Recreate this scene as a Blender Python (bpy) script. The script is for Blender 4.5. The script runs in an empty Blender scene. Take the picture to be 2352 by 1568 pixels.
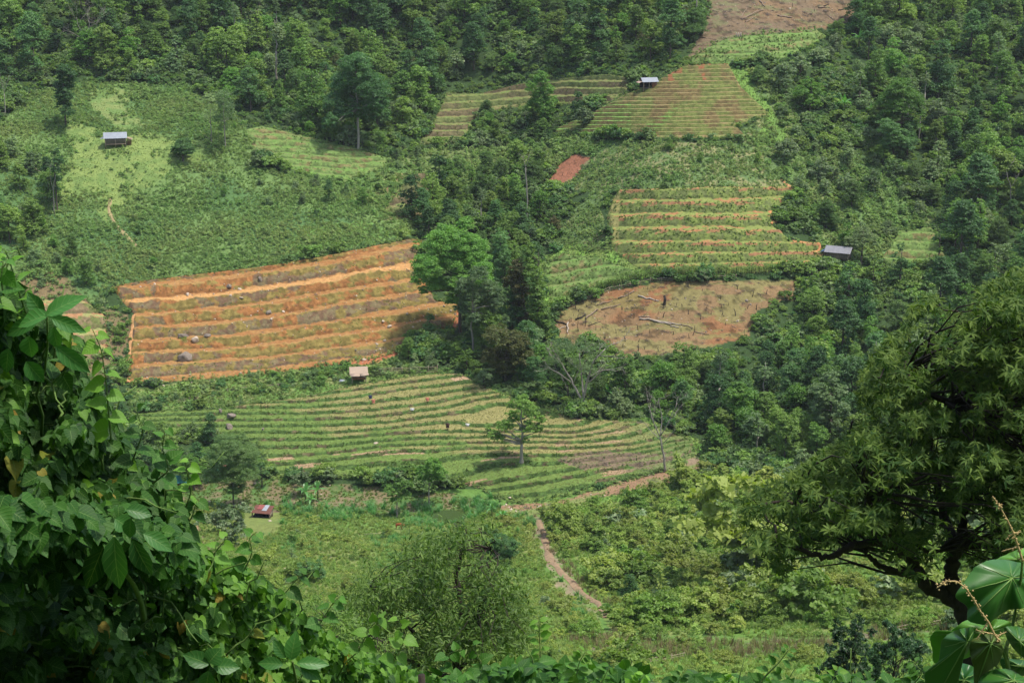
import bpy, math, random
import numpy as np
from mathutils import Vector, Matrix

# ------------------------------------------------------------------ camera, world, sun, exposure
S = bpy.context.scene
PITCH = math.radians(15.5)
F = 3619.0                      # focal length in units of a 2352 px wide picture
cam_d = bpy.data.cameras.new('camera'); cam = bpy.data.objects.new('camera', cam_d)
S.collection.objects.link(cam); S.camera = cam
cam_d.sensor_width = 36.0; cam_d.lens = 36.0 * F / 2352.0
cam_d.clip_start = 0.2; cam_d.clip_end = 3000.0
cam.location = (0, 0, 0); cam.rotation_euler = (math.pi / 2 - PITCH, 0, 0)

SUN_EL, SUN_AZ = math.radians(70), math.radians(105)     # azimuth measured from +y towards +x
W = bpy.data.worlds.new('World'); S.world = W; W.use_nodes = True
nt = W.node_tree; nt.nodes.clear()
sky = nt.nodes.new('ShaderNodeTexSky'); sky.sky_type = 'NISHITA'; sky.sun_disc = False
sky.sun_elevation = SUN_EL; sky.sun_rotation = SUN_AZ; sky.dust_density = 3.0; sky.air_density = 1.0
bg = nt.nodes.new('ShaderNodeBackground'); bg.inputs[1].default_value = 0.15
wo = nt.nodes.new('ShaderNodeOutputWorld')
nt.links.new(sky.outputs[0], bg.inputs[0]); nt.links.new(bg.outputs[0], wo.inputs[0])
sun_d = bpy.data.lights.new('sun', 'SUN'); sun_d.energy = 2.7; sun_d.angle = math.radians(3.0)
sun_d.color = (1.0, 0.95, 0.87)
sun = bpy.data.objects.new('sun', sun_d); S.collection.objects.link(sun)
sdir = Vector((math.sin(SUN_AZ) * math.cos(SUN_EL), math.cos(SUN_AZ) * math.cos(SUN_EL), math.sin(SUN_EL)))
sun.rotation_euler = sdir.to_track_quat('Z', 'Y').to_euler(); sun.location = (0, 200, 200)
S.view_settings.view_transform = 'Standard'; S.view_settings.look = 'None'
S.view_settings.exposure = 0.68; S.view_settings.gamma = 1.0
S.cycles.max_bounces = 5; S.cycles.diffuse_bounces = 3; S.cycles.glossy_bounces = 1
S.cycles.transmission_bounces = 3; S.cycles.transparent_max_bounces = 8
S.cycles.caustics_reflective = False; S.cycles.caustics_refractive = False

# ------------------------------------------------------------------ numeric helpers
R = np.random.default_rng(7)
def hash2(ix, iy, seed):
    h = (ix.astype(np.int64) * 374761393 + iy.astype(np.int64) * 668265263 + seed * 974711) & 0xFFFFFFFF
    h = ((h ^ (h >> 13)) * 1274126177) & 0xFFFFFFFF
    return ((h ^ (h >> 16)) & 0xFFFF) / 65535.0
def vnoise(x, y, seed=0):
    x = np.asarray(x, float); y = np.asarray(y, float)
    ix, iy = np.floor(x), np.floor(y); fx, fy = x - ix, y - iy
    fx = fx * fx * (3 - 2 * fx); fy = fy * fy * (3 - 2 * fy)
    a = hash2(ix, iy, seed); b = hash2(ix + 1, iy, seed); c = hash2(ix, iy + 1, seed); d = hash2(ix + 1, iy + 1, seed)
    return (a + (b - a) * fx) * (1 - fy) + (c + (d - c) * fx) * fy
def fbm(x, y, seed=0, octs=4):
    s = 0; a = 0.5; t = 0
    for i in range(octs):
        s = s + a * vnoise(np.asarray(x) * 2 ** i, np.asarray(y) * 2 ** i, seed + i * 17); t += a; a *= 0.55
    return s / t
def smooth(a, b, x):
    t = np.clip((x - a) / (b - a), 0, 1); return t * t * (3 - 2 * t)
class TPS:
    def __init__(s, pts, vals, sc=(1., 1.), lam=1e-3):
        P = np.array(pts, float) * sc; n = len(P); s.P = P; s.sc = np.array(sc)
        r2 = ((P[:, None] - P[None]) ** 2).sum(-1)
        K = s.phi(r2) + lam * np.eye(n); Q = np.hstack([np.ones((n, 1)), P])
        A = np.zeros((n + 3, n + 3)); A[:n, :n] = K; A[:n, n:] = Q; A[n:, :n] = Q.T
        b = np.zeros(n + 3); b[:n] = vals; s.w = np.linalg.solve(A, b)
    @staticmethod
    def phi(r2): return np.where(r2 > 0, 0.5 * r2 * np.log(np.maximum(r2, 1e-12)), 0)
    def __call__(s, u, v):
        u = np.asarray(u, float); v = np.asarray(v, float); sh = u.shape
        X = np.stack([u.ravel(), v.ravel()], 1) * s.sc; out = np.empty(len(X)); n = len(s.P)
        for i in range(0, len(X), 20000):
            x = X[i:i + 20000]; r2 = ((x[:, None] - s.P[None]) ** 2).sum(-1)
            out[i:i + 20000] = s.phi(r2) @ s.w[:n] + s.w[n] + x @ s.w[n + 1:]
        return out.reshape(sh)
def inpoly(u, v, poly):
    u = np.asarray(u, float); v = np.asarray(v, float); ins = np.zeros(u.shape, bool)
    n = len(poly)
    for i in range(n):
        x1, y1 = poly[i]; x2, y2 = poly[(i + 1) % n]
        if y1 == y2: continue
        c = ((y1 > v) != (y2 > v)) & (u < (x2 - x1) * (v - y1) / (y2 - y1) + x1)
        ins ^= c
    return ins
def edgedist(u, v, poly):
    d = np.full(np.shape(u), 1e9)
    for i in range(len(poly)):
        x1, y1 = poly[i]; x2, y2 = poly[(i + 1) % len(poly)]
        L2 = (x2 - x1) ** 2 + (y2 - y1) ** 2 + 1e-9
        t = np.clip(((u - x1) * (x2 - x1) + (v - y1) * (y2 - y1)) / L2, 0, 1)
        d = np.minimum(d, np.hypot(u - x1 - t * (x2 - x1), v - y1 - t * (y2 - y1)))
    return d

# ------------------------------------------------------------------ the lie of the land: distance of the ground seen towards (u, v)
CP = []
def col(u, *vd):
    for v, d in vd: CP.append((u, v, d))
for u in (-650, -250):
    col(u, (-500, 640), (-250, 530), (0, 450), (200, 408), (330, 372), (480, 345), (620, 322), (880, 290), (950, 275), (1100, 252), (1180, 238), (1250, 208), (1400, 150), (1568, 100), (1760, 70))
col(0, (-500, 650), (-250, 540), (0, 457), (200, 416), (330, 380), (480, 352), (620, 330), (880, 297), (950, 283), (1100, 260), (1180, 244), (1250, 214), (1400, 158), (1568, 106), (1760, 76))
col(300, (0, 458), (200, 419), (330, 384), (480, 358), (620, 335), (750, 319), (880, 302), (950, 288), (1100, 262), (1180, 246), (1250, 216), (1400, 160), (1568, 110), (1760, 80))
col(600, (-500, 660), (-250, 550), (0, 462), (200, 424), (330, 388), (480, 360), (620, 336), (750, 319), (860, 302), (950, 284), (1080, 263), (1170, 248), (1250, 216), (1400, 161), (1568, 110), (1760, 80))
col(900, (0, 468), (200, 434), (330, 398), (480, 364), (580, 341), (750, 317), (860, 298), (950, 281), (1080, 261), (1170, 248), (1250, 216), (1400, 162), (1568, 111), (1760, 82))
col(1176, (-500, 670), (-250, 560), (0, 474), (200, 440), (330, 408), (450, 378), (600, 345), (700, 325), (800, 307), (900, 287), (1000, 271), (1100, 256), (1190, 245), (1250, 218), (1400, 164), (1568, 112), (1760, 83))
col(1450, (0, 455), (150, 416), (250, 392), (310, 380), (430, 358), (540, 341), (640, 326), (750, 312), (820, 302), (900, 288), (980, 272), (1080, 256), (1150, 244), (1250, 214), (1400, 165), (1568, 114), (1760, 84))
col(1750, (-500, 650), (-250, 540), (0, 440), (75, 420), (150, 402), (310, 374), (430, 354), (640, 323), (760, 308), (880, 289), (980, 270), (1080, 250), (1150, 228), (1250, 200), (1400, 158), (1568, 113), (1760, 83))
col(2050, (0, 452), (150, 415), (310, 382), (430, 362), (580, 337), (760, 308), (900, 283), (1000, 260), (1080, 235), (1150, 212), (1250, 186), (1400, 150), (1568, 111), (1760, 82))
for u in (2352, 2700, 3000):
    k = 1 - (u - 2352) * 0.00006
    col(u, *[(v, d * k) for v, d in ((-500, 640), (-250, 535), (0, 450), (150, 412), (310, 380), (580, 334), (760, 300), (900, 272), (1000, 245), (1080, 222), (1150, 202), (1250, 178), (1400, 145), (1568, 108), (1760, 80))])
_tps = TPS([(a, b) for a, b, _ in CP], [math.log(c) for *_, c in CP], sc=(1 / 1000., 1 / 500.), lam=2e-4)
GU = np.arange(-800, 3160, 24.0); GV = np.arange(-520, 1800, 8.0)
_g = np.exp(_tps(*np.meshgrid(GU, GV)))
def bil(grid, u, v):
    x = np.clip((np.asarray(u, float) - GU[0]) / 24.0, 0, len(GU) - 1.001); y = np.clip((np.asarray(v, float) - GV[0]) / 8.0, 0, len(GV) - 1.001)
    i = x.astype(int); j = y.astype(int); fx = x - i; fy = y - j
    return (grid[j, i] * (1 - fx) + grid[j, i + 1] * fx) * (1 - fy) + (grid[j + 1, i] * (1 - fx) + grid[j + 1, i + 1] * fx) * fy
def ray(u, v):
    U = (np.asarray(u, float) - 1176) / F; V = (np.asarray(v, float) - 784) / F
    y = math.cos(PITCH) - V * math.sin(PITCH); z = -math.sin(PITCH) - V * math.cos(PITCH)
    return U / y, z / y
def at(u, v, d):
    a, b = ray(u, v); return np.stack([a * d, np.asarray(d, float) + 0 * a, b * d], -1)
def proj(P):
    P = np.asarray(P, float); x, y, z = P[..., 0], P[..., 1], P[..., 2]
    f = y * math.cos(PITCH) - z * math.sin(PITCH); dn = -y * math.sin(PITCH) - z * math.cos(PITCH)
    return 1176 + F * x / f, 784 + F * dn / f
def relief(P):
    x, y = P[..., 0], P[..., 1]
    return (fbm(x / 11, y / 11, 3, 2) - 0.5) * 1.8 * smooth(90, 200, y)
def base(u, v, rel=True):
    P = at(u, v, bil(_g, u, v))
    if rel: P[..., 2] += relief(P) * (1 - 0.92 * bil(_fm, u, v))
    return P

# ------------------------------------------------------------------ terraced fields
_fm = np.zeros(_g.shape)
class Field:
    def __init__(s, name, poly, lines, h, r, step, label):
        s.name, s.poly, s.h, s.r, s.step, s.label = name, poly, h, r, step, label
        pts, vals = [], []
        for lev, ps in lines:
            for p in ps: pts.append(p); vals.append(lev)
        s.L = TPS(pts, vals, sc=(1 / 400., 1 / 100.), lam=2e-3)
        us = [p[0] for p in poly]; vs = [p[1] for p in poly]
        s.box = (min(us) - 4, max(us) + 4, min(vs) - 4, max(vs) + 4)
    def level(s, u, v):
        P = at(u, v, bil(_g, u, v)); n = (fbm(P[..., 0] / 5, P[..., 1] / 5, 21, 3) - 0.5)
        return s.L(u, v) + n * (0.30 if s.h < 0.5 else 0.22) + (fbm(P[..., 0] / 0.9, P[..., 1] / 0.9, 23, 2) - 0.5) * (0.22 if s.step > .7 else 0.12)
    def off(s, u, v, L=None):
        if L is None: L = s.level(u, v)
        f = L - np.floor(L); r = s.r * (0.7 + 0.6 * vnoise(u / 45.0, np.floor(L) * 3.3, 29)); f = np.where(f < r, f / r * s.r, s.r + (f - r) / (1 - r) * (1 - s.r)); g = np.minimum(f / s.r, 1)
        w = smooth(0, 7, edgedist(u, v, s.poly))
        lip = 0.10 * np.exp(-((f - s.r - 0.05) / 0.06) ** 2)
        return s.h * (g - f) * w + lip * w, f
    def inside(s, u, v): return inpoly(u, v, s.poly)
A_T = [[(260, 665), (513, 640), (804, 599), (987, 556)], [(280, 696), (530, 672), (804, 631), (965, 600)],
       [(300, 729), (560, 706), (804, 668), (990, 640)], [(320, 757), (547, 739), (804, 698), (1000, 668)],
       [(315, 788), (547, 771), (804, 735), (1020, 700)], [(310, 816), (547, 803), (804, 768), (960, 742)],
       [(305, 845), (513, 832), (804, 798), (900, 785)], [(300, 876), (513, 862), (760, 834), (860, 820)]]
FA = Field('ploughed_terraces', [(256, 658), (330, 645), (600, 613), (740, 590), (940, 549), (988, 553), (962, 590), (975, 640), (1000, 690), (1055, 702), (1040, 748), (960, 770), (905, 812), (800, 833), (620, 858), (460, 872), (300, 884), (296, 850), (306, 720), (280, 692)],
           [(8 - i, [(x, y - 6) for x, y in l]) for i, l in enumerate(A_T)], 1.55, 0.46, 1.0, '')
B_L = [(0, [(1147, 1146), (1250, 1141), (1420, 1108), (1560, 1080), (1600, 1060)]), (1, [(1147, 1129), (1253, 1112), (1390, 1085), (1560, 1050)]),
       (2, [(1110, 1118), (1219, 1100), (1335, 1081), (1500, 1050), (1590, 1025)]), (3, [(1035, 1102), (1117, 1080), (1281, 1068), (1500, 1040)]),
       (4, [(640, 1090), (775, 1082), (1014, 1066), (1185, 1050), (1288, 1051), (1490, 1030), (1580, 1012)]), (5, [(640, 1072), (775, 1061), (912, 1042), (1083, 1034), (1219, 1033), (1476, 1019)]),
       (6, [(600, 1052), (775, 1044), (980, 1026), (1150, 1021), (1288, 1020), (1452, 1005), (1500, 985)]), (7, [(590, 1032), (775, 1029), (1000, 1010), (1200, 1008), (1380, 1000), (1440, 985)]),
       (8, [(590, 1014), (775, 1012), (1014, 995), (1200, 996), (1356, 992), (1400, 980)]), (9, [(560, 997), (775, 997), (1000, 975), (1100, 982), (1250, 984), (1340, 978)]),
       (10, [(300, 985), (560, 982), (775, 981), (912, 972), (994, 961), (1151, 935), (1230, 962)]), (11, [(300, 972), (560, 968), (775, 966), (993, 944), (1117, 921)]),
       (12, [(300, 960), (560, 954), (775, 952), (993, 930), (1117, 908)]), (13, [(300, 948), (580, 940), (775, 937), (980, 912), (1090, 896)]),
       (14, [(600, 927), (775, 921), (911, 902), (1072, 884)]), (15, [(640, 915), (775, 905), (911, 886), (1060, 868)]), (16, [(800, 889), (930, 868), (1040, 855)])]
FB = Field('rice_terraces', [(275, 948), (480, 938), (545, 932), (700, 912), (780, 893), (880, 874), (960, 862), (1055, 858), (1085, 874), (1150, 905), (1250, 936), (1330, 962), (1480, 968), (1520, 985), (1590, 1008), (1600, 1040), (1560, 1070), (1460, 1098), (1330, 1132), (1250, 1148), (1185, 1156), (1140, 1142), (1100, 1120), (1040, 1108), (960, 1092), (800, 1098), (625, 1100), (610, 1060), (585, 1020), (540, 1000), (300, 990)],
           B_L, 0.42, 0.26, 0.8, '')
C_L = [(7, [(1420, 436), (1640, 428), (1810, 428)]), (6, [(1410, 461), (1640, 457), (1820, 452)]), (5, [(1400, 492), (1640, 489), (1780, 488)]), (4, [(1395, 524), (1640, 521), (1780, 521)]),
       (3, [(1400, 555), (1640, 553), (1880, 558)]), (2, [(1420, 583), (1640, 580), (1890, 578)]), (1, [(1440, 608), (1640, 605), (1880, 600)]), (0, [(1450, 634), (1640, 632), (1880, 622)])]
FC = Field('grassy_terraces', [(1420, 441), (1500, 434), (1640, 430), (1800, 428), (1828, 440), (1820, 456), (1772, 488), (1776, 520), (1815, 552), (1880, 560), (1910, 600), (1860, 618), (1640, 634), (1500, 634), (1455, 610), (1405, 570), (1394, 500), (1405, 460)],
           C_L, 1.8, 0.42, 1.0, '')
D_L = [(k, [(1290, 314 - 9.0 * k), (1560, 312.5 - 9.0 * k + (0 if k < 9 else (k - 9) * 0.25)), (1740, 309 - 9.0 * k)]) for k in range(-1, 20)]
FD = Field('steep_hill_terraces', [(1575, 150), (1672, 146), (1702, 200), (1735, 232), (1768, 262), (1690, 288), (1716, 316), (1560, 318), (1372, 312), (1262, 301), (1345, 264), (1400, 238), (1440, 215), (1500, 195), (1520, 180)],
           D_L, 0.68, 0.42, 0.6, '')
E_L = [(k, [(960, 332 - 16 * k), (1080, 330 - 16 * k), (1200, 322 - 16.5 * k), (1440, 318 - 16.5 * k)]) for k in range(-1, 11)]
FE = Field('brown_terraces', [(958, 332), (992, 284), (1012, 245), (1025, 212), (1100, 216), (1180, 196), (1290, 180), (1400, 172), (1450, 180), (1445, 212), (1395, 238), (1330, 238), (1210, 244), (1120, 256), (1075, 300), (1060, 334)],
           E_L, 1.15, 0.4, 0.8, '')
F_L = [(k, [(1560, 146 - 19 * k), (1700, 143 - 19 * k), (1900, 128 - 19 * k)]) for k in range(-1, 6)]
FF = Field('ridge_terraces', [(1578, 146), (1600, 124), (1650, 98), (1700, 84), (1780, 76), (1872, 67), (1898, 84), (1865, 105), (1805, 132), (1700, 150)], F_L, 1.3, 0.4, 0.8, '')
G_L = [(k, [(540, 392 - 14 * k), (700, 396 - 14 * k), (800, 404 - 14 * k), (900, 398 - 14 * k)]) for k in range(-3, 9)]
FG = Field('hillside_terraces', [(560, 300), (600, 290), (680, 308), (760, 326), (830, 345), (893, 364), (880, 385), (800, 415), (700, 400), (640, 380), (585, 345)], G_L, 0.8, 0.35, 1.0, '')
H_L = [(k, [(1240, 716 - 27 * k), (1340, 700 - 27 * k), (1430, 690 - 27 * k), (1500, 700 - 27 * k)]) for k in range(-1, 6)]
FH = Field('valley_edge_terraces', [(1245, 612), (1290, 585), (1340, 588), (1400, 600), (1455, 622), (1470, 640), (1380, 664), (1290, 705), (1262, 680)], H_L, 1.3, 0.4, 1.0, '')
I_L = [(k, [(2020, 612 - 20 * k), (2150, 616 - 20 * k)]) for k in range(-1, 6)]
FI = Field('small_far_terraces', [(2010, 610), (2050, 560), (2060, 530), (2140, 522), (2160, 560), (2180, 612)], I_L, 1.3, 0.35, 1.0, '')
J_L = [(k, [(60, 800 - 36 * k), (250, 790 - 36 * k)]) for k in range(-1, 5)]
FJ = Field('left_terraces', [(70, 690), (170, 680), (240, 720), (250, 800), (190, 850), (60, 840)], J_L, 1.5, 0.4, 1.2, '')
K_L = [(k, [(880, 500 - 26 * k), (1000, 490 - 26 * k)]) for k in range(-1, 5)]
FK = Field('gully_terraces', [(880, 490), (920, 430), (950, 402), (1000, 398), (985, 450), (950, 500)], K_L, 1.3, 0.4, 1.2, '')
FIELDS = [FA, FB, FC, FD, FE, FF, FG, FH, FI, FJ, FK]
for _f in FIELDS:
    _a, _b = np.meshgrid(GU, GV); _fm = np.maximum(_fm, np.where(_f.inside(_a, _b), 1.0, smooth(30, 4, edgedist(_a, _b, _f.poly))))
def ground(u, v, rel=True):
    """a point of the finished ground (terraces included) seen towards (u, v)"""
    P = base(u, v)
    for f in FIELDS:
        m = f.inside(u, v)
        if np.any(m): P[..., 2] += np.where(m, f.off(u, v)[0] + 0.12, 0)
    return P
def gp(u, v):
    return Vector([float(x) for x in ground(np.array([float(u)]), np.array([float(v)]))[0]])

# ------------------------------------------------------------------ materials
def new_mat(name):
    m = bpy.data.materials.new(name); m.use_nodes = True; m.node_tree.nodes.clear(); return m
class N:
    def __init__(s, m): s.t = m.node_tree
    def n(s, typ, **kw):
        x = s.t.nodes.new(typ)
        for k, v in kw.items():
            if k.startswith('i_'):
                key = k[2:]; key = int(key) if key.isdigit() else key.replace('_', ' ')
                if hasattr(v, 'is_linked') or isinstance(v, bpy.types.NodeSocket): s.t.links.new(v, x.inputs[key])
                else: x.inputs[key].default_value = v
            else: setattr(x, k, v)
        return x
    def math(s, op, a, b=0.0, c=None):
        x = s.t.nodes.new('ShaderNodeMath'); x.operation = op
        for i, v in enumerate((a, b) if c is None else (a, b, c)):
            if isinstance(v, bpy.types.NodeSocket): s.t.links.new(v, x.inputs[i])
            else: x.inputs[i].default_value = v
        return x.outputs[0]
    def mix(s, f, a, b, mode='MIX'):
        x = s.t.nodes.new('ShaderNodeMix'); x.data_type = 'RGBA'; x.blend_type = mode
        for i, v in ((0, f), (6, a), (7, b)):
            if isinstance(v, bpy.types.NodeSocket): s.t.links.new(v, x.inputs[i])
            elif i == 0: x.inputs[i].default_value = v
            else: x.inputs[i].default_value = (*v, 1) if len(v) == 3 else v
        return x.outputs[2]
def out(m, n, shader): n.t.links.new(shader, n.n('ShaderNodeOutputMaterial').inputs[0])
def ground_mat(name, fine=1.0, rough=0.95, bump=0.25):
    m = new_mat(name); n = N(m)
    at_ = n.n('ShaderNodeAttribute', attribute_name='Col'); geo = n.n('ShaderNodeNewGeometry')
    t1 = n.n('ShaderNodeTexNoise', i_Vector=geo.outputs['Position'], i_Scale=1.1 * fine, i_Detail=6.0, i_Roughness=0.75)
    t2 = n.n('ShaderNodeTexNoise', i_Vector=geo.outputs['Position'], i_Scale=6.0 * fine, i_Detail=3.0, i_Roughness=0.7)
    v = n.math('MULTIPLY_ADD', t1.outputs[0], 1.5, 0.25)
    v2 = n.math('MULTIPLY_ADD', t2.outputs[0], 1.0, 0.5)
    c = n.n('ShaderNodeVectorMath', operation='SCALE', i_0=at_.outputs['Color']); n.t.links.new(n.math('MULTIPLY', v, v2), c.inputs['Scale'])
    b = n.n('ShaderNodeBump', i_Strength=bump, i_Distance=0.3, i_Height=t1.outputs[0])
    p = n.n('ShaderNodeBsdfPrincipled', i_Roughness=rough); n.t.links.new(c.outputs[0], p.inputs['Base Color']); n.t.links.new(b.outputs[0], p.inputs['Normal'])
    p.inputs['Specular IOR Level'].default_value = 0.15
    out(m, n, p.outputs[0]); return m
def leaf_mat(name, c1, c2, c3=None, patch=0.0, trans=0.38, rough=0.5, spec=0.3, uvvein=False, indiv=0.6):
    """c1 -> c2 over the leaves of one plant, c3 mixed in from plant to plant and, with patch, from place to place"""
    m = new_mat(name); n = N(m); c3 = c3 or c1
    lv = n.n('ShaderNodeAttribute', attribute_name='lv'); oi = n.n('ShaderNodeObjectInfo')
    c = n.mix(lv.outputs['Fac'], c1, c2)
    r = n.math('MULTIPLY', oi.outputs['Random'], indiv)
    if patch:
        tn = n.n('ShaderNodeTexNoise', i_Vector=oi.outputs['Location'], i_Scale=0.07, i_Detail=3.0)
        r = n.math('ADD', r, n.math('MULTIPLY', n.math('SUBTRACT', tn.outputs[0], 0.42), patch * 3.0)); r = n.math('MINIMUM', n.math('MAXIMUM', r, 0.0), 1.0)
    c = n.mix(r, c, c3)
    h2 = n.math('MULTIPLY_ADD', n.math('FRACT', n.math('MULTIPLY', oi.outputs['Random'], 7.31)), 0.5, 0.75)
    cs = n.n('ShaderNodeVectorMath', operation='SCALE', i_0=c); n.t.links.new(h2, cs.inputs['Scale'])
    c = cs.outputs[0]
    if uvvein:
        uv = n.n('ShaderNodeAttribute', attribute_name='luv'); sp = n.n('ShaderNodeSeparateXYZ', i_0=uv.outputs['Vector'])
        ax = n.math('ABSOLUTE', sp.outputs[0])
        mid = n.math('LESS_THAN', ax, 0.035)
        sd = n.math('FRACT', n.math('SUBTRACT', n.math('MULTIPLY', sp.outputs[1], 6.5), n.math('MULTIPLY', ax, 1.5)))
        sv = n.math('LESS_THAN', n.math('ABSOLUTE', n.math('SUBTRACT', sd, 0.5)), 0.05)
        vv = n.math('MAXIMUM', mid, n.math('MULTIPLY', sv, 0.6))
        c = n.mix(n.math('MULTIPLY', vv, 0.45), c, (0.22, 0.34, 0.10))
        bmp = n.n('ShaderNodeBump', i_Strength=0.5, i_Distance=0.004, i_Height=n.math('SMOOTH_MIN', n.math('ABSOLUTE', n.math('SUBTRACT', sd, 0.5)), 0.3, 0.1))
    p = n.n('ShaderNodeBsdfPrincipled', i_Roughness=rough); n.t.links.new(c, p.inputs['Base Color'])
    p.inputs['Specular IOR Level'].default_value = spec
    if uvvein: n.t.links.new(bmp.outputs[0], p.inputs['Normal'])
    tr = n.n('ShaderNodeBsdfTranslucent'); tc = n.mix(1.0, c, (1.35, 1.5, 0.5), 'MULTIPLY'); n.t.links.new(tc, tr.inputs[0])
    mx = n.n('ShaderNodeMixShader', i_0=trans); n.t.links.new(p.outputs[0], mx.inputs[1]); n.t.links.new(tr.outputs[0], mx.inputs[2])
    out(m, n, mx.outputs[0]); return m
def plain_mat(name, c1, c2=None, scale=4.0, rough=0.8, stretch=(1, 1, 1), spec=0.2, metal=0.0, bump=0.3):
    m = new_mat(name); n = N(m); c2 = c2 or tuple(x * 0.6 for x in c1)
    tc = n.n('ShaderNodeTexCoord'); mp = n.n('ShaderNodeMapping', i_Vector=tc.outputs['Object']); mp.inputs['Scale'].default_value = stretch
    t = n.n('ShaderNodeTexNoise', i_Vector=mp.outputs[0], i_Scale=scale, i_Detail=5.0, i_Roughness=0.7)
    f = n.n('ShaderNodeMapRange', i_0=t.outputs[0]); f.inputs[1].default_value = 0.3; f.inputs[2].default_value = 0.7
    c = n.mix(f.outputs[0], c1, c2); b = n.n('ShaderNodeBump', i_Strength=bump, i_Distance=0.05, i_Height=t.outputs[0])
    p = n.n('ShaderNodeBsdfPrincipled', i_Roughness=rough, i_Metallic=metal); n.t.links.new(c, p.inputs['Base Color']); n.t.links.new(b.outputs[0], p.inputs['Normal'])
    p.inputs['Specular IOR Level'].default_value = spec
    out(m, n, p.outputs[0]); return m
M = {}
M['ground'] = ground_mat('ground_cover')
M['field'] = ground_mat('field_soil', 1.6, bump=0.35)
M['forest'] = leaf_mat('forest_leaves', (0.062, 0.150, 0.032), (0.185, 0.330, 0.068), (0.24, 0.33, 0.07), 0.25)
M['forest_dark'] = leaf_mat('dark_forest_leaves', (0.034, 0.100, 0.034), (0.100, 0.215, 0.066), (0.14, 0.26, 0.085), 0.15)
M['forest_grey'] = leaf_mat('grey_green_leaves', (0.085, 0.165, 0.066), (0.20, 0.300, 0.125), (0.26, 0.33, 0.15), 0.2)
M['forest_light'] = leaf_mat('light_green_leaves', (0.075, 0.185, 0.030), (0.18, 0.325, 0.058), (0.13, 0.28, 0.055), 0.1, indiv=0.4)
M['forest_pale'] = leaf_mat('pale_backed_leaves', (0.09, 0.17, 0.06), (0.36, 0.43, 0.24), (0.12, 0.20, 0.08), 0.1, indiv=0.4)
M['forest_brown'] = leaf_mat('browning_leaves', (0.07, 0.095, 0.025), (0.15, 0.115, 0.045), (0.08, 0.14, 0.03), 0.1)
M['shrub'] = leaf_mat('shrub_leaves', (0.125, 0.245, 0.070), (0.250, 0.410, 0.120), (0.30, 0.37, 0.13), 0.6)
M['shrub_fg'] = leaf_mat('near_shrub_leaves', (0.085, 0.190, 0.030), (0.215, 0.355, 0.065), (0.33, 0.36, 0.09), 0.5)
M['grass'] = leaf_mat('grass_blades', (0.085, 0.190, 0.035), (0.18, 0.325, 0.062), (0.27, 0.33, 0.09), 0.5, trans=0.3)
M['reed'] = leaf_mat('tall_grass_blades', (0.04, 0.16, 0.045), (0.12, 0.32, 0.08), (0.10, 0.24, 0.05), 0.3, trans=0.3)
M['dry'] = leaf_mat('dry_stalks', (0.22, 0.17, 0.09), (0.34, 0.28, 0.15), (0.16, 0.13, 0.07), 0.2, trans=0.1)
M['bamboo'] = leaf_mat('bamboo_leaves', (0.060, 0.145, 0.035), (0.16, 0.27, 0.085), (0.18, 0.26, 0.09), 0.2)
M['bank'] = leaf_mat('bank_grass', (0.055, 0.125, 0.025), (0.12, 0.215, 0.045), (0.15, 0.20, 0.05), 0.4, trans=0.3)
M['meadow'] = leaf_mat('meadow_grass_blades', (0.12, 0.205, 0.050), (0.21, 0.29, 0.075), (0.22, 0.26, 0.08), 0.4, trans=0.3)
M['straw'] = leaf_mat('straw_stubble', (0.22, 0.20, 0.075), (0.33, 0.30, 0.12), (0.24, 0.23, 0.08), 0.2, trans=0.15)
M['banana'] = leaf_mat('banana_leaves', (0.06, 0.22, 0.04), (0.16, 0.36, 0.11), (0.13, 0.30, 0.07), 0.0, trans=0.35, rough=0.35, spec=0.5)
M['bark'] = plain_mat('bark', (0.13, 0.105, 0.08), (0.06, 0.048, 0.036), 6.0, 0.9, (3, 3, 0.6))
M['bark_pale'] = plain_mat('pale_bark', (0.33, 0.30, 0.25), (0.20, 0.18, 0.145), 5.0, 0.9, (3, 3, 0.6))
M['bark_dark'] = plain_mat('dark_bark', (0.055, 0.042, 0.032), (0.022, 0.018, 0.014), 9.0, 0.9, (3, 3, 0.7))
M['feather'] = leaf_mat('feathery_leaves', (0.09, 0.17, 0.05), (0.19, 0.29, 0.10), (0.15, 0.24, 0.08), 0.0)
M['rock'] = plain_mat('boulder_rock', (0.27, 0.225, 0.175), (0.12, 0.10, 0.085), 2.2, 0.9, bump=0.8)
M['rock_pale'] = plain_mat('pale_rock', (0.55, 0.46, 0.36), (0.33, 0.26, 0.19), 2.0, 0.9, bump=0.8)

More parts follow.
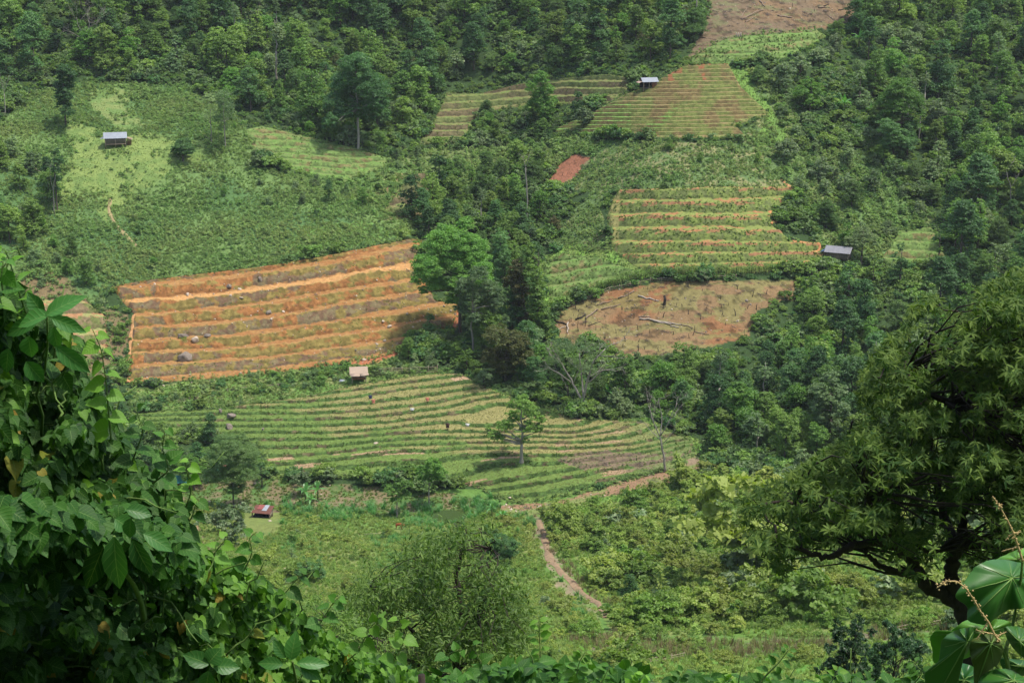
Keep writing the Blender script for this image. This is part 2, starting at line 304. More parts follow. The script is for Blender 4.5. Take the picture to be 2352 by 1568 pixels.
# ------------------------------------------------------------------ mesh building
COLL = S.collection
class MB:
    """collects faces of 3 or 4 corners and links them as one mesh object"""
    def __init__(s): s.V = []; s.Fq = []; s.Ft = []; s.n = 0; s.lv = []; s.lvt = []; s.uv = []; s.hasuv = False
    def add(s, V, Fq=None, Ft=None, lv=None, uv=None):
        V = np.asarray(V, float).reshape(-1, 3)
        if Fq is not None and len(Fq): s.Fq.append(np.asarray(Fq, int) + s.n); s.lv.append(np.full(len(Fq), 0.5) if lv is None else np.asarray(lv, float))
        if Ft is not None and len(Ft): s.Ft.append(np.asarray(Ft, int) + s.n); s.lvt.append(np.full(len(Ft), 0.5) if (lv is None or Fq is not None) else np.asarray(lv, float))
        s.uv.append(np.zeros((len(V), 3)) if uv is None else uv); s.hasuv |= uv is not None
        s.V.append(V); s.n += len(V); return s
    def box(s, c, size, rz=0.0, M4=None):
        sx, sy, sz = [x / 2 for x in size]
        v = np.array([(x, y, z) for x in (-sx, sx) for y in (-sy, sy) for z in (-sz, sz)])
        cr, sr = math.cos(rz), math.sin(rz); v = np.stack([v[:, 0] * cr - v[:, 1] * sr, v[:, 0] * sr + v[:, 1] * cr, v[:, 2]], 1) + np.array(c)
        return s.add(v, [(0, 1, 3, 2), (4, 6, 7, 5), (0, 4, 5, 1), (2, 3, 7, 6), (0, 2, 6, 4), (1, 5, 7, 3)])
    def prism(s, quad, thick):
        """a slab: four corners pushed down by thick"""
        q = np.array(quad, float); lo = q - np.array([0, 0, thick])
        return s.add(np.vstack([q, lo]), [(0, 1, 2, 3), (7, 6, 5, 4), (0, 4, 5, 1), (1, 5, 6, 2), (2, 6, 7, 3), (3, 7, 4, 0)])
    def tube(s, pts, rad, sides=6, cap=True):
        P = np.array(pts, float); n = len(P); rad = np.broadcast_to(rad, n)
        T = np.gradient(P, axis=0); T /= np.linalg.norm(T, axis=1)[:, None] + 1e-9
        up = np.array([0, 0, 1.0]) if abs(T[0][2]) < 0.9 else np.array([1.0, 0, 0])
        A = np.cross(T, up); A /= np.linalg.norm(A, axis=1)[:, None] + 1e-9; B = np.cross(T, A)
        th = np.linspace(0, 2 * math.pi, sides, endpoint=False)
        V = P[:, None] + rad[:, None, None] * (np.cos(th)[None, :, None] * A[:, None] + np.sin(th)[None, :, None] * B[:, None])
        q = [(i * sides + j, i * sides + (j + 1) % sides, (i + 1) * sides + (j + 1) % sides, (i + 1) * sides + j) for i in range(n - 1) for j in range(sides)]
        V = V.reshape(-1, 3); t = []
        if cap:
            V = np.vstack([V, P[0], P[-1]]); a, b = n * sides, n * sides + 1
            t = [(a, (j + 1) % sides, j) for j in range(sides)] + [(b, (n - 1) * sides + j, (n - 1) * sides + (j + 1) % sides) for j in range(sides)]
        return s.add(V, q, t)
    def mesh(s, name, mat, smooth_=False, cols=None):
        V = np.vstack(s.V); me = bpy.data.meshes.new(name)
        q = np.vstack(s.Fq) if s.Fq else np.zeros((0, 4), int); t = np.vstack(s.Ft) if s.Ft else np.zeros((0, 3), int)
        me.vertices.add(len(V)); me.vertices.foreach_set('co', V.astype(np.float32).ravel())
        nl = len(q) * 4 + len(t) * 3; me.loops.add(nl); me.loops.foreach_set('vertex_index', np.concatenate([q.ravel(), t.ravel()]).astype(np.int32))
        me.polygons.add(len(q) + len(t))
        me.polygons.foreach_set('loop_start', np.concatenate([np.arange(len(q)) * 4, len(q) * 4 + np.arange(len(t)) * 3]).astype(np.int32))
        a = me.attributes.new('lv', 'FLOAT', 'FACE'); lv = np.concatenate((s.lv or [np.zeros(0)]) + (s.lvt or [np.zeros(0)]))
        me.update(calc_edges=True); a = me.attributes['lv']
        a.data.foreach_set('value', lv.astype(np.float32))
        if s.hasuv: me.attributes.new('luv', 'FLOAT_VECTOR', 'POINT'); me.attributes['luv'].data.foreach_set('vector', np.vstack(s.uv).astype(np.float32).ravel())
        if cols is not None:
            me.attributes.new('Col', 'FLOAT_COLOR', 'POINT'); c4 = np.hstack([cols, np.ones((len(cols), 1))]); me.attributes['Col'].data.foreach_set('color', c4.astype(np.float32).ravel())
        if smooth_: me.polygons.foreach_set('use_smooth', np.ones(len(me.polygons), bool))
        me.materials.append(mat); return me
    def build(s, name, mat, parent=None, smooth_=False, cols=None):
        return link(name, s.mesh(name, mat, smooth_, cols), parent)
def link(name, me, parent=None):
    o = bpy.data.objects.new(name, me); COLL.objects.link(o)
    if parent is not None: o.parent = parent
    return o
def tag(o, label=None, cat=None, group=None, kind=None):
    for k, v in (('label', label), ('category', cat), ('group', group), ('kind', kind)):
        if v: o[k] = v
    return o
def thing(name, label, cat, loc=(0, 0, 0), rz=0.0, group=None):
    o = bpy.data.objects.new(name, None); COLL.objects.link(o); o.location = loc; o.rotation_euler = (0, 0, rz); o.empty_display_size = 0.3
    return tag(o, label, cat, group)
def struct(o): o['kind'] = 'structure'; return o
def norm(a): return a / (np.linalg.norm(a, axis=-1, keepdims=True) + 1e-9)
def grid_faces(nr, nc, keep=None):
    i, j = np.meshgrid(np.arange(nr - 1), np.arange(nc - 1), indexing='ij'); a = i * nc + j
    q = np.stack([a, a + nc, a + nc + 1, a + 1], -1)
    return q[keep] if keep is not None else q.reshape(-1, 4)

# ------------------------------------------------------------------ land cover
POLY = {
 'shrub_left': [(-300, 560), (0, 280), (60, 215), (170, 192), (420, 188), (560, 285), (600, 385), (760, 405), (900, 470), (960, 520), (935, 545), (600, 612), (255, 655), (225, 705), (100, 650), (0, 640), (-300, 640)],
 'meadow': [(165, 285), (240, 300), (370, 310), (480, 325), (465, 372), (400, 385), (345, 425), (300, 455), (255, 480), (245, 520), (225, 480), (235, 430), (130, 455), (145, 380), (175, 340), (150, 300)],
 'meadow_top': [(215, 205), (320, 205), (300, 240), (330, 290), (270, 300), (235, 260)],
 'meadow_low': [(640, 590), (700, 520), (860, 515), (930, 545), (600, 612), (420, 630)],
 'shrub_right': [(1280, 312), (1380, 322), (1695, 325), (1690, 292), (1768, 264), (1800, 325), (1800, 400), (1812, 430), (1420, 438), (1390, 470), (1400, 575), (1300, 572), (1250, 560), (1330, 470), (1360, 440), (1250, 430), (1280, 380)],
 'bright_strip': [(1668, 148), (1730, 160), (1735, 200), (1790, 270), (1815, 320), (1800, 345), (1770, 330), (1712, 322), (1765, 262), (1700, 205)],
 'green_hollow': [(1240, 590), (1300, 555), (1400, 570), (1500, 625), (1480, 650), (1400, 655), (1270, 705), (1240, 650)],
 'right_slope': [(1722, 150), (1800, 180), (1850, 340), (2000, 345), (2130, 500), (2060, 560), (2010, 612), (1900, 610), (1880, 560), (1835, 445), (1782, 400), (1810, 320), (1735, 200)],
 'red_patch': [(1250, 426), (1285, 382), (1318, 361), (1358, 363), (1332, 400), (1292, 430), (1265, 433)],
 'clearing': [(1268, 748), (1290, 712), (1400, 668), (1520, 647), (1830, 645), (1822, 690), (1740, 712), (1722, 770), (1600, 800), (1520, 818), (1430, 822), (1380, 790), (1280, 800)],
 'clearing_top': [(1618, -10), (1640, -120), (1960, -120), (1975, 0), (1968, 42), (1892, 68), (1700, 84), (1645, 104), (1600, 126), (1575, 140), (1610, 80)],
 'red_bank': [(930, 740), (955, 712), (1052, 702), (1060, 735), (1035, 760), (960, 770), (905, 812), (860, 830), (800, 836), (900, 770)],
 'dry_ledge': [(1290, 1050), (1380, 1040), (1480, 1045), (1600, 1040), (1600, 1075), (1500, 1085), (1440, 1075), (1330, 1080), (1280, 1062)],
 'bank_edge': [(1150, 1160), (1250, 1150), (1400, 1118), (1470, 1095), (1600, 1065), (1605, 1090), (1450, 1130), (1320, 1160), (1240, 1180), (1200, 1210), (1150, 1190)],
 'dry_path_side': [(1215, 1190), (1245, 1190), (1290, 1280), (1340, 1350), (1420, 1420), (1370, 1420), (1280, 1350), (1240, 1270)],
 'fg_grass': [(300, 1180), (640, 1165), (900, 1175), (1150, 1175), (1225, 1200), (1260, 1320), (1380, 1430), (1290, 1620), (300, 1620)],
 'fg_bare': [(420, 1190), (470, 1215), (540, 1225), (590, 1240), (575, 1262), (520, 1262), (500, 1290), (430, 1270)],
 'fg_shrub': [(1225, 1160), (1320, 1160), (1460, 1120), (1620, 1080), (1800, 1090), (2400, 1000), (2700, 1000), (2700, 1460), (2352, 1440), (2050, 1455), (1700, 1470), (1400, 1440), (1290, 1320)],
 'fg_lower': [(1290, 1450), (1700, 1480), (2050, 1462), (2352, 1450), (2700, 1450), (2700, 1800), (1200, 1800)],
 'dirt_lower': [(1280, 1440), (1600, 1478), (1900, 1468), (2100, 1436), (2352, 1400), (2352, 1420), (2120, 1456), (1900, 1490), (1500, 1520), (1280, 1480)],
 'strip_green': [(280, 890), (500, 860), (800, 838), (900, 815), (1000, 850), (1060, 855), (880, 872), (700, 910), (540, 932), (290, 948)],
 'stream_left': [(80, 600), (230, 700), (300, 720), (290, 870), (200, 900), (60, 860), (0, 700)],
 'knoll': [(900, 400), (1000, 395), (1000, 500), (880, 510), (840, 440)],
 'basin': [(740, 390), (900, 360), (1000, 340), (1240, 340), (1300, 310), (1380, 330), (1340, 360), (1270, 385), (1180, 400), (1000, 470), (880, 500), (780, 430)],
 'low_fringe': [(300, 1100), (640, 1098), (1140, 1140), (1150, 1180), (640, 1180), (300, 1180)],
 'nose_green': [(1080, 870), (1250, 935), (1340, 965), (1480, 965), (1560, 1000), (1640, 1010), (1600, 1060), (1500, 985), (1300, 965), (1150, 915)],
}
GC = {'forest': (0.034, 0.064, 0.020), 'shrub': (0.072, 0.14, 0.045), 'meadow': (0.165, 0.225, 0.062), 'brown': (0.19, 0.125, 0.070), 'orange': (0.42, 0.165, 0.055),
      'red': (0.25, 0.10, 0.04), 'fg': (0.095, 0.175, 0.036), 'path': (0.36, 0.25, 0.15), 'green': (0.14, 0.26, 0.045), 'dry': (0.22, 0.18, 0.10)}
def warp(u, v, x, y):
    k = 0.35 + 0.65 * (v < 1150)
    return u + (fbm(x / 3.5, y / 3.5, 5, 4) - 0.5) * 26 + (fbm(x / 12, y / 12, 6, 2) - 0.5) * 44 * k, v + (fbm(x / 3.5, y / 3.5, 9, 4) - 0.5) * 14 + (fbm(x / 12, y / 12, 10, 2) - 0.5) * 16 * k
def zone_colour(u, v, P):
    x, y = P[..., 0], P[..., 1]
    wu, wv = warp(u, v, x, y)
    big = fbm(x / 14, y / 14, 31, 3); mid = fbm(x / 2.2, y / 2.2, 33, 3); fine = fbm(x / 0.7, y / 0.7, 35, 3)
    mid_ = fbm(x / 2.2, y / 2.2, 33, 3); C = np.empty(P.shape); C[:] = GC['forest']; C[wv > 1120] = (0.10, 0.19, 0.04)
    ru, rv = u + (mid_ - .5) * 12, v + (mid_ - .5) * 8
    def put(name, c, c2=None, f=None, soft=0.0):
        m = inpoly(ru, rv, POLY[name]) if 'clearing' in name or name == 'red_patch' else inpoly(wu, wv, POLY[name])
        cc = np.array(c) + 0 * P
        if c2 is not None: cc = cc + (np.array(c2) - np.array(c)) * f[..., None]
        C[m] = cc[m]
    G = GC
    p1 = smooth(0.45, 0.62, mid); p2 = smooth(0.42, 0.6, big); p3 = smooth(0.4, 0.65, fine)
    put('basin', (0.08, 0.15, 0.04), (0.13, 0.17, 0.06), p2)
    put('shrub_left', G['shrub'], (0.115, 0.185, 0.055), p2); put('meadow', G['meadow'], (0.12, 0.185, 0.05), p1)
    put('meadow_top', (0.11, 0.18, 0.05), (0.16, 0.205, 0.065), p1); put('meadow_low', (0.10, 0.19, 0.045), (0.08, 0.15, 0.04), p1)
    put('shrub_right', (0.10, 0.16, 0.055), (0.19, 0.19, 0.085), p1); put('right_slope', (0.10, 0.17, 0.055), (0.16, 0.20, 0.07), p2)
    put('bright_strip', (0.125, 0.225, 0.045), (0.10, 0.18, 0.04), p1); put('green_hollow', (0.15, 0.28, 0.05), (0.14, 0.20, 0.05), p1)
    put('red_patch', (0.27, 0.115, 0.065), (0.20, 0.09, 0.05), p3)
    put('strip_green', (0.10, 0.19, 0.04), (0.17, 0.20, 0.07), p1); put('stream_left', (0.06, 0.12, 0.035), (0.16, 0.12, 0.06), p2)
    put('knoll', (0.16, 0.20, 0.07), (0.22, 0.14, 0.08), p1)
    for nm in ('clearing', 'clearing_top'):
        gr = nm == 'clearing'
        put(nm, (0.195, 0.128, 0.062) if gr else (0.145, 0.105, 0.062), (0.215, 0.108, 0.048) if gr else (0.165, 0.11, 0.058), smooth(0.5, 0.62, big))
        m = inpoly(wu, wv, POLY[nm]) & (fbm(x / 5, y / 1.6, 41, 4) > (0.52 if gr else 0.60)); C[m] = C[m] * 0.45 + np.array((0.17, 0.18, 0.06) if gr else (0.13, 0.15, 0.06)) * 0.55
        m = inpoly(wu, wv, POLY[nm]) & (fbm(x / 1.6, y / 1.2, 43, 4) > 0.62); C[m] *= 0.55
    put('red_bank', (0.29, 0.105, 0.05), (0.38, 0.15, 0.065), p1)
    put('nose_green', (0.13, 0.27, 0.045), (0.17, 0.24, 0.06), p1)
    put('fg_lower', (0.09, 0.21, 0.035), (0.16, 0.26, 0.05), p1); put('fg_shrub', (0.10, 0.19, 0.035), (0.17, 0.21, 0.06), p1)
    put('fg_grass', G['fg'], (0.145, 0.18, 0.05), p2); put('low_fringe', (0.07, 0.14, 0.035), (0.16, 0.13, 0.07), p1)
    put('dry_ledge', (0.22, 0.165, 0.105), (0.17, 0.19, 0.07), p1); put('bank_edge', (0.24, 0.15, 0.085), (0.16, 0.20, 0.06), p1)
    put('fg_bare', (0.24, 0.165, 0.10), (0.13, 0.15, 0.05), p1); put('dry_path_side', (0.22, 0.18, 0.11), (0.13, 0.2, 0.05), p1); put('dirt_lower', (0.17, 0.14, 0.09), (0.11, 0.16, 0.05), p1)
    return C
def field_colour(fd, u, v, P, L, f):
    x, y = P[..., 0], P[..., 1]; k = np.floor(L)
    pu = fbm(x / 1.9, y * 0.9 + k * 7.7, 51, 4); pf = fbm(x / 0.8, y / 0.8, 53, 3); pb = fbm(x / 16, k * 3.1 + y / 30, 55, 2)
    def lerp(a, b, t): return np.array(a) + (np.array(b) - np.array(a)) * t[..., None]
    t1 = smooth(0.44, 0.58, pu); t2 = smooth(0.4, 0.62, pf); t3 = smooth(0.4, 0.6, pb)
    tread = (f > fd.r)
    n = fd.name
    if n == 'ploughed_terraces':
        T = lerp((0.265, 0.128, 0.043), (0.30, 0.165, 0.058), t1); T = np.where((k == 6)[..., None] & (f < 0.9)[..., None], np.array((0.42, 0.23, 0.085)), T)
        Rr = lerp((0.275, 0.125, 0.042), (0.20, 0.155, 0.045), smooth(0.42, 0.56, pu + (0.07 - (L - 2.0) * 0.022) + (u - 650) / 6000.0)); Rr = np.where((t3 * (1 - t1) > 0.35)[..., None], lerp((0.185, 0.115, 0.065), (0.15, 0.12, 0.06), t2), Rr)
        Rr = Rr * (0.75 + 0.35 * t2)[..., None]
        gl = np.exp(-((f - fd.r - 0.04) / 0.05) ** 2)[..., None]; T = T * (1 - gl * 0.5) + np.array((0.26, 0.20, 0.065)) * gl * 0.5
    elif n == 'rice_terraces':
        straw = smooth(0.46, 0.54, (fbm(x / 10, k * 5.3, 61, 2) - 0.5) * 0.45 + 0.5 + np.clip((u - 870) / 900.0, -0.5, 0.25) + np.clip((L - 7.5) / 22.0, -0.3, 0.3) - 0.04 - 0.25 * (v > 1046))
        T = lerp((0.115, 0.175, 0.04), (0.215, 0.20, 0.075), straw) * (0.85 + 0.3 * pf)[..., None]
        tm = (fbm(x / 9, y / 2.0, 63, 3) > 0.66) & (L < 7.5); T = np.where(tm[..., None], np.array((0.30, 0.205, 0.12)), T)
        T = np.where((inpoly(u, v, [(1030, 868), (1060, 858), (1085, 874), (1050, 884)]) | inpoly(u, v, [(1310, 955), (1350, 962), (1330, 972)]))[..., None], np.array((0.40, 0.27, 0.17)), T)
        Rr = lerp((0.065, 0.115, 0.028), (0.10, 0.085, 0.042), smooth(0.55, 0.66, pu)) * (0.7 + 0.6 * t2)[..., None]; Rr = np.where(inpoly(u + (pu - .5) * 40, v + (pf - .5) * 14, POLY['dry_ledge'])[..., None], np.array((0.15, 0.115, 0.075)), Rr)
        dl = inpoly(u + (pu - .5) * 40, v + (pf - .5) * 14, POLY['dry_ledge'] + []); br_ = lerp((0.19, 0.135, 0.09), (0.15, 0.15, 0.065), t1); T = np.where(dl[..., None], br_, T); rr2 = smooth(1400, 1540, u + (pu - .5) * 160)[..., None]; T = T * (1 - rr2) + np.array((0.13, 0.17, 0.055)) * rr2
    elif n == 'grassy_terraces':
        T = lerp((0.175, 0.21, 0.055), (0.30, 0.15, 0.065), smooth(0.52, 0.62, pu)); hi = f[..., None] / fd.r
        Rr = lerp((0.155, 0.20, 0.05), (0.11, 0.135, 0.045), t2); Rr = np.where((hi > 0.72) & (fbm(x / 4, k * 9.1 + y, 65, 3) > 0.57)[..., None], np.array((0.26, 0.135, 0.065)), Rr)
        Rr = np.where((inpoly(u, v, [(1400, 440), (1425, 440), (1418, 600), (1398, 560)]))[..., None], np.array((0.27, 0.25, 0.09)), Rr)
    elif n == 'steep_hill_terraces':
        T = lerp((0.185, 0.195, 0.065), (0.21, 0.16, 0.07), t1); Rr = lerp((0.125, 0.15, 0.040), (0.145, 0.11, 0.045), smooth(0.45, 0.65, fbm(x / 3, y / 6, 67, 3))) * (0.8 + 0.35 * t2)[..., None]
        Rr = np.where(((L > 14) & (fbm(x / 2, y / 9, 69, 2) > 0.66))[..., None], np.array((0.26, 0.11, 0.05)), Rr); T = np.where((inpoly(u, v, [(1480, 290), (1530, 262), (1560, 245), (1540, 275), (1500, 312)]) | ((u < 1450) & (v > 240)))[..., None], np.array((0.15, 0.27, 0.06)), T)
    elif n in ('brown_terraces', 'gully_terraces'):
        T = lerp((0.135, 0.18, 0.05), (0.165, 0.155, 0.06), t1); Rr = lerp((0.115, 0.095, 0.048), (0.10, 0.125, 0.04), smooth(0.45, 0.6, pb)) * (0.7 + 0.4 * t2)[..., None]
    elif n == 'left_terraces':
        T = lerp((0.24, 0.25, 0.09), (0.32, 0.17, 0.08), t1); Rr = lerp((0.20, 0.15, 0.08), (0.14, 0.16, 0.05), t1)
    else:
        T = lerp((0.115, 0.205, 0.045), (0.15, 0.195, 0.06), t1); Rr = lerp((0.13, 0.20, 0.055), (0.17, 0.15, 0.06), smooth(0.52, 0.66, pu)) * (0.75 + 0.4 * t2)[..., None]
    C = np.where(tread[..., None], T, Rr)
    # darker foot of every bank
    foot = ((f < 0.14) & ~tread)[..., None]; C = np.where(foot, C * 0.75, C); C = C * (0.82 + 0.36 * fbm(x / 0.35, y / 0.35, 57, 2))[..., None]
    return C

# ------------------------------------------------------------------ ground sheet and fields
def axis(*segs):
    o = []
    for a, b, st in segs: o += list(np.arange(a, b, st))
    return np.array(o)
gu = axis((-800, -40, 20), (-40, 2392, 4.0), (2392, 3141, 20)); gv = axis((-520, -40, 10), (-40, 1180, 3.0), (1180, 1600, 4), (1600, 1761, 10))
U_, V_ = np.meshgrid(gu, gv); Pg = base(U_, V_); Cg = zone_colour(U_, V_, Pg)
for fd in FIELDS: Pg[..., 2] -= np.where(fd.inside(U_, V_) & (edgedist(U_, V_, fd.poly) > 4), 0.35, 0)
POND = [(1000, 1184), (1018, 1176), (1045, 1173), (1066, 1177), (1050, 1190), (1020, 1196), (1004, 1194)]
Pg[..., 2] -= np.where(inpoly(U_, V_, [(a + (a - 1030) * 0.25, b + (b - 1184) * 0.5) for a, b in POND]), 0.6, 0)
struct(MB().add(Pg.reshape(-1, 3), grid_faces(*U_.shape)).build('hillside', M['ground'], smooth_=True, cols=Cg.reshape(-1, 3)))
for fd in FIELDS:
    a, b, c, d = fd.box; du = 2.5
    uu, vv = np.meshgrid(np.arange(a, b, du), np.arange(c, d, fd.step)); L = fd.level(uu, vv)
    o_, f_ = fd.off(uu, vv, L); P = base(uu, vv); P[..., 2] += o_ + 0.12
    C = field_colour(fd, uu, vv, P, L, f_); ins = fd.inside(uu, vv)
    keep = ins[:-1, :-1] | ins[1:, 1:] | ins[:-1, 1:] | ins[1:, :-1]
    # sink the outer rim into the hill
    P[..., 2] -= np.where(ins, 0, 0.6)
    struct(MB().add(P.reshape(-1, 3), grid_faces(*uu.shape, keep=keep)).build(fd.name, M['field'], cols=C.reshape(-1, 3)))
# the slope below the viewpoint, under the near plants
nx, ny = np.meshgrid(np.arange(-90, 91, 2.5), np.arange(-70, 118, 2.5))
zz = np.where(ny < 3, -1.9 - 0.15 * np.abs(ny - 3) * 0, -1.9 - (ny - 3) * 0.60) - 1.2 * smooth(3, 10, ny) - np.maximum(ny - 60, 0) * 0.02 + (fbm(nx / 5, ny / 5, 77, 3) - 0.5) * 0.8 + np.maximum(-4 - ny, 0) * 0.85  # unseen rise behind the camera, added to block sky light from near leaves
struct(MB().add(np.stack([nx, ny, zz], -1).reshape(-1, 3), grid_faces(*nx.shape)).build('near_slope', M['ground'], smooth_=True, cols=np.tile((0.05, 0.09, 0.025), (nx.size, 1))))
_ta = np.linspace(-0.36, 0.36, 361); _ty = np.arange(75.0, 520.0, 0.8); _tv = np.arange(-400, 1790, 3.0)
_Z = np.empty((len(_ta), len(_ty)))
for _i, _a in enumerate(_ta):
    _uu = 1176 + F * _a * (math.cos(PITCH) - (_tv - 784) / F * math.sin(PITCH)); _P = base(_uu, _tv); _Z[_i] = np.interp(_ty, _P[::-1, 1], _P[::-1, 2])
def zxy(x, y):
    a = np.clip((x / y + 0.36) / 0.002, 0, 359.99); b = np.clip((y - 75.0) / 0.8, 0, len(_ty) - 1.01); i = a.astype(int); j = b.astype(int); fa = a - i; fb = b - j
    return (_Z[i, j] * (1 - fa) + _Z[i + 1, j] * fa) * (1 - fb) + (_Z[i, j + 1] * (1 - fa) + _Z[i + 1, j + 1] * fa) * fb
def ribbon(name, pts, w, mat, colr, lift=0.10):
    lift += 0.12
    """a strip of trodden ground or water laid over the hill"""
    P = [];
    pts = np.array(pts, float); t = np.linspace(0, len(pts) - 1, len(pts) * 14); cu = np.interp(t, range(len(pts)), pts[:, 0]); cv = np.interp(t, range(len(pts)), pts[:, 1])
    k = np.ones(9) / 9; cu = np.convolve(np.pad(cu, 4, 'edge'), k, 'valid'); cv = np.convolve(np.pad(cv, 4, 'edge'), k, 'valid')
    cu += (vnoise(t * 1.7, t * 0, 3) - 0.5) * 5
    C0 = ground(cu, cv); T = norm(np.gradient(C0[:, :2], axis=0)); Nn = np.stack([-T[:, 1], T[:, 0]], 1)
    W_ = w * (0.6 + 0.8 * vnoise(t * 2.3, t * 0 + 5, 8)); rows = []
    for s_ in (-1, -0.5, 0, 0.5, 1):
        Q = C0.copy(); Q[:, :2] += Nn * (s_ * W_ / 2)[:, None]; Q[:, 2] = np.maximum(zxy(Q[:, 0], Q[:, 1]), C0[:, 2] - 0.15) + lift - abs(s_) * lift * 0.8; rows.append(Q)
    V = np.stack(rows, 1); c = np.tile(colr, (V.shape[0] * 5, 1)) * (0.8 + 0.4 * fbm(V[..., 0] / 0.6, V[..., 1] / 0.6, 4, 2)).reshape(-1, 1)
    return struct(MB().add(V.reshape(-1, 3), grid_faces(V.shape[0], 5)).build(name, mat, smooth_=True, cols=c))
ribbon('path', [(1236, 1198), (1250, 1230), (1256, 1262), (1268, 1296), (1292, 1322), (1330, 1350), (1364, 1376), (1388, 1400), (1400, 1420)], 1.0, M['field'], (0.25, 0.175, 0.105), 0.10)
ribbon('path', [(256, 455), (250, 490), (262, 512), (285, 540), (322, 572)], 0.8, M['field'], (0.30, 0.24, 0.12), 0.12)
ribbon('path', [(312, 722), (304, 760), (298, 810), (294, 850), (292, 880)], 1.0, M['field'], (0.42, 0.23, 0.10), 0.14)
ribbon('path', [(1795, 408), (1808, 425), (1826, 442), (1812, 458)], 0.9, M['field'], (0.40, 0.21, 0.10), 0.14)
ribbon('path', [(1820, 555), (1870, 562), (1882, 575), (1862, 592)], 1.1, M['field'], (0.42, 0.19, 0.08), 0.16)
ribbon('path', [(1770, 486), (1782, 500), (1768, 518)], 1.3, M['field'], (0.42, 0.20, 0.08), 0.16)
m = new_mat('pond_water'); n = N(m); p = n.n('ShaderNodeBsdfPrincipled', i_Roughness=0.18); p.inputs['Base Color'].default_value = (0.045, 0.075, 0.018, 1); p.inputs['Specular IOR Level'].default_value = 0.35; out(m, n, p.outputs[0]); M['water'] = m
pz = base(np.array([1030.]), np.array([1184.]))[0, 2] + 0.05
pp = []
for a in np.linspace(0, 2 * math.pi, 28, endpoint=False):
    u0, v0 = 1033 + 44 * math.cos(a) * (1 + 0.1 * math.sin(3 * a)), 1185 + 14 * math.sin(a); A0, B0 = ray(u0, v0); dd = pz / B0; pp.append((A0 * dd, dd, pz))
me = bpy.data.meshes.new('pond'); me.from_pydata(pp, [], [tuple(range(28))]); me.materials.append(M['water']); struct(link('pond', me))

# ------------------------------------------------------------------ plants: builders
def leaves(rng, C, Nn, size, aspect=0.55, jit=0.6, droop=0.0, T=None):
    """kite shaped leaves at C, facing roughly Nn"""
    n = len(C); Nn = norm(Nn + rng.normal(0, jit, (n, 3)))
    if T is None: T = rng.normal(0, 1, (n, 3))
    T = T - (T * Nn).sum(1, keepdims=True) * Nn + np.array([0, 0, -droop]); T = norm(T); B = norm(np.cross(Nn, T))
    L = (size * rng.uniform(0.6, 1.35, n))[:, None]; Wd = L * aspect
    V = np.stack([C - T * L * 0.5, C - T * L * 0.05 + B * Wd * 0.5 - Nn * L * 0.06, C + T * L * 0.5, C - T * L * 0.05 - B * Wd * 0.5 - Nn * L * 0.06], 1)
    return V.reshape(-1, 3), np.arange(4 * n).reshape(-1, 4)
def sph(rng, n):
    v = rng.normal(0, 1, (n, 3)); return norm(v)
def blob_leaves(mb, rng, c, r, size, cover=1.5, sq=0.8, aspect=0.6, shell=0.45, droop=0.15, low=-0.45, jit=0.55, tone=0.0):
    """a clump of foliage: leaves on many small tufts around a ball, thin below and broken by gaps"""
    r = np.broadcast_to(np.array(r, float), 3); ra = r.mean()
    nt = max(6, int(26 * (ra / 1.6) ** 1.3)); D = sph(rng, nt * 2); D = D[D[:, 2] > low][:nt]; nt = len(D)
    tr = ra * 0.38; rad = rng.uniform(1 - shell, 1.05, nt)[:, None]
    TC = D * rad * r
    tone_t = rng.uniform(-0.25, 0.25, nt)
    per = max(5, int(cover * 4 * math.pi * ra * ra / (size * size * aspect * nt) * 0.85))
    E = sph(rng, nt * per); k = np.repeat(np.arange(nt), per)
    E[:, 2] = np.abs(E[:, 2]) * 0.9 - 0.25
    P = TC[k] + E * tr * rng.uniform(0.35, 1.0, (nt * per, 1)) * np.array([1, 1, sq])
    Nn = norm(E * 0.7 + D[k] * 0.5 + np.array([0, 0, 0.75]))
    V, Fq = leaves(rng, P + np.array(c), Nn, size, aspect, jit, droop)
    mb.add(V, Fq, lv=np.clip(rng.uniform(0.15, 0.75, nt * per) + tone_t[k] + tone, 0, 1))
def limb_pts(a, b, rng, n=5, wob=0.08, sag=0.0):
    a = np.array(a, float); b = np.array(b, float); t = np.linspace(0, 1, n)[:, None]; L = np.linalg.norm(b - a)
    P = a + (b - a) * t + rng.normal(0, wob * L, (n, 3)) * (t * (1 - t) * 2); P[:, 2] += sag * L * (t * (1 - t))[:, 0]
    return P
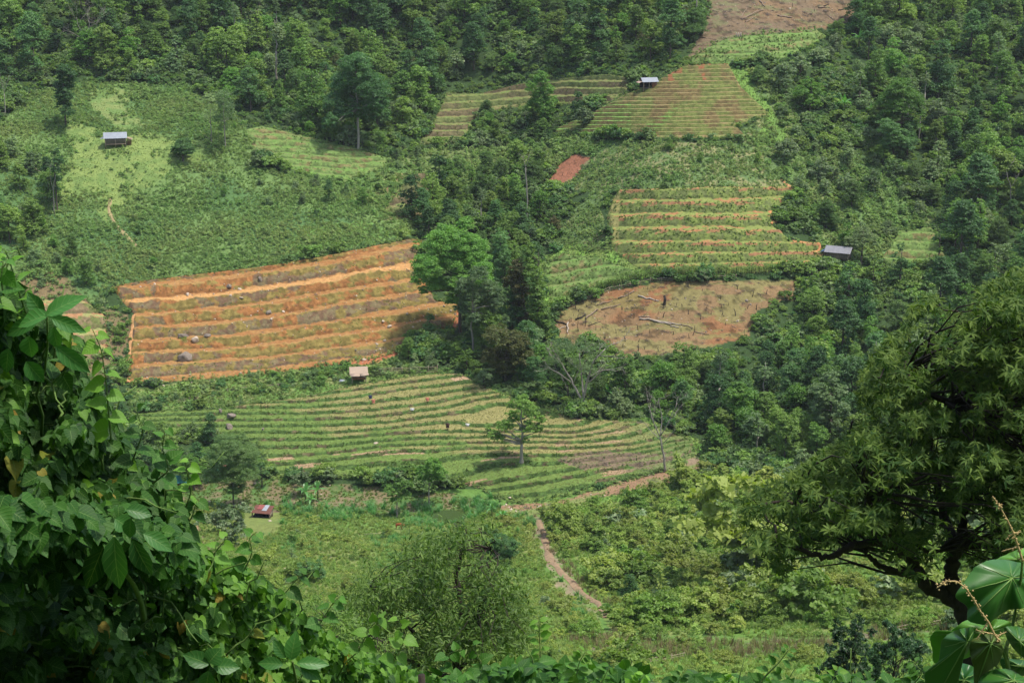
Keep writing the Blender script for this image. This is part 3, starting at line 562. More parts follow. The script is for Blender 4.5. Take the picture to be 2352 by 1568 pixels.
def tree_meshes(seed, H, blobs, leafm, barkm, size=0.36, cover=1.4, trunk_r=0.2, fork=0.45, aspect=0.6, droop=0.15, low=-0.45, lean=(0, 0), twigs=0, name='tree', limbs=True, shell=0.45, sides=6, jit=0.55, every=1, lscale=1.0):
    rng = np.random.default_rng(seed); mb = MB()
    for (x, y, z, r) in blobs: blob_leaves(mb, rng, (x, y, z), r, size, cover, aspect=aspect, droop=droop, low=low, shell=shell, jit=jit, tone=rng.uniform(-0.12, 0.12))
    crown = mb.mesh(name + '_crown', leafm)
    tb = MB(); fz = H * fork; f = np.array([lean[0] * fork, lean[1] * fork, fz])
    tb.tube([(0, 0, -0.6), (0, 0, 0), *limb_pts((0, 0, 0.3), f, rng, 4, 0.03)], np.array([1.5, 1.35, 1.0, 0.92, 0.86, 0.8]) * trunk_r, sides)
    top = np.array([lean[0], lean[1], H * 0.88]); tb.tube(limb_pts(f, top, rng, 6, 0.04), np.linspace(0.78, 0.15, 6) * trunk_r, sides)
    if limbs:
        for i, (x, y, z, r) in enumerate(blobs):
            if i % every: continue
            s_ = min(max((z - (0.35 if every == 1 else 0.9) * math.hypot(x, y) - fz) / max(H * 0.88 - fz, 0.1), 0), 0.8); st = f + (top - f) * s_
            tb.tube(limb_pts(st, (x, y, z - np.mean(r) * 0.2), rng, 5, 0.07), np.linspace(0.5 - 0.2 * s_, 0.10, 5) * trunk_r * lscale, 5)
            for _ in range(twigs):
                d = sph(rng, 1)[0] * np.mean(r) * 0.9; d[2] = abs(d[2]); tb.tube(limb_pts((x, y, z - np.mean(r) * 0.2), np.array((x, y, z)) + d, rng, 4, 0.12), np.linspace(0.10, 0.03, 4) * trunk_r, 4)
    return crown, tb.mesh(name + '_trunk', barkm, True)
def rblobs(rng, H, Rr, n, zlo=0.45, zhi=0.95, rb=(1.3, 2.1), cone=0.3):
    o = []
    for i in range(n):
        t = rng.uniform(0, 1); z = H * (zlo + (zhi - zlo) * t); w = Rr * (1 - cone * t) * math.sqrt(max(0.05, 1 - (2 * t - 0.75) ** 2 * 0.55)); a = rng.uniform(0, 6.28); q = math.sqrt(rng.uniform(0.1, 1))
        r = rng.uniform(*rb); q = max(0, w * q - r * 0.35); o.append((q * math.cos(a), q * math.sin(a), z - r * 0.4, r))
    return o
def place_tree(name, meshes, label, cat, loc, rz=0.0, sc=1.0, group=None):
    t = thing(name, label, cat, loc, rz, group); t.scale = (sc, sc, sc) if np.isscalar(sc) else sc
    link('crown', meshes[0], t)
    if meshes[1] is not None: link('trunk', meshes[1], t)
    return t

# small plants for scattering
def bush_mesh(seed, r=0.6, size=0.16, mat='shrub', n=3, aspect=0.55, h=0.8, cover=1.2):
    rng = np.random.default_rng(seed); mb = MB()
    for i in range(n):
        a = rng.uniform(0, 6.28); q = rng.uniform(0, 0.7) * r; blob_leaves(mb, rng, (q * math.cos(a), q * math.sin(a), h * rng.uniform(0.25, 0.75)), r * rng.uniform(0.5, 0.8), size, cover, aspect=aspect, low=-0.2)
    return mb.mesh('bush', M[mat])
def spike_mesh(seed, r=0.35, h=1.1, n=60, size=0.2, mat='shrub', aspect=0.28):
    rng = np.random.default_rng(seed); mb = MB()
    z = rng.uniform(0.05, 1, n) ** 0.8; a = rng.uniform(0, 6.28, n); q = r * (1.15 - z) * rng.uniform(0.3, 1, n)
    C = np.stack([q * np.cos(a), q * np.sin(a), z * h], 1); T = np.stack([np.cos(a), np.sin(a), 0.4 + 0 * a], 1)
    V, Fq = leaves(rng, C, np.tile((0, 0, 1.0), (n, 1)), size, aspect, 0.35, 0.1, T); mb.add(V, Fq, lv=np.clip(0.2 + z * 0.6 + rng.uniform(-.2, .2, n), 0, 1)); return mb.mesh('herb', M[mat])
def tuft_mesh(seed, h=0.5, n=26, w=0.05, mat='grass', spread=0.5, bend=0.5, base_r=0.2, seg=2):
    rng = np.random.default_rng(seed); mb = MB(); a = rng.uniform(0, 6.28, n); hh = h * rng.uniform(0.5, 1.15, n); s_ = spread * rng.uniform(0.2, 1, n) * h
    b = rng.uniform(0, base_r, (n, 1)) * np.stack([np.cos(a * 3), np.sin(a * 3)], 1); dx = np.stack([np.cos(a), np.sin(a)], 1); sx = np.stack([-np.sin(a), np.cos(a)], 1) * w
    rows = []
    for k in range(seg + 1):
        t = k / seg; c = b + dx * (s_ * t ** 1.6)[:, None]; z = hh * (t - bend * 0.5 * t * t); ww = (1 - 0.85 * t)
        rows.append(np.hstack([c - sx * ww, z[:, None]])); rows.append(np.hstack([c + sx * ww, z[:, None]]))
    V = np.stack(rows, 1).reshape(-1, 3); m_ = 2 * (seg + 1); Fq = np.concatenate([np.stack([np.arange(n) * m_ + 2 * k, np.arange(n) * m_ + 2 * k + 1, np.arange(n) * m_ + 2 * k + 3, np.arange(n) * m_ + 2 * k + 2], 1) for k in range(seg)])
    mb.add(V, Fq, lv=np.tile(rng.uniform(0, 1, n), seg)); return mb.mesh('tuft', M[mat])

# scattering on the ground
ga, gb = np.meshgrid(np.arange(-700, 3050, 30.), np.arange(-300, 1720, 10.)); gP = at(ga, gb, bil(_g, ga, gb))
_dx = np.linalg.norm((gP[:-1, 1:] - gP[:-1, :-1])[..., :2], axis=-1); _dy = np.linalg.norm((gP[1:, :-1] - gP[:-1, :-1])[..., :2], axis=-1); _area = _dx * _dy
def scatter_uv(poly, dens, rng, umin=-200, umax=2552, wrp=True):
    """points spread evenly over the ground inside a patch (dens per square metre)"""
    us = [p[0] for p in poly]; vs = [p[1] for p in poly]; a, b, c, d = max(min(us) - 15, umin), min(max(us) + 15, umax), max(min(vs) - 15, -300), min(max(vs) + 15, 1700)
    i0, i1 = int((a + 700) // 30), int((b + 700) // 30) + 1; j0, j1 = int((c + 300) // 10), int((d + 300) // 10) + 1
    A = _area[j0:j1, i0:i1]; tot = A.sum(); n = rng.poisson(tot * dens)
    k = rng.choice(A.size, n, p=(A / tot).ravel()); j, i = np.unravel_index(k, A.shape)
    u = -700 + (i + i0 + rng.random(n)) * 30; v = -300 + (j + j0 + rng.random(n)) * 10
    P = base(u, v); wu, wv = u, v
    if wrp: wu, wv = warp(u, v, P[:, 0], P[:, 1])
    m = inpoly(wu, wv, poly) & (u > umin) & (u < umax); return u[m], v[m]
def gn_tree(coll):
    g = bpy.data.node_groups.new('spread', 'GeometryNodeTree')
    g.interface.new_socket('Geometry', in_out='INPUT', socket_type='NodeSocketGeometry'); g.interface.new_socket('Geometry', in_out='OUTPUT', socket_type='NodeSocketGeometry')
    i = g.nodes.new('NodeGroupInput'); o = g.nodes.new('NodeGroupOutput'); ip = g.nodes.new('GeometryNodeInstanceOnPoints'); ci = g.nodes.new('GeometryNodeCollectionInfo')
    ci.inputs[0].default_value = coll; ci.inputs['Separate Children'].default_value = True; ci.inputs['Reset Children'].default_value = True
    def na(nm, tp): x = g.nodes.new('GeometryNodeInputNamedAttribute'); x.data_type = tp; x.inputs[0].default_value = nm; return x.outputs[0]
    L = g.links.new; L(i.outputs[0], ip.inputs['Points']); L(ci.outputs[0], ip.inputs['Instance']); ip.inputs['Pick Instance'].default_value = True
    L(na('idx', 'INT'), ip.inputs['Instance Index']); L(na('rot', 'FLOAT_VECTOR'), ip.inputs['Rotation']); L(na('scl', 'FLOAT_VECTOR'), ip.inputs['Scale']); L(ip.outputs[0], o.inputs[0]); return g
def spread(name, label, cat, P, protos, scl, rng, idx=None, tilt=0.12):
    """one object of uncountable small plants, each a copy of one of PROTOS"""
    n = len(P); me = bpy.data.meshes.new(name); me.vertices.add(n); me.vertices.foreach_set('co', P.astype(np.float32).ravel())
    c = bpy.data.collections.new(name + '_kinds')
    for k, p_ in enumerate(protos): c.objects.link(bpy.data.objects.new('%s_kind_%s' % (name, 'abcdefghijkl'[k]), p_))
    rot = np.stack([rng.normal(0, tilt, n), rng.normal(0, tilt, n), rng.uniform(0, 6.28, n)], 1)
    scl = np.asarray(scl, float); scl = scl[:, None] * np.ones(3) if scl.ndim == 1 else scl
    if idx is None: idx = rng.integers(0, len(protos), n)
    me.attributes.new('idx', 'INT', 'POINT').data.foreach_set('value', idx.astype(np.int32))
    me.attributes.new('rot', 'FLOAT_VECTOR', 'POINT').data.foreach_set('vector', rot.astype(np.float32).ravel())
    me.attributes.new('scl', 'FLOAT_VECTOR', 'POINT').data.foreach_set('vector', scl.astype(np.float32).ravel())
    o = link(name, me); tag(o, label, cat, None, 'stuff'); md = o.modifiers.new('spread', 'NODES'); md.node_group = gn_tree(c); return o
def many(zones, rng, fn=None):
    us, vs, ks = [], [], []
    for k, (pl, dn, sc) in enumerate(zones):
        poly = POLY[pl] if isinstance(pl, str) else pl; u, v = scatter_uv(poly, dn, rng); us.append(u); vs.append(v); ks.append(np.full(len(u), sc))
    return np.concatenate(us), np.concatenate(vs), np.concatenate(ks)
AVOID = []      # clear ground round huts and the like: (u, v, ru, rv)
def clear_of(u, v):
    m = np.ones(len(u), bool)
    for a, b, ra, rb in AVOID: m &= ((u - a) / ra) ** 2 + ((v - b) / rb) ** 2 > 1
    return m
AVOID += [(268, 326, 38, 16), (1488, 196, 20, 9), (1925, 592, 34, 14), (823, 872, 30, 10), (603, 1195, 44, 34), (916, 1207, 16, 9), (1032, 1186, 46, 14), (425, 1105, 26, 14)]

# ------------------------------------------------------------------ low vegetation (nobody could count it)
rg = np.random.default_rng(11)
SHR = [bush_mesh(100 + i, 0.55, 0.20, 'shrub', 3) for i in range(4)] + [spike_mesh(110 + i, 0.4, 1.2, 70, 0.26) for i in range(2)]
far_sh = [('shrub_left', 3.4, 0.62), ('meadow', 0.05, 0.7), ('shrub_right', 2.6, 0.6), ('right_slope', 1.8, 0.9), ('meadow_low', 0.35, 0.8), ('strip_green', 0.5, 0.9), ('stream_left', 0.5, 1.1), ('basin', 1.2, 1.0), ('knoll', 0.3, 0.9),
          ('green_hollow', 0.25, 0.6), ('bright_strip', 0.25, 0.5)]
u, v, k = many(far_sh, rg); m = clear_of(u, v)
for fd in FIELDS: m &= ~fd.inside(u, v)
_q = base(u, v); wu_, wv_ = warp(u, v, _q[:, 0], _q[:, 1]); inm = inpoly(wu_, wv_, POLY['meadow']) | inpoly(wu_, wv_, POLY['meadow_top']); m &= ~(inm & (k > 0.6) & (k < .65) & (R.random(len(u)) > 0.04 + 0.75 * smooth(.50, .60, fbm(_q[:, 0] / 5, _q[:, 1] / 5, 83, 3)) + .25 * (edgedist(wu_, wv_, POLY['meadow']) < 9))); m &= ~inpoly(u, v, POLY['red_patch']); m &= ~(inpoly(u, v, POLY['bright_strip']) & (k > .8) & (R.random(len(u)) > .2)); m &= ~(inpoly(u, v, POLY['meadow_low']) & (k < 0.7) & (R.random(len(u)) > .45))
P = base(u, v); nz = fbm(P[:, 0] / 6, P[:, 1] / 6, 71, 3); m &= rg.random(len(u)) < smooth(0.30, 0.45, nz) * 0.65 + 0.35
u, v, k, P, nz = u[m], v[m], k[m], P[m], nz[m]
sc = k * rg.lognormal(0, 0.32, len(u)) * (0.6 + 0.9 * nz); P[:, 2] -= 0.08
spread('low_shrubs', 'low leafy scrub covering the hillsides between the terraced fields', 'scrub', P, SHR, sc, rg, tilt=0.2)
eu, ev = [], []
for fd in FIELDS:
    q = np.array(fd.poly + [fd.poly[0]], float); L_ = np.r_[0, np.cumsum(np.hypot(*np.diff(q, axis=0).T))]; s_ = rg.uniform(0, L_[-1], int(L_[-1] / (2.6 if fd not in (FC,) else 5))); eu.append(np.interp(s_, L_, q[:, 0]) + rg.normal(0, 5, len(s_))); ev.append(np.interp(s_, L_, q[:, 1]) + rg.normal(0, 2.5, len(s_)))
eu, ev = np.concatenate(eu), np.concatenate(ev); m = clear_of(eu, ev) & ~((eu > 290) & (eu < 320) & (ev > 700) & (ev < 880)); P = ground(eu[m], ev[m]); P[:, 2] -= .1
spread('edge_scrub', 'ragged scrub and weeds along the edges of the terraced fields', 'scrub', P, SHR, rg.uniform(.25, .85, len(P)) * (0.5 + fbm(P[:, 0] / 4, P[:, 1] / 4, 81, 2)), rg, tilt=0.2)
HB = [bush_mesh(120 + i, 0.35, 0.12, 'shrub', 2, h=0.25, cover=1.0) for i in range(3)] + [tuft_mesh(125, 0.45, 22, 0.05, 'grass', .7, .6)]
u, v, k = many([('shrub_left', 3.2, .9), ('shrub_right', 2.6, .9), ('right_slope', 2.2, 1.1), ('basin', 1.6, 1.1), ('knoll', 1.2, .9), ('meadow_low', 2.0, .9), ('strip_green', 2.5, .9), ('stream_left', 1.2, 1.0), ('green_hollow', 1.5, .8), ('meadow', .12, .6)], rg); m = clear_of(u, v)
for fd in FIELDS: m &= ~fd.inside(u, v)
_q = base(u, v); wu_, wv_ = warp(u, v, _q[:, 0], _q[:, 1]); inm = inpoly(wu_, wv_, POLY['meadow']) | inpoly(wu_, wv_, POLY['meadow_top']); _nz = fbm(_q[:, 0] / 7, _q[:, 1] / 5, 79, 3); m &= (rg.random(len(u)) < 0.25 + smooth(.38, .52, _nz)) & ~(inm & (k > .7)) & ~inpoly(u, v, POLY['red_patch']); P = _q[m]; P[:, 2] -= .04
spread('ground_herbs', 'low herbs and seedlings carpeting the scrubby hillsides', 'herbs', P, HB, k[m] * rg.uniform(.6, 1.4, m.sum()), rg, tilt=.25)
# grass and weeds on the banks of the terraces and the meadows
TUF = [tuft_mesh(130 + i, 0.5, 24, 0.05, 'bank') for i in range(3)] + [bush_mesh(140, 0.3, 0.13, 'shrub', 2, h=0.3)]; MGR = [tuft_mesh(135 + i, 0.35, 24, 0.04, 'meadow', .7, .6) for i in range(3)]
def on_fields(specs):
    us, vs, ss = [], [], []
    for fd, dn, sc, f0, f1 in specs:
        u, v = scatter_uv(fd.poly, dn, rg, wrp=False); L = fd.level(u, v); f = L - np.floor(L); m = (f > f0) & (f < f1) & (edgedist(u, v, fd.poly) > 3); us.append(u[m]); vs.append(v[m]); ss.append(np.full(m.sum(), sc))
    return map(np.concatenate, (us, vs, ss))
u, v, s_ = on_fields([(FA, 1.6, 0.55, 0.10, 0.5), (FB, 9.0, 0.55, 0.02, 0.30), (FC, 5.0, 0.75, 0.02, 0.5), (FD, 2.5, 0.35, 0.02, 0.5), (FE, 2.0, 0.6, 0.02, 0.5), (FF, 4.0, 0.9, 0.02, 0.5), (FG, 3.0, 0.6, 0.0, 0.6), (FH, 4.0, 0.7, 0, 0.6), (FI, 2, 0.6, 0, 0.5), (FJ, 1, 0.6, 0, .4), (FK, 2, 0.7, 0, 0.6)])
P = ground(u, v); nz = fbm(P[:, 0] / 3, P[:, 1] / 1.5, 73, 3); ia = FA.inside(u, v)
m = rg.random(len(u)) < np.where(ia, smooth(0.48, 0.6, nz + 0.05) * 0.8, 0.35 + smooth(0.4, 0.6, nz)); P, s_, nz = P[m], s_[m], nz[m]; P[:, 2] -= 0.05
spread('bank_weeds', 'grass and weeds growing on the banks of the terraces', 'weeds', P, TUF, s_ * rg.uniform(0.6, 1.3, len(s_)), rg, tilt=0.25)
u, v = scatter_uv(FB.poly, 7.0, rg, wrp=False); L = FB.level(u, v); f = L - np.floor(L); m = (f > 0.36) & (edgedist(u, v, FB.poly) > 3); P = ground(u[m], v[m])
STUB = [tuft_mesh(150 + i, 0.15, 8, 0.018, 'meadow', 0.4, 0.2, 0.14, 1) for i in range(2)] + [tuft_mesh(152, 0.15, 8, 0.018, 'straw', 0.4, 0.2, 0.14, 1)]
st = rg.random(len(P)) < np.clip((proj(P)[0] - 700) / 700, 0.1, 0.85)
spread('rice_stubble', 'short rice stubble on the treads of the valley terraces', 'stubble', P, STUB, rg.uniform(0.7, 1.3, len(P)), rg, idx=np.where(st, 2, rg.integers(0, 2, len(P))))
u, v, k = many([('meadow', 2.5, .5), ('meadow_top', 1.5, .5), ('bright_strip', 3.5, .7), ('green_hollow', 3.5, .6), ('meadow_low', 3, .6), ('nose_green', 4, .8), ('strip_green', 4, .9), ('knoll', 1.5, .6), ('low_fringe', 3, 1.0), ('bank_edge', 1.5, .6), ('dry_ledge', .8, .5), ('clearing', 0.5, .4), ('clearing_top', 0.2, .5)], rg)
m = clear_of(u, v)
for fd in FIELDS: m &= ~fd.inside(u, v)
P = base(u[m], v[m]); spread('meadow_grass', 'short grass on the meadows and field margins', 'grass', P, MGR, k[m] * rg.uniform(0.6, 1.3, m.sum()), rg, tilt=0.25)
# the near slope: finer and taller
GR = [tuft_mesh(160 + i, 0.7, 34, 0.022, 'grass', 0.6, 0.6, 0.25, 3) for i in range(3)]; RD = [tuft_mesh(170 + i, 2.0, 46, 0.045, 'reed', 0.65, 0.9, 0.45, 4) for i in range(3)]
FS = [bush_mesh(180 + i, 0.8, 0.13, 'shrub_fg', 5, h=1.1, cover=1.3) for i in range(4)] + [spike_mesh(186 + i, 0.55, 1.5, 150, 0.22, 'shrub_fg', 0.3) for i in range(2)] + [bush_mesh(190, 0.8, 0.22, 'forest_pale', 4, 0.75, 1.2, 1.2)]
FW = [bush_mesh(195 + i, 0.3, 0.09, 'shrub_fg', 3, h=0.35, cover=1.2) for i in range(2)]
u, v, k = many([('fg_grass', 3.6, 0.8), ('fg_lower', 3.0, 0.8), ('dry_path_side', 1.0, .5), ('fg_shrub', 2.0, .9), ('fg_bare', .5, .5), ('bank_edge', .6, .5), ('dirt_lower', .8, .6)], rg); m = clear_of(u, v) & (edgedist(u, v, [(1236, 1198), (1256, 1262), (1292, 1322), (1364, 1376), (1400, 1420), (1364, 1376), (1292, 1322), (1256, 1262)]) > 11); P = base(u[m], v[m]); spread('slope_grass', 'bright grass covering the near valley slope', 'grass', P, GR + FW, k[m] * rg.uniform(0.6, 1.4, m.sum()), rg, tilt=0.2)
u, v, k = many([('fg_shrub', 0.34, 1.0), ('fg_grass', 0.11, 0.6), ('fg_lower', 0.07, 0.8), ('dirt_lower', .05, .6)], rg); m = clear_of(u, v) & (edgedist(u, v, [(1236, 1198), (1256, 1262), (1292, 1322), (1364, 1376), (1400, 1420), (1364, 1376), (1292, 1322), (1256, 1262)]) > 22); m &= ~(inpoly(u, v, POLY['dry_path_side']) | inpoly(u, v, POLY['bank_edge']) | inpoly(u, v, POLY['fg_bare']))
P = base(u, v); nz = fbm(P[:, 0] / 7, P[:, 1] / 7, 75, 3); m &= rg.random(len(u)) < 0.35 + smooth(0.35, 0.6, nz); P = P[m]; P[:, 2] -= 0.1; sc = k[m] * rg.lognormal(-.05, 0.48, m.sum()) * (0.45 + 1.3 * nz[m])
idx = rg.choice(len(FS), len(P), p=[.2, .2, .2, .19, .08, .06, .07]); spread('slope_shrubs', 'dense yellow-green bushes covering the near right slope', 'bushes', P, FS, sc, rg, idx=idx, tilt=0.15)
# tall grass in the valley bottom and by the pond
rz_ = [([(840, 1230), (960, 1220), (1000, 1300), (880, 1320)], .22, .7), ([(640, 1250), (730, 1240), (760, 1290), (660, 1290)], .15, .6), ([(560, 1200), (660, 1190), (640, 1240), (560, 1240)], .15, .6), ([(640, 1130), (760, 1160), (900, 1150), (1000, 1165), (1140, 1130), (1150, 1175), (1070, 1200), (960, 1205), (900, 1180), (760, 1200), (650, 1185)], 0.35, 1.0), ([(1060, 1140), (1145, 1135), (1150, 1180), (1060, 1200)], 0.5, .9), ([(930, 1192), (1060, 1198), (1030, 1215), (930, 1210)], .4, .8), ([(1160, 1185), (1225, 1185), (1240, 1225), (1190, 1230)], .3, .8),
       ([(560, 1160), (640, 1150), (660, 1200), (600, 1215)], .2, .8), ([(1290, 1330), (1340, 1370), (1360, 1410), (1300, 1420)], .3, .7), ([(1240, 1190), (1330, 1190), (1350, 1240), (1260, 1230)], .15, .9), ([(1500, 1140), (1700, 1100), (1800, 1200), (1500, 1250)], .05, .9)]
u, v, k = many(rz_, rg); m = clear_of(u, v) & (edgedist(u, v, [(1236, 1198), (1256, 1262), (1292, 1322), (1364, 1376), (1400, 1420), (1364, 1376), (1292, 1322), (1256, 1262)]) > 10); P = base(u[m], v[m]); spread('tall_grass', 'tall arching green grass round the pond and along the valley bottom', 'tall grass', P, RD, k[m] * rg.uniform(0.5, 1.15, m.sum()), rg, tilt=0.12)
# dry stalks under the hedge and along the lower bank
DRY = [tuft_mesh(200 + i, 1.3, 26, 0.02, 'dry', 0.25, 0.1, 0.35, 2) for i in range(2)]
u, v, k = many([('dirt_lower', 0.9, 0.9), ([(1200, 1190), (1225, 1190), (1290, 1290), (1360, 1350), (1345, 1350), (1270, 1290)], .8, .6), ([(1270, 1290), (1300, 1290), (1420, 1400), (1400, 1400)], .8, .7)], rg); P = base(u, v)
spread('dry_stalks', 'brown dry stalks along the foot of the bushes', 'stalks', P, DRY, k * rg.uniform(.6, 1.2, len(k)), rg, tilt=.2)
# clods, stones and litter of the cleared fields
rk = MB(); rr_ = np.random.default_rng(5)
def rock_mesh(seed, mat, flat=0.7, nr=7, nc=10):
    rng = np.random.default_rng(seed); mb = MB()
    th = np.linspace(0, math.pi, nr)[:, None]; ph = np.linspace(0, 2 * math.pi, nc, endpoint=False)[None]
    D = np.stack([np.sin(th) * np.cos(ph), np.sin(th) * np.sin(ph), np.cos(th) + 0 * ph], -1).reshape(-1, 3)
    K = sph(rng, 16); off = rng.uniform(0.45, 0.95, 16); r = np.minimum(1.0, (off[None] / np.maximum(D @ K.T, 0.05)).min(1)); r *= 0.86 + 0.28 * fbm(D[:, 0] * 3 + D[:, 2] * 2 + seed, D[:, 1] * 3 - D[:, 2], seed, 3); r[:nc] = r[0]; r[-nc:] = r[-1]
    V = D * r[:, None] * np.array([1, 0.85, flat]); q = [(i * nc + j, (i + 1) * nc + j, (i + 1) * nc + (j + 1) % nc, i * nc + (j + 1) % nc) for i in range(nr - 1) for j in range(nc)]
    return mb.add(V, q).mesh('rock', mat)
ST = [rock_mesh(i, M['rock_pale']) for i in (1, 2)] + [rock_mesh(3, M['rock'])]
u, v, k = many([('clearing', .25, .12), ('clearing_top', .2, .14), (FA.poly, .22, .13), ('red_bank', .5, .2), ('low_fringe', .2, .13), ('fg_bare', .4, .12), ('bank_edge', .4, .12), ('fg_grass', .03, .13), ([(1140, 1130), (1180, 1150), (1170, 1200), (1150, 1190)], 1.5, .2)], rg)
P = ground(u, v); spread('stones', 'small pale stones lying on the bare soil', 'stones', P, ST, k * rg.lognormal(0, .5, len(k)), rg, tilt=.3)
def litter_mesh(seed):
    rng = np.random.default_rng(seed); mb = MB()
    for i in range(26):
        a = rng.uniform(0, 6.28); c = rng.normal(0, 0.45, 3) * (1, 1, 0.1); L = rng.uniform(.2, .8); d = np.array([math.cos(a), math.sin(a), rng.uniform(-.1, .35)]) * L; mb.tube([c - d / 2, c + d / 2 + (0, 0, .12)], 0.018, 3, cap=False)
    return mb.mesh('litter', M['twig'])
M['twig'] = plain_mat('dead_twigs', (0.20, 0.16, 0.13), (0.07, 0.06, 0.06), 2.0)
LT = [litter_mesh(i) for i in range(3)]
u, v, k = many([('clearing', .22, .8), ('clearing_top', .12, 1.0), ('dry_ledge', .2, .8), (FA.poly, .02, .6), ('bank_edge', .1, .7)], rg); P = ground(u, v); P[:, 2] += .05
spread('dead_brush', 'heaps of dead twigs lying on the cleared ground', 'dead brush', P, LT, k * rg.uniform(.5, 1.4, len(k)), rg, tilt=.15)

# ------------------------------------------------------------------ forest
Z_FOREST = {
 'upper left forest': [(-260, 200), (0, 195), (60, 170), (170, 178), (420, 172), (470, 210), (560, 262), (620, 262), (700, 300), (800, 325), (900, 325), (940, 300), (985, 240), (1000, 212), (1080, 195), (1180, 180), (1300, 160), (1440, 162), (1500, 165), (1560, 135), (1600, 90), (1605, 0), (1560, -260), (-260, -260)],
 'right forest': [(1990, -260), (1990, 20), (1960, 60), (1900, 90), (1900, 130), (2000, 330), (2140, 480), (2190, 540), (2170, 600), (2180, 640), (2400, 660), (2560, 660), (2560, -260)],
 'far top': [(1600, -300), (2000, -300), (2000, -115), (1600, -115)],
 'valley forest': [(1190, 790), (1270, 830), (1330, 900), (1500, 893), (1620, 880), (1740, 850), (1790, 790), (1880, 745), (1990, 735), (2060, 735), (2170, 700), (2200, 660), (2400, 660), (2560, 700), (2560, 980), (2300, 990), (2000, 1060), (1850, 1085), (1640, 1060), (1590, 1000), (1480, 950), (1400, 950), (1330, 940), (1250, 920), (1180, 880)],
 'gully forest': [(985, 470), (1000, 430), (1060, 395), (1180, 400), (1260, 395), (1250, 440), (1330, 450), (1300, 545), (1225, 590), (1240, 690), (1270, 770), (1190, 850), (1090, 850), (1060, 780), (1120, 700), (1000, 560), (920, 515)],
 'mid thicket': [(1070, 320), (1125, 262), (1200, 250), (1260, 250), (1340, 262), (1270, 300), (1230, 330), (1100, 345)],
 'left edge wood': [(-260, 420), (0, 380), (40, 340), (120, 400), (125, 470), (70, 560), (0, 600), (-260, 620)],
 'left lower wood': [(-260, 880), (60, 860), (270, 900), (300, 1000), (500, 990), (480, 1050), (300, 1120), (-260, 1150)],
 'stream line': [(1060, 780), (1060, 740), (1000, 770), (900, 830), (830, 850), (960, 850), (1080, 862)],
}
frng = np.random.default_rng(21)
def protos(tag_, mat, n, H, Rr, nb, size=0.38, rb=(1.2, 2.0), zlo=0.35, bark='bark', **kw):
    o = []
    for i in range(n):
        rng = np.random.default_rng(hash_s(tag_) + i); h = H * rng.uniform(0.85, 1.15); o.append(tree_meshes(hash_s(tag_) + 50 + i, h, rblobs(rng, h, Rr, nb, zlo, 0.97, rb), M[mat], M[bark], size, name=tag_, trunk_r=0.22, **kw))
    return o
def hash_s(s): return sum(ord(c) * (i + 3) for i, c in enumerate(s)) % 10007
SPEC = {
 'broadleaf_tree': (protos('broadleaf', 'forest', 4, 11, 3.8, 15, cover=1.8, zlo=.2) , 'mid green broadleaf'),
 'dark_tree': (protos('darktree', 'forest_dark', 3, 12, 3.6, 15, cover=1.8, zlo=.2), 'dark dense'),
 'vine_covered_tree': (protos('vinetree', 'forest', 2, 11, 1.5, 9, rb=(0.9, 1.5), zlo=0.08), 'vine-draped narrow'),
 'bushy_tree': (protos('bushytree', 'forest_grey', 3, 6.5, 3.0, 8, rb=(1.2, 1.9), zlo=0.12, cover=1.8), 'grey-green bushy'),
 'light_tree': (protos('lighttree', 'forest_light', 2, 9, 3.0, 11, cover=1.6), 'light green'),
 'pale_leaved_tree': (protos('paletree', 'forest_pale', 2, 6, 2.6, 7, size=0.42, zlo=0.25, aspect=0.7), 'silvery pale-leaved'),
 'bamboo_clump': (protos('bambooclump', 'bamboo', 2, 9, 2.8, 9, size=0.55, aspect=0.2, droop=0.9, zlo=0.2, rb=(1.3, 2.1), cover=2.2), 'feathery drooping bamboo-like'),
 'slender_tree': (protos('slendertree', 'forest_grey', 2, 14, 2.1, 6, rb=(0.9, 1.4), zlo=0.6, bark='bark_pale', cover=1.1), 'tall thin-trunked'),
 'browning_tree': (protos('browntree', 'forest_brown', 1, 9, 2.6, 8, cover=1.1), 'brownish-leaved'),
}
KN = list(SPEC); MIXES = {
 'upper left forest': [.30, .20, .10, .12, .10, .02, .10, .04, .02], 'right forest': [.27, .18, .12, .14, .05, .07, .12, .04, .01], 'far top': [.5, .3, .2, 0, 0, 0, 0, 0, 0],
 'valley forest': [.32, .24, .10, .10, .12, .01, .06, .03, .02], 'gully forest': [.26, .26, .08, .12, .06, .02, .16, .02, .02], 'mid thicket': [.2, .1, 0, .45, .1, .05, .1, 0, 0],
 'left edge wood': [.3, .3, .1, .2, 0, 0, 0, .1, 0], 'left lower wood': [.2, .4, 0, .4, 0, 0, 0, 0, 0], 'stream line': [.3, .2, 0, .5, 0, 0, 0, 0, 0], 'right slope': [.05, 0, 0, .5, .08, .27, .1, 0, 0], 'left hill': [.25, .1, .05, .4, .12, .04, .04, 0, 0], 'right belt': [.2, .1, 0, .6, .05, .05, 0, 0, 0], 'near slope': [.2, .1, 0, .35, .35, 0, 0, 0, 0]}
WHERE = {'upper left forest': 'in the forest above the left hillside', 'right forest': 'on the forested slope at the right', 'far top': 'on the forest crest above the upper clearing', 'valley forest': 'in the valley forest below the brown clearing', 'gully forest': 'in the gully wood between the two terraced hills',
 'mid thicket': 'in the thicket left of the steep hill terraces', 'left edge wood': 'in the small wood at the left edge', 'left lower wood': 'in the dark wood left of the rice terraces', 'stream line': 'on the bank below the orange terraces', 'right slope': 'on the shrubby slope right of the grassy terraces', 'left hill': 'scattered over the scrub of the left hill', 'right belt': 'in the scrub belt between the steep and the grassy terraces', 'near slope': 'among the grass and bushes of the near slope'}
HERO_CLEAR = []
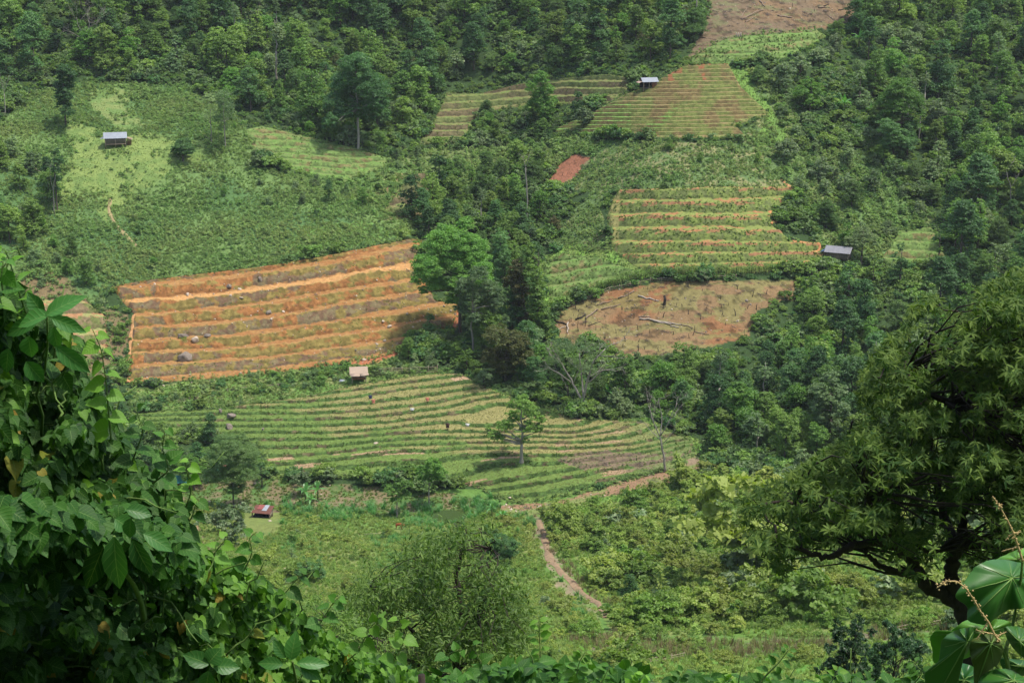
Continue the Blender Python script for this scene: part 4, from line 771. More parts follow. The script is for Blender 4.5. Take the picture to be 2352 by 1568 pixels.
def grow(zone, poly, spacing, scale=(0.75, 1.15), umin=-120, umax=2480, vmin=-110, vlim=None):
    u, v = scatter_uv(poly, 3.2 / spacing ** 2, frng, umin, umax, wrp=False); P = base(u, v); keep = []
    for i in range(len(u)):
        if v[i] < vmin: continue
        if any(((u[i] - a) / ra) ** 2 + ((v[i] - b) / rb) ** 2 < 1 for a, b, ra, rb in AVOID + HERO_CLEAR): continue
        if any(fd.inside(np.array([u[i]]), np.array([v[i]]))[0] for fd in FIELDS): continue
        if all((P[i, 0] - P[j, 0]) ** 2 + (P[i, 1] - P[j, 1]) ** 2 > spacing ** 2 for j in keep): keep.append(i)
    for i in keep:
        k = KN[frng.choice(len(KN), p=np.array(MIXES[zone]) / sum(MIXES[zone]))]; ms, desc = SPEC[k]; ms = ms[frng.integers(len(ms))]; s_ = frng.uniform(*scale)
        what = k.replace('_', ' '); lab = '%s %s %s' % (desc, 'bamboo' if 'bamboo' in k else 'tree', WHERE[zone]); lab = lab.replace('bamboo-like bamboo', 'bamboo clump')
        place_tree(k, ms, lab, 'bamboo' if 'bamboo' in k else 'tree', (*P[i, :2], P[i, 2] - 0.3), frng.uniform(0, 6.28), (s_ * frng.uniform(.9, 1.1), s_ * frng.uniform(.9, 1.1), s_), '%s %s' % (what + 's', WHERE[zone]))
    return len(keep)
HERO_CLEAR += [(1058, 770, 24, 22), (1085, 815, 20, 22), (823, 338, 24, 20), (1340, 940, 36, 16), (1515, 975, 60, 12), (1735, 1050, 30, 10), (1245, 250, 40, 20), (1215, 500, 16, 30), (1305, 455, 80, 60), (1420, 370, 80, 60)]
cnt = [grow('upper left forest', Z_FOREST['upper left forest'], 5.0, (.6, 1.3)), grow('right forest', Z_FOREST['right forest'], 5.2, (.55, 1.3)), grow('far top', Z_FOREST['far top'], 6.5, vmin=-200),
       grow('valley forest', Z_FOREST['valley forest'], 4.6, (0.6, 1.0), umax=2420), grow('gully forest', Z_FOREST['gully forest'], 4.4, (0.55, 0.95)), grow('mid thicket', Z_FOREST['mid thicket'], 4.0, (0.45, 0.75)),
       grow('left edge wood', Z_FOREST['left edge wood'], 4.6, (0.5, 0.9), umin=-60), grow('left lower wood', Z_FOREST['left lower wood'], 4.0, (0.35, 0.6), umin=150), grow('stream line', Z_FOREST['stream line'], 3.4, (0.35, 0.6)),
       grow('right slope', POLY['right_slope'], 6.0, (0.5, 0.85)),
       grow('left hill', [(470, 380), (600, 400), (760, 420), (850, 470), (840, 500), (700, 470), (560, 470), (470, 440)], 5.0, (.25, .5)), grow('left hill', [(0, 480), (120, 520), (240, 600), (250, 690), (180, 690), (0, 640)], 4.2, (.3, .6)), grow('left hill', [(180, 470), (900, 500), (900, 560), (300, 630), (240, 600)], 11, (.16, .32)), grow('left hill', [(20, 210), (560, 210), (560, 320), (20, 300)], 13, (.16, .3)), grow('left hill', [(600, 270), (800, 330), (960, 350), (980, 390), (880, 390), (640, 310)], 3.6, (.25, .5)),
       grow('right belt', [(1290, 318), (1700, 326), (1800, 420), (1420, 432), (1330, 450)], 9, (.16, .34)), grow('near slope', POLY['fg_shrub'], 11, (.16, .36), umax=2380), grow('near slope', [(640, 1190), (1150, 1200), (1220, 1350), (900, 1420), (600, 1300)], 12, (.12, .28))]
print('TREES', cnt, sum(cnt))
UND = [bush_mesh(300 + i, 1.3, 0.34, mt, 4, h=1.6, cover=1.3) for i, mt in enumerate(('forest', 'forest_dark', 'forest', 'forest_grey', 'bamboo'))]
u1, v1 = scatter_uv([(-200, -140), (2560, -140), (2560, 1180), (-200, 1180)], 0.50, rg); P = base(u1, v1); C = zone_colour(u1, v1, P); m = (np.abs(C - np.array(GC['forest'])).sum(1) < 1e-6); u1, v1 = u1[m], v1[m]
u, v, k = many([('right_slope', .09, .8), ([(280, 905), (500, 868), (800, 845), (900, 825), (1000, 860), (1060, 858), (870, 866), (700, 890), (420, 920), (290, 935)], .22, .75), ([(230, 680), (262, 700), (300, 720), (290, 880), (240, 900), (200, 760)], .2, .8)], rg)
k1 = 0.55 + 0.9 * smooth(0.35, 0.65, fbm(P[m, 0] / 8, P[m, 1] / 8, 91, 3)); u, v, k = np.concatenate([u, u1]), np.concatenate([v, v1]), np.concatenate([k, k1])
m = clear_of(u, v)
for fd in FIELDS: m &= ~fd.inside(u, v)
P = base(u[m], v[m]); P[:, 2] -= .3; spread('undergrowth', 'dense dark undergrowth filling the woods and stream banks', 'undergrowth', P, UND, k[m] * rg.uniform(.5, 1.3, m.sum()), rg)

# ------------------------------------------------------------------ trees that stand out
def hero(name, label, bu, bv, blobs, mat, cat='tree', bark='bark', size=0.32, cover=1.6, tr=0.24, fork=0.4, spreadz=0.6, seed=1, group=None, depth=2, **kw):
    """a tree at its own place; its crown follows the clumps seen in the photograph, given depth about the trunk"""
    b = gp(bu, bv); d0 = b.y; rng = np.random.default_rng(seed * 77 + int(bu)); L = []
    for (u, v, r) in blobs:
        rm = r * d0 / F
        for q in range(depth):
            P = at(u + rng.normal(0, r * 0.15), v + rng.normal(0, r * 0.15), d0 + rng.normal(0, 1.0) * spreadz * rm * 1.6); L.append((P[0] - b.x, P[1] - d0, P[2] - b.z, rm * rng.uniform(0.75, 0.98)))
    H = max(z + r for *_, z, r in L)
    ms = tree_meshes(seed + int(bu), H, L, M[mat], M[bark], size, cover * 1.8, tr, fork, name=name, **kw)
    return place_tree(name, ms, label, cat, b, group=group)
hero('broadleaf_tree', 'tall bright green tree overlapping the right end of the orange terraces', 1056, 762, [(1045, 545, 40), (1010, 572, 40), (1082, 570, 40), (982, 610, 38), (1040, 612, 45), (1100, 610, 36), (962, 640, 24), (1000, 652, 28), (1060, 655, 34), (1110, 650, 26), (1020, 530, 22), (975, 665, 16), (1070, 520, 20), (1045, 690, 18)], 'forest_light', tr=0.42, size=0.34, fork=0.38, bark='bark')
hero('layered_tree', 'blue-green tree with a pale straight trunk just right of the tall bright green tree', 1086, 822, [(1100, 632, 24), (1072, 655, 26), (1128, 662, 28), (1092, 688, 32), (1146, 690, 22), (1062, 712, 22), (1120, 718, 26), (1085, 735, 20), (1160, 735, 16)], 'forest_grey', bark='bark_pale', tr=0.26, fork=0.5, size=0.3)
hero('vine_covered_tree', 'narrow tree smothered in climbers above the brown clearing\'s left corner', 1236, 772, [(1212, 575, 20), (1226, 598, 22), (1222, 622, 22), (1234, 650, 22), (1236, 680, 22), (1242, 708, 24), (1240, 738, 24), (1246, 760, 22)], 'forest', tr=0.3, low=-1)
hero('vine_covered_tree', 'grey-brown column of dead climbers behind the layered tree', 1192, 765, [(1188, 612, 24), (1180, 640, 26), (1192, 668, 26), (1186, 700, 26), (1200, 730, 24)], 'forest_brown', tr=0.3, low=-1)
hero('vine_covered_tree', 'dark narrow tree directly behind the tall bright green tree', 1150, 660, [(1148, 545, 20), (1152, 570, 22), (1146, 598, 24), (1152, 630, 24)], 'forest_dark', tr=0.3, low=-1)
hero('browning_tree', 'round tree with reddish-brown young leaves below the layered tree', 1162, 876, [(1138, 778, 34), (1180, 785, 34), (1160, 822, 36), (1202, 822, 28), (1120, 822, 26), (1165, 850, 26)], 'forest_brown', size=0.34)
hero('field_tree', 'lone grey-barked tree standing on the rice terraces', 1198, 1066, [(1200, 932, 22), (1226, 948, 24), (1182, 958, 22), (1243, 965, 15), (1160, 985, 20), (1132, 1000, 16), (1214, 982, 18), (1150, 1008, 13), (1236, 985, 14), (1205, 1012, 10), (1175, 930, 12), (1120, 985, 9)], 'forest', bark='bark_pale', size=0.26, tr=0.34, fork=0.26, cover=1.7, depth=2, twigs=1)
hero('shade_tree', 'big dark-crowned tree with a long pale trunk above the hillside terraces', 823, 342, [(820, 160, 38), (786, 195, 38), (852, 198, 38), (815, 230, 40), (768, 240, 28), (872, 235, 26), (790, 262, 26), (852, 262, 24), (764, 278, 22), (820, 262, 26), (800, 148, 20)], 'forest_dark', bark='bark_pale', tr=0.36, fork=0.42, size=0.34)
hero('column_tree', 'tall narrow dark tree left of the tin-roofed hut', 152, 295, [(146, 160, 18), (150, 178, 22), (142, 200, 20), (150, 220, 20), (143, 240, 18), (154, 258, 16)], 'forest_dark', tr=0.26, size=0.3, cover=2.0)
hero('round_tree', 'small round very dark tree on the meadow right of the tin-roofed hut', 420, 366, [(420, 330, 17), (404, 342, 14), (436, 342, 14), (414, 350, 14), (428, 351, 14), (420, 341, 18)], 'forest_dark', tr=0.2, fork=0.2, size=0.22, cover=2.4)
hero('column_tree', 'narrow ivy-wrapped tree in front of the small left wood', 132, 482, [(128, 352, 11), (132, 372, 14), (128, 394, 13), (132, 414, 12), (130, 435, 10)], 'forest_dark', tr=0.2, size=0.26)
hero('airy_tree', 'thin sparse tree with two stems above the meadow at the forest edge', 518, 338, [(512, 225, 20), (520, 250, 22), (505, 272, 18), (530, 268, 16), (515, 295, 14)], 'forest_grey', bark='bark_pale', cover=0.5, size=0.25, tr=0.16, twigs=2)
hero('airy_tree', 'sparse greyish sapling left of the two-stemmed tree', 486, 330, [(482, 228, 16), (488, 250, 16), (478, 272, 14)], 'forest_grey', bark='bark_pale', cover=0.4, size=0.22, tr=0.12, twigs=2)
hero('light_tree', 'light green tree standing on the brown terraces', 1248, 292, [(1240, 182, 20), (1224, 204, 22), (1256, 208, 22), (1236, 232, 24), (1252, 250, 20), (1222, 240, 14), (1268, 232, 14)], 'forest_light', cover=1.2, tr=0.24)
hero('round_tree', 'round bright green tree at the lower edge of the rice terraces', 986, 1162, [(990, 1072, 22), (972, 1086, 18), (1010, 1086, 18), (990, 1096, 22), (968, 1100, 12), (1012, 1100, 12)], 'forest_light', bark='bark_pale', size=0.22, cover=2.2, tr=0.14, fork=0.35)
hero('field_tree', 'slim tree left of the round bright green tree in the valley bottom', 912, 1182, [(918, 1108, 16), (900, 1126, 20), (930, 1136, 16), (908, 1150, 16), (925, 1078, 10), (940, 1112, 12)], 'forest', bark='bark_pale', size=0.24, tr=0.12)
hero('feathery_tree', 'feathery pale green tree in front of the teal-roofed shed', 537, 1165, [(530, 1025, 34), (498, 1052, 32), (562, 1050, 32), (530, 1082, 38), (488, 1092, 26), (572, 1090, 26), (540, 1122, 26), (510, 1010, 18), (550, 1008, 18)], 'feather', size=0.17, cover=1.4, tr=0.16, fork=0.25, aspect=0.4)
hero('feathery_tree', 'leafy bright green tree left of the feathery pale tree', 440, 1120, [(438, 1062, 24), (415, 1080, 24), (462, 1078, 22), (435, 1096, 22), (395, 1068, 18)], 'forest_light', size=0.17, cover=1.1, tr=0.14, fork=0.2, aspect=0.4)
hero('small_tree', 'small dark tree with a bare stem right of the feathery pale tree', 602, 1118, [(600, 1072, 12), (606, 1088, 11), (594, 1084, 9)], 'forest_dark', size=0.2, tr=0.12)
hero('light_tree', 'large bright green round tree among the dark trees of the right slope', 2066, 350, [(2064, 205, 26), (2040, 232, 26), (2092, 238, 28), (2060, 262, 32), (2036, 284, 24), (2088, 284, 24), (2110, 262, 14)], 'forest_light', tr=0.3)
hero('broadleaf_tree', 'dark green tree under the large bright tree on the right slope', 2050, 372, [(2040, 300, 24), (2064, 315, 26), (2036, 330, 22), (2080, 332, 20)], 'forest_dark')
hero('light_tree', 'yellow-green tree alone on the shrubby slope right of the steep terraces', 1860, 258, [(1858, 195, 20), (1842, 214, 20), (1878, 212, 20), (1860, 232, 22)], 'forest_light', cover=1.3)
hero('light_tree', 'bright yellow-green crown in the valley forest below the brown clearing', 1702, 1000, [(1700, 892, 20), (1678, 910, 22), (1724, 912, 24), (1702, 932, 26), (1745, 935, 16), (1690, 950, 16)], 'forest_light')
hero('layered_tree', 'tall blue-green tiered tree left of the big near tree', 1905, 1035, [(1905, 872, 22), (1880, 895, 24), (1928, 898, 24), (1900, 925, 28), (1868, 935, 18), (1930, 940, 24), (1888, 962, 24), (1915, 980, 22)], 'forest_grey', tr=0.22)
hero('twin_stem_tree', 'greyish tree with pale forked stems at the lower edge of the valley forest', 1738, 1055, [(1732, 968, 22), (1712, 985, 16), (1752, 985, 18), (1736, 1000, 16)], 'forest_grey', bark='bark_pale', tr=0.2, fork=0.15)
for i, (u, v, h, w, lab) in enumerate([(1862, 700, 95, 22, 'pointed climber-covered tree at the right corner of the brown clearing'), (1948, 690, 95, 24, 'climber-covered tree directly below the grey-roofed hut'), (2003, 675, 85, 20, 'climber-covered tree right of the grey-roofed hut'), (2066, 665, 110, 24, 'pointed climber-covered tree before the small far terraces'), (2153, 640, 120, 14, 'tall thin column of climbers right of the small far terraces')]):
    hero('vine_covered_tree', lab, u, v, [(u + (w * 0.35 * math.sin(q * 2.1 + i)), v - h + 14 + q * (h - 20) / 5.0, w * (0.45 + 0.14 * q)) for q in range(6)], ('forest', 'forest_dark')[i % 2], low=-1, seed=3 + i, depth=1, cover=2.0)
hero('airy_tree', 'loose grey-green tree just right of the grey-roofed hut', 1978, 606, [(1972, 535, 24), (1950, 552, 18), (1995, 550, 20), (1972, 560, 18)], 'forest_grey', cover=0.9, size=0.2, fork=0.2, twigs=1)
for i, (u, v, r, lab) in enumerate([(1800, 172, 30, 'pale-leaved tree at the top right corner of the steep hill terraces'), (1838, 150, 22, 'pale-leaved tree between the ridge terraces and the banana plants'), (1883, 128, 22, 'pale-leaved tree below the right end of the ridge terraces'), (1806, 345, 26, 'pale-leaved tree beside the bright green strip'), (1885, 395, 28, 'pale-leaved tree in the middle of the right shrub slope'), (1940, 425, 26, 'pale-leaved tree low on the right shrub slope'), (1995, 310, 20, 'pale-leaved tree left of the large bright green tree'), (2150, 262, 30, 'pale-leaved tree among the dark woods at the far right'),
                                 (925, 250, 30, 'whitish-leaved tree right of the big dark-crowned tree'), (800, 315, 26, 'whitish-leaved tree at the foot of the big dark-crowned tree'), (1340, 268, 24, 'pale-leaved bush beside the foot of the steep hill terraces'), (1112, 868, 20, 'pale-leaved small tree above the straw-coloured terrace corner')]):
    hero('pale_leaved_tree', lab, u, v + r * 0.9, [(u, v - r * 0.5, r * 0.6), (u - r * 0.55, v, r * 0.55), (u + r * 0.55, v - r * 0.1, r * 0.55), (u, v + r * 0.3, r * 0.6)], 'forest_pale', size=0.4, aspect=0.6, seed=40 + i, fork=0.2)
def bare_tree(name, label, bu, bv, segs, rad, mat='bark_pale', seed=5, sub=3, lev=2, twl=0.35):
    b = gp(bu, bv); d0 = b.y; rng = np.random.default_rng(seed); tb = MB(); wb = MB(); P = lambda q: np.array(at(q[0], q[1], d0 + q[2])) - np.array(b)
    def twig(a, d, L, r, n):
        e = a + d * L; tb_ = wb if n < lev else tb; wb.tube(limb_pts(a, e, rng, 4, 0.10), np.linspace(r, r * 0.4, 4), 4)
        if n > 0:
            for _ in range(sub):
                t = rng.uniform(0.35, 1); nd = norm(d + rng.normal(0, 0.55, 3) + (0, 0, 0.15)); twig(a + d * L * t, nd, L * rng.uniform(.45, .75), r * 0.55, n - 1)
    for k, (pts, r0, r1) in enumerate(segs):
        Q = np.array([P(q) for q in pts]); tt = np.linspace(0, len(Q) - 1, len(Q) * 3); Q2 = np.stack([np.interp(tt, range(len(Q)), Q[:, i]) for i in range(3)], 1) + (rng.normal(0, 0.05, (len(tt), 3)) * rad)
        tb.tube(Q2, np.linspace(r0, r1, len(Q2)), 6)
        if k > 0:
            L = np.linalg.norm(Q[-1] - Q[0])
            for t in (0.45, 0.7, 0.9, 1.0): twig(Q2[int(t * (len(Q2) - 1))], norm(Q[-1] - Q[-2] + rng.normal(0, 0.5, 3) * np.linalg.norm(Q[-1] - Q[-2])), L * twl, r1 * 0.8, lev)
    t = thing(name, label, 'dead tree' if 'dead' in name else 'tree', b); tb.build('trunk', M[mat], t, True); wb.build('branches', M[mat], t); return t, b
bare_tree('dead_tree', 'leafless dead tree at the right tip of the rice terraces', 1528, 1084, [([(1528, 1084, 0), (1524, 1040, 0), (1516, 1002, 0.2)], 0.24, 0.15), ([(1516, 1002, .2), (1500, 965, 0), (1490, 930, .5)], 0.12, 0.05), ([(1516, 1002, .2), (1520, 960, 1), (1512, 915, 1)], 0.12, 0.05), ([(1516, 1002, .2), (1538, 965, -.5), (1556, 925, -1)], 0.11, 0.05), ([(1516, 1010, .2), (1496, 990, 1), (1480, 970, 1.5)], 0.07, 0.03), ([(1520, 1020, .2), (1548, 990, -1), (1552, 970, -1)], 0.07, .03)], 1.0)
bt, b_ = bare_tree('branching_tree', 'wide tree with pale bare branches and thin foliage behind the rice terraces', 1342, 948, [([(1342, 948, 0), (1338, 920, 0)], 0.42, 0.34), ([(1338, 922, 0), (1318, 885, .5), (1300, 850, 1), (1280, 820, 2)], 0.26, 0.09), ([(1338, 922, 0), (1350, 870, 0), (1362, 830, -1), (1390, 800, -1)], 0.26, 0.09), ([(1340, 915, 0), (1336, 860, 2), (1330, 810, 2)], 0.2, .08), ([(1350, 880, 0), (1385, 850, -2), (1405, 850, -3)], .15, .06), ([(1312, 880, .5), (1290, 860, -2), (1262, 845, -2)], .14, .05)], 1.3, seed=8, lev=2)
mb = MB(); rng_ = np.random.default_rng(9)
for (u, v, r) in [(1290, 800, 30), (1335, 800, 30), (1375, 815, 26), (1275, 835, 26), (1320, 840, 24), (1255, 850, 18), (1400, 845, 16), (1350, 850, 20)]: blob_leaves(mb, rng_, np.array(at(u, v, b_.y + rng_.normal(0, 1.5))) - np.array(b_), r * b_.y / F, 0.17, 0.55, aspect=0.4)
mb.build('foliage', M['forest_grey'], bt)
bare_tree('dead_tree', 'bare grey-pink crown rising out of the upper left forest', 198, 130, [([(198, 130, 0), (198, 90, -4)], .2, .15), ([(198, 90, -4), (180, 60, -4), (175, 40, -4)], .1, .05), ([(198, 90, -4), (205, 55, -4), (200, 32, -4)], .1, .05), ([(198, 90, -4), (222, 62, -4), (226, 45, -4)], .1, .05), ([(198, 95, -4), (165, 75, -4)], .08, .04), ([(198, 95, -4), (232, 85, -4)], .08, .04)], 1.0, seed=12, lev=3, twl=0.5)
bare_tree('dead_tree', 'thin leafless tree at the left edge above the small wood', 12, 270, [([(12, 270, 0), (10, 215, 0)], .14, .1), ([(10, 215, 0), (2, 180, 0)], .06, .03), ([(10, 215, 0), (20, 175, 0)], .06, .03)], 1.0, seed=13)
bare_tree('dead_tree', 'thin pale leafless stem in front of the small left wood', 126, 495, [([(126, 495, 0), (122, 440, 0), (128, 400, 0)], .12, .07), ([(122, 440, 0), (114, 400, 0), (118, 375, 0)], .06, .03), ([(128, 400, 0), (138, 380, 0)], .05, .03)], 1.0, seed=14, lev=1)
bare_tree('dead_tree', 'tall pale bare trunk rising from the gully wood', 1212, 520, [([(1212, 520, 0), (1210, 440, 0), (1207, 385, 0)], .22, .13), ([(1207, 385, 0), (1200, 360, 0)], .08, .04), ([(1207, 385, 0), (1216, 355, 0)], .08, .04)], 1.0, seed=15, lev=2)
bare_tree('dead_tree', 'pale leaning bare stem in the far right woods', 2320, 480, [([(2320, 480, 0), (2322, 430, 0), (2310, 390, 0)], .14, .08), ([(2322, 430, 0), (2340, 400, 0)], .06, .03), ([(2310, 390, 0), (2330, 370, 0)], .06, .03)], 1.0, seed=16)
bare_tree('dead_tree', 'leaning bare stems right of the small far terraces', 2230, 560, [([(2230, 560, 0), (2216, 520, 0), (2206, 480, 0)], .2, .12), ([(2216, 520, 0), (2228, 490, 0)], .08, .04)], 1.0, seed=17, lev=1)

# ------------------------------------------------------------------ banana plants
def banana_meshes(seed, n=9, h=2.2, L=2.3):
    rng = np.random.default_rng(seed); lm = MB()
    for i in range(n):
        a = i * 2.4 + rng.uniform(-.3, .3); up = rng.uniform(0.35, 1.2) if i < n - 1 else 1.45; d = np.array([math.cos(a) * math.cos(up), math.sin(a) * math.cos(up), math.sin(up)]); l = L * rng.uniform(.8, 1.1)
        side = norm(np.cross(d, (0, 0, 1.0))); k = 8; t = np.linspace(0, 1, k); C = np.array([0, 0, h]) + d * (t * l)[:, None]; C[:, 2] -= (t ** 2.2) * l * 0.75 * math.cos(up) * rng.uniform(.7, 1.2)
        w = 0.26 * np.sin(np.clip(t * 1.08 + 0.02, 0, 1) * math.pi) ** 0.6 * np.where(t < .12, .3, 1); V = np.stack([C - side * w[:, None] + (0, 0, .07), C, C + side * w[:, None] + (0, 0, .07)], 1).reshape(-1, 3)
        lm.add(V, grid_faces(k, 3), lv=np.full((k - 1) * 2, rng.uniform(.2, .95)))
    st = MB().tube([(0, 0, -.3), (0, 0, h * .6), (0.03, 0, h * 1.05)], [0.17, 0.13, 0.08], 8)
    return lm.mesh('banana_leaves', M['banana']), st.mesh('banana_stem', M['stem'])
M['stem'] = plain_mat('green_stem', (0.16, 0.20, 0.07), (0.10, 0.09, 0.04), 3.0)
BAN = [banana_meshes(i, 9 + i) for i in range(3)]
for i, (u, v, s_, where) in enumerate([(1972, 118, 1.5, 'the nearest to the ridge terraces'), (1966, 82, 1.2, 'highest of those beside the upper clearing'), (2054, 158, 1.3, 'against the dark wood right of the ridge terraces'), (1938, 270, 1.35, 'in the middle of the right shrub slope'), (2000, 262, 0.8, 'small, left of the large bright green tree'), (702, 1150, 1.0, 'left of the valley-bottom group'), (730, 1142, 0.9, 'right of the valley-bottom group'), (715, 1160, 0.7, 'lowest of the valley-bottom group'), (1153, 1212, 0.8, 'on the slope above the winding path'), (1130, 1190, 0.7, 'beside the pond'),
                                (885, 40, 1.5, 'in the middle of the upper left forest'), (945, 28, 1.5, 'at the top edge of the upper left forest'), (1398, 925, 1.0, 'behind the tip of the rice terraces')]):
    t = place_tree('banana_plant', BAN[i % 3], 'broad-leaved banana plant, ' + where, 'banana plant', gp(u, v), i * 1.3, s_, 'banana plants'); t.children[0].name = 'leaves'; t.children[1].name = 'stem'

# ------------------------------------------------------------------ hedge, fences
hm = MB(); hs = MB(); rng_ = np.random.default_rng(31); HL = np.array([(1284, 704), (1340, 682), (1400, 660), (1460, 644), (1520, 637), (1600, 634), (1700, 632), (1790, 628), (1832, 622)], float)
tt = np.linspace(0, len(HL) - 1, 420); hu = np.interp(tt, range(len(HL)), HL[:, 0]); hv = np.interp(tt, range(len(HL)), HL[:, 1]); HP = base(hu, hv); h0 = HP[0].copy()
for i in range(420):
    c = HP[i] - h0 + (rng_.normal(0, .25), rng_.normal(0, .4), 0); hh = rng_.uniform(1.5, 2.6); hs.tube([c, c + (rng_.normal(0, .1), rng_.normal(0, .1), hh * .8)], 0.025, 3, cap=False)
    n_ = 26; C = c + np.stack([rng_.normal(0, .22, n_), rng_.normal(0, .22, n_), hh * (0.35 + 0.65 * rng_.random(n_) ** .7)], 1); V, Fq = leaves(rng_, C, np.tile((0, 0, 1.), (n_, 1)), 0.24, .4, .7, .4); hm.add(V, Fq, lv=rng_.uniform(0, .8, n_))
t = thing('hedge', 'long hedge of leafy stakes along the top of the brown clearing', 'hedge', tuple(h0)); hm.build('foliage', M['forest'], t); hs.build('stems', M['bark_dark'], t)
M['pole'] = plain_mat('weathered_poles', (0.42, 0.35, 0.24), (0.24, 0.19, 0.13), 5.0); M['pole_dark'] = plain_mat('dark_poles', (0.16, 0.12, 0.09), (0.08, 0.06, 0.05), 5.0)
def fence(label, pts, step, h, rails, mat='pole', rr=0.045, wob=0.07, seed=1):
    rng = np.random.default_rng(seed); pts = np.array(pts, float); P = np.array([gp(*p) for p in pts]); Ls = np.r_[0, np.cumsum(np.linalg.norm(np.diff(P, axis=0), axis=1))]; n = int(Ls[-1] / step) + 1; s_ = np.linspace(0, Ls[-1], n)
    uu = np.interp(s_, Ls, pts[:, 0]); vv = np.interp(s_, Ls, pts[:, 1]); G = ground(uu, vv); o = G[0].copy(); t = thing('fence', label, 'fence', tuple(o))
    for i in range(n): q = G[i] - o; MB().tube([q + (0, 0, -.2), q + (rng.normal(0, wob), rng.normal(0, wob), h * rng.uniform(.8, 1.3))], rr * 1.1, 5).build('post', M[mat], t)
    for r in rails: MB().tube(G - o + np.array([0, 0, h * r]) + rng.normal(0, .06, G.shape), rr, 5).build('rail', M[mat], t)
fence('stick fence along the top edge of the brown clearing below the hedge', [(1290, 712), (1400, 668), (1500, 647), (1640, 642), (1690, 641)], 2.2, 0.9, (.35, .8), 'pole')
fence('bamboo rail fence right of the thatched hut', [(862, 862), (930, 858), (1005, 856)], 1.6, 1.3, (.2, .45, .7, .95), 'pole')
fence('low bamboo fence left of the thatched hut along the rice terraces', [(522, 903), (580, 895), (640, 887)], 2.6, 0.7, (.4, .9), 'pole')
fence('short bamboo fence at the left end of the shrub strip', [(404, 925), (430, 919), (455, 915)], 2.0, 0.7, (.4, .9), 'pole')
fence('thin bamboo fence below the near right bushes', [(2060, 1456), (2110, 1447), (2160, 1441)], 1.3, 0.8, (.5, .9), 'pole', 0.03)
fence('bamboo rails among the bushes at the lower middle right', [(1494, 1524), (1530, 1518), (1570, 1512)], 1.3, 0.7, (.5, .9), 'pole', 0.025)
fence('single pole rail on the slope below the red-brown cow', [(838, 1224), (870, 1221), (892, 1220)], 2.0, 0.5, (.9,), 'pole', 0.03)

# ------------------------------------------------------------------ boulders, logs, stumps
def boulder(u, v, wpx, flat, mat, label, seed, grp=None, bush=False):
    P = gp(u, v); s_ = wpx * P.y / F / 2; o = link('boulder', rock_mesh(seed, M[mat], flat, 16, 24)); o.location = P + Vector((0, 0, s_ * flat * 0.35)); o.scale = (s_, s_ * .8, s_); o.rotation_euler = (0, 0, seed); tag(o, label, 'rock', grp)
for a in [(424, 830, 46, .8, 'rock', 'large grey boulder with a shrub on top low on the orange terraces'), (421, 778, 32, .5, 'rock', 'dark flat boulder above the large grey boulder'), (449, 790, 24, .7, 'rock_pale', 'white boulder right above the large grey boulder'), (477, 782, 20, .6, 'rock', 'brown boulder right of the white boulder'), (619, 722, 20, .6, 'rock', 'dark rock in the middle of the orange terraces'), (651, 718, 14, .4, 'rock_pale', 'flat pale rock right of the dark middle rock'), (527, 664, 18, .7, 'rock', 'grey rock on the second orange bank, left one'), (598, 648, 20, .8, 'rock', 'grey rock on the second orange bank, right one'),
          (356, 660, 11, .7, 'rock_pale', 'pale pointed rock on the top orange tread'), (432, 682, 12, .9, 'rock_pale', 'pale rock on the bright orange tread'), (491, 681, 8, .5, 'rock_pale', 'small white stone on the bright orange tread'), (555, 691, 12, .5, 'rock_pale', 'pale flat stone below the bright orange tread'), (507, 951, 18, .9, 'rock', 'upright brown boulder beside the left rice terraces'), (532, 963, 34, .6, 'rock', 'broad brown boulder among the left rice terraces'), (526, 986, 32, .7, 'rock', 'lowest brown boulder among the left rice terraces'), (604, 992, 14, .6, 'rock', 'small heap of brown stones on the rice terraces'), (864, 1022, 16, .5, 'rock_pale', 'pale heap of rubble in the middle of the rice terraces'),
          (371, 878, 10, .8, 'rock_pale', 'pale stone at the foot of the orange terraces'), (895, 762, 16, .6, 'rock_pale', 'heap of pale stones on the red bank'), (883, 790, 14, .6, 'rock_pale', 'lower heap of pale stones on the red bank'), (880, 745, 12, .6, 'rock_pale', 'upper heap of pale stones on the red bank'), (1172, 1145, 14, .5, 'rock_pale', 'pale rubble beside the head of the path'), (288, 748, 10, .6, 'rock_pale', 'pale stone left of the orange terraces')]:
    boulder(*a, seed=int(a[0]) % 91)
o = link('shrub', FS[0]); o.location = gp(422, 822) + Vector((0, 0, 2.4)); tag(o, 'small green shrub growing on the large grey boulder', 'shrub')
def log(u1, v1, u2, v2, r, mat, label, grp):
    A, B = gp(u1, v1), gp(u2, v2); o = A.copy(); n = 6; rng = np.random.default_rng(int(u1 * 7 + v1)); t = np.linspace(0, 1, n); G = ground(u1 + (u2 - u1) * t, v1 + (v2 - v1) * t); P = (1 - t)[:, None] * np.array(A) + t[:, None] * np.array(B); P[:, 2] = np.maximum(P[:, 2], G[:, 2]) + r * 0.8; P -= np.array(o); P[1:-1] += rng.normal(0, r * 0.4, (n - 2, 3))
    tag_ = MB().tube(P, np.linspace(r, r * .6, n) * .75, 8).build('log', M[mat], None, True); tag_.location = o; tag(tag_, label, 'log', grp)
M['log_white'] = plain_mat('peeled_log', (0.45, 0.39, 0.31), (0.28, 0.23, 0.18), 4.0); M['log_brown'] = plain_mat('brown_log', (0.32, 0.235, 0.16), (0.15, 0.11, 0.08), 4.0); M['char'] = plain_mat('charred_wood', (0.055, 0.042, 0.035), (0.02, 0.018, 0.016), 4.0)
g1 = 'felled trunks on the brown clearing'
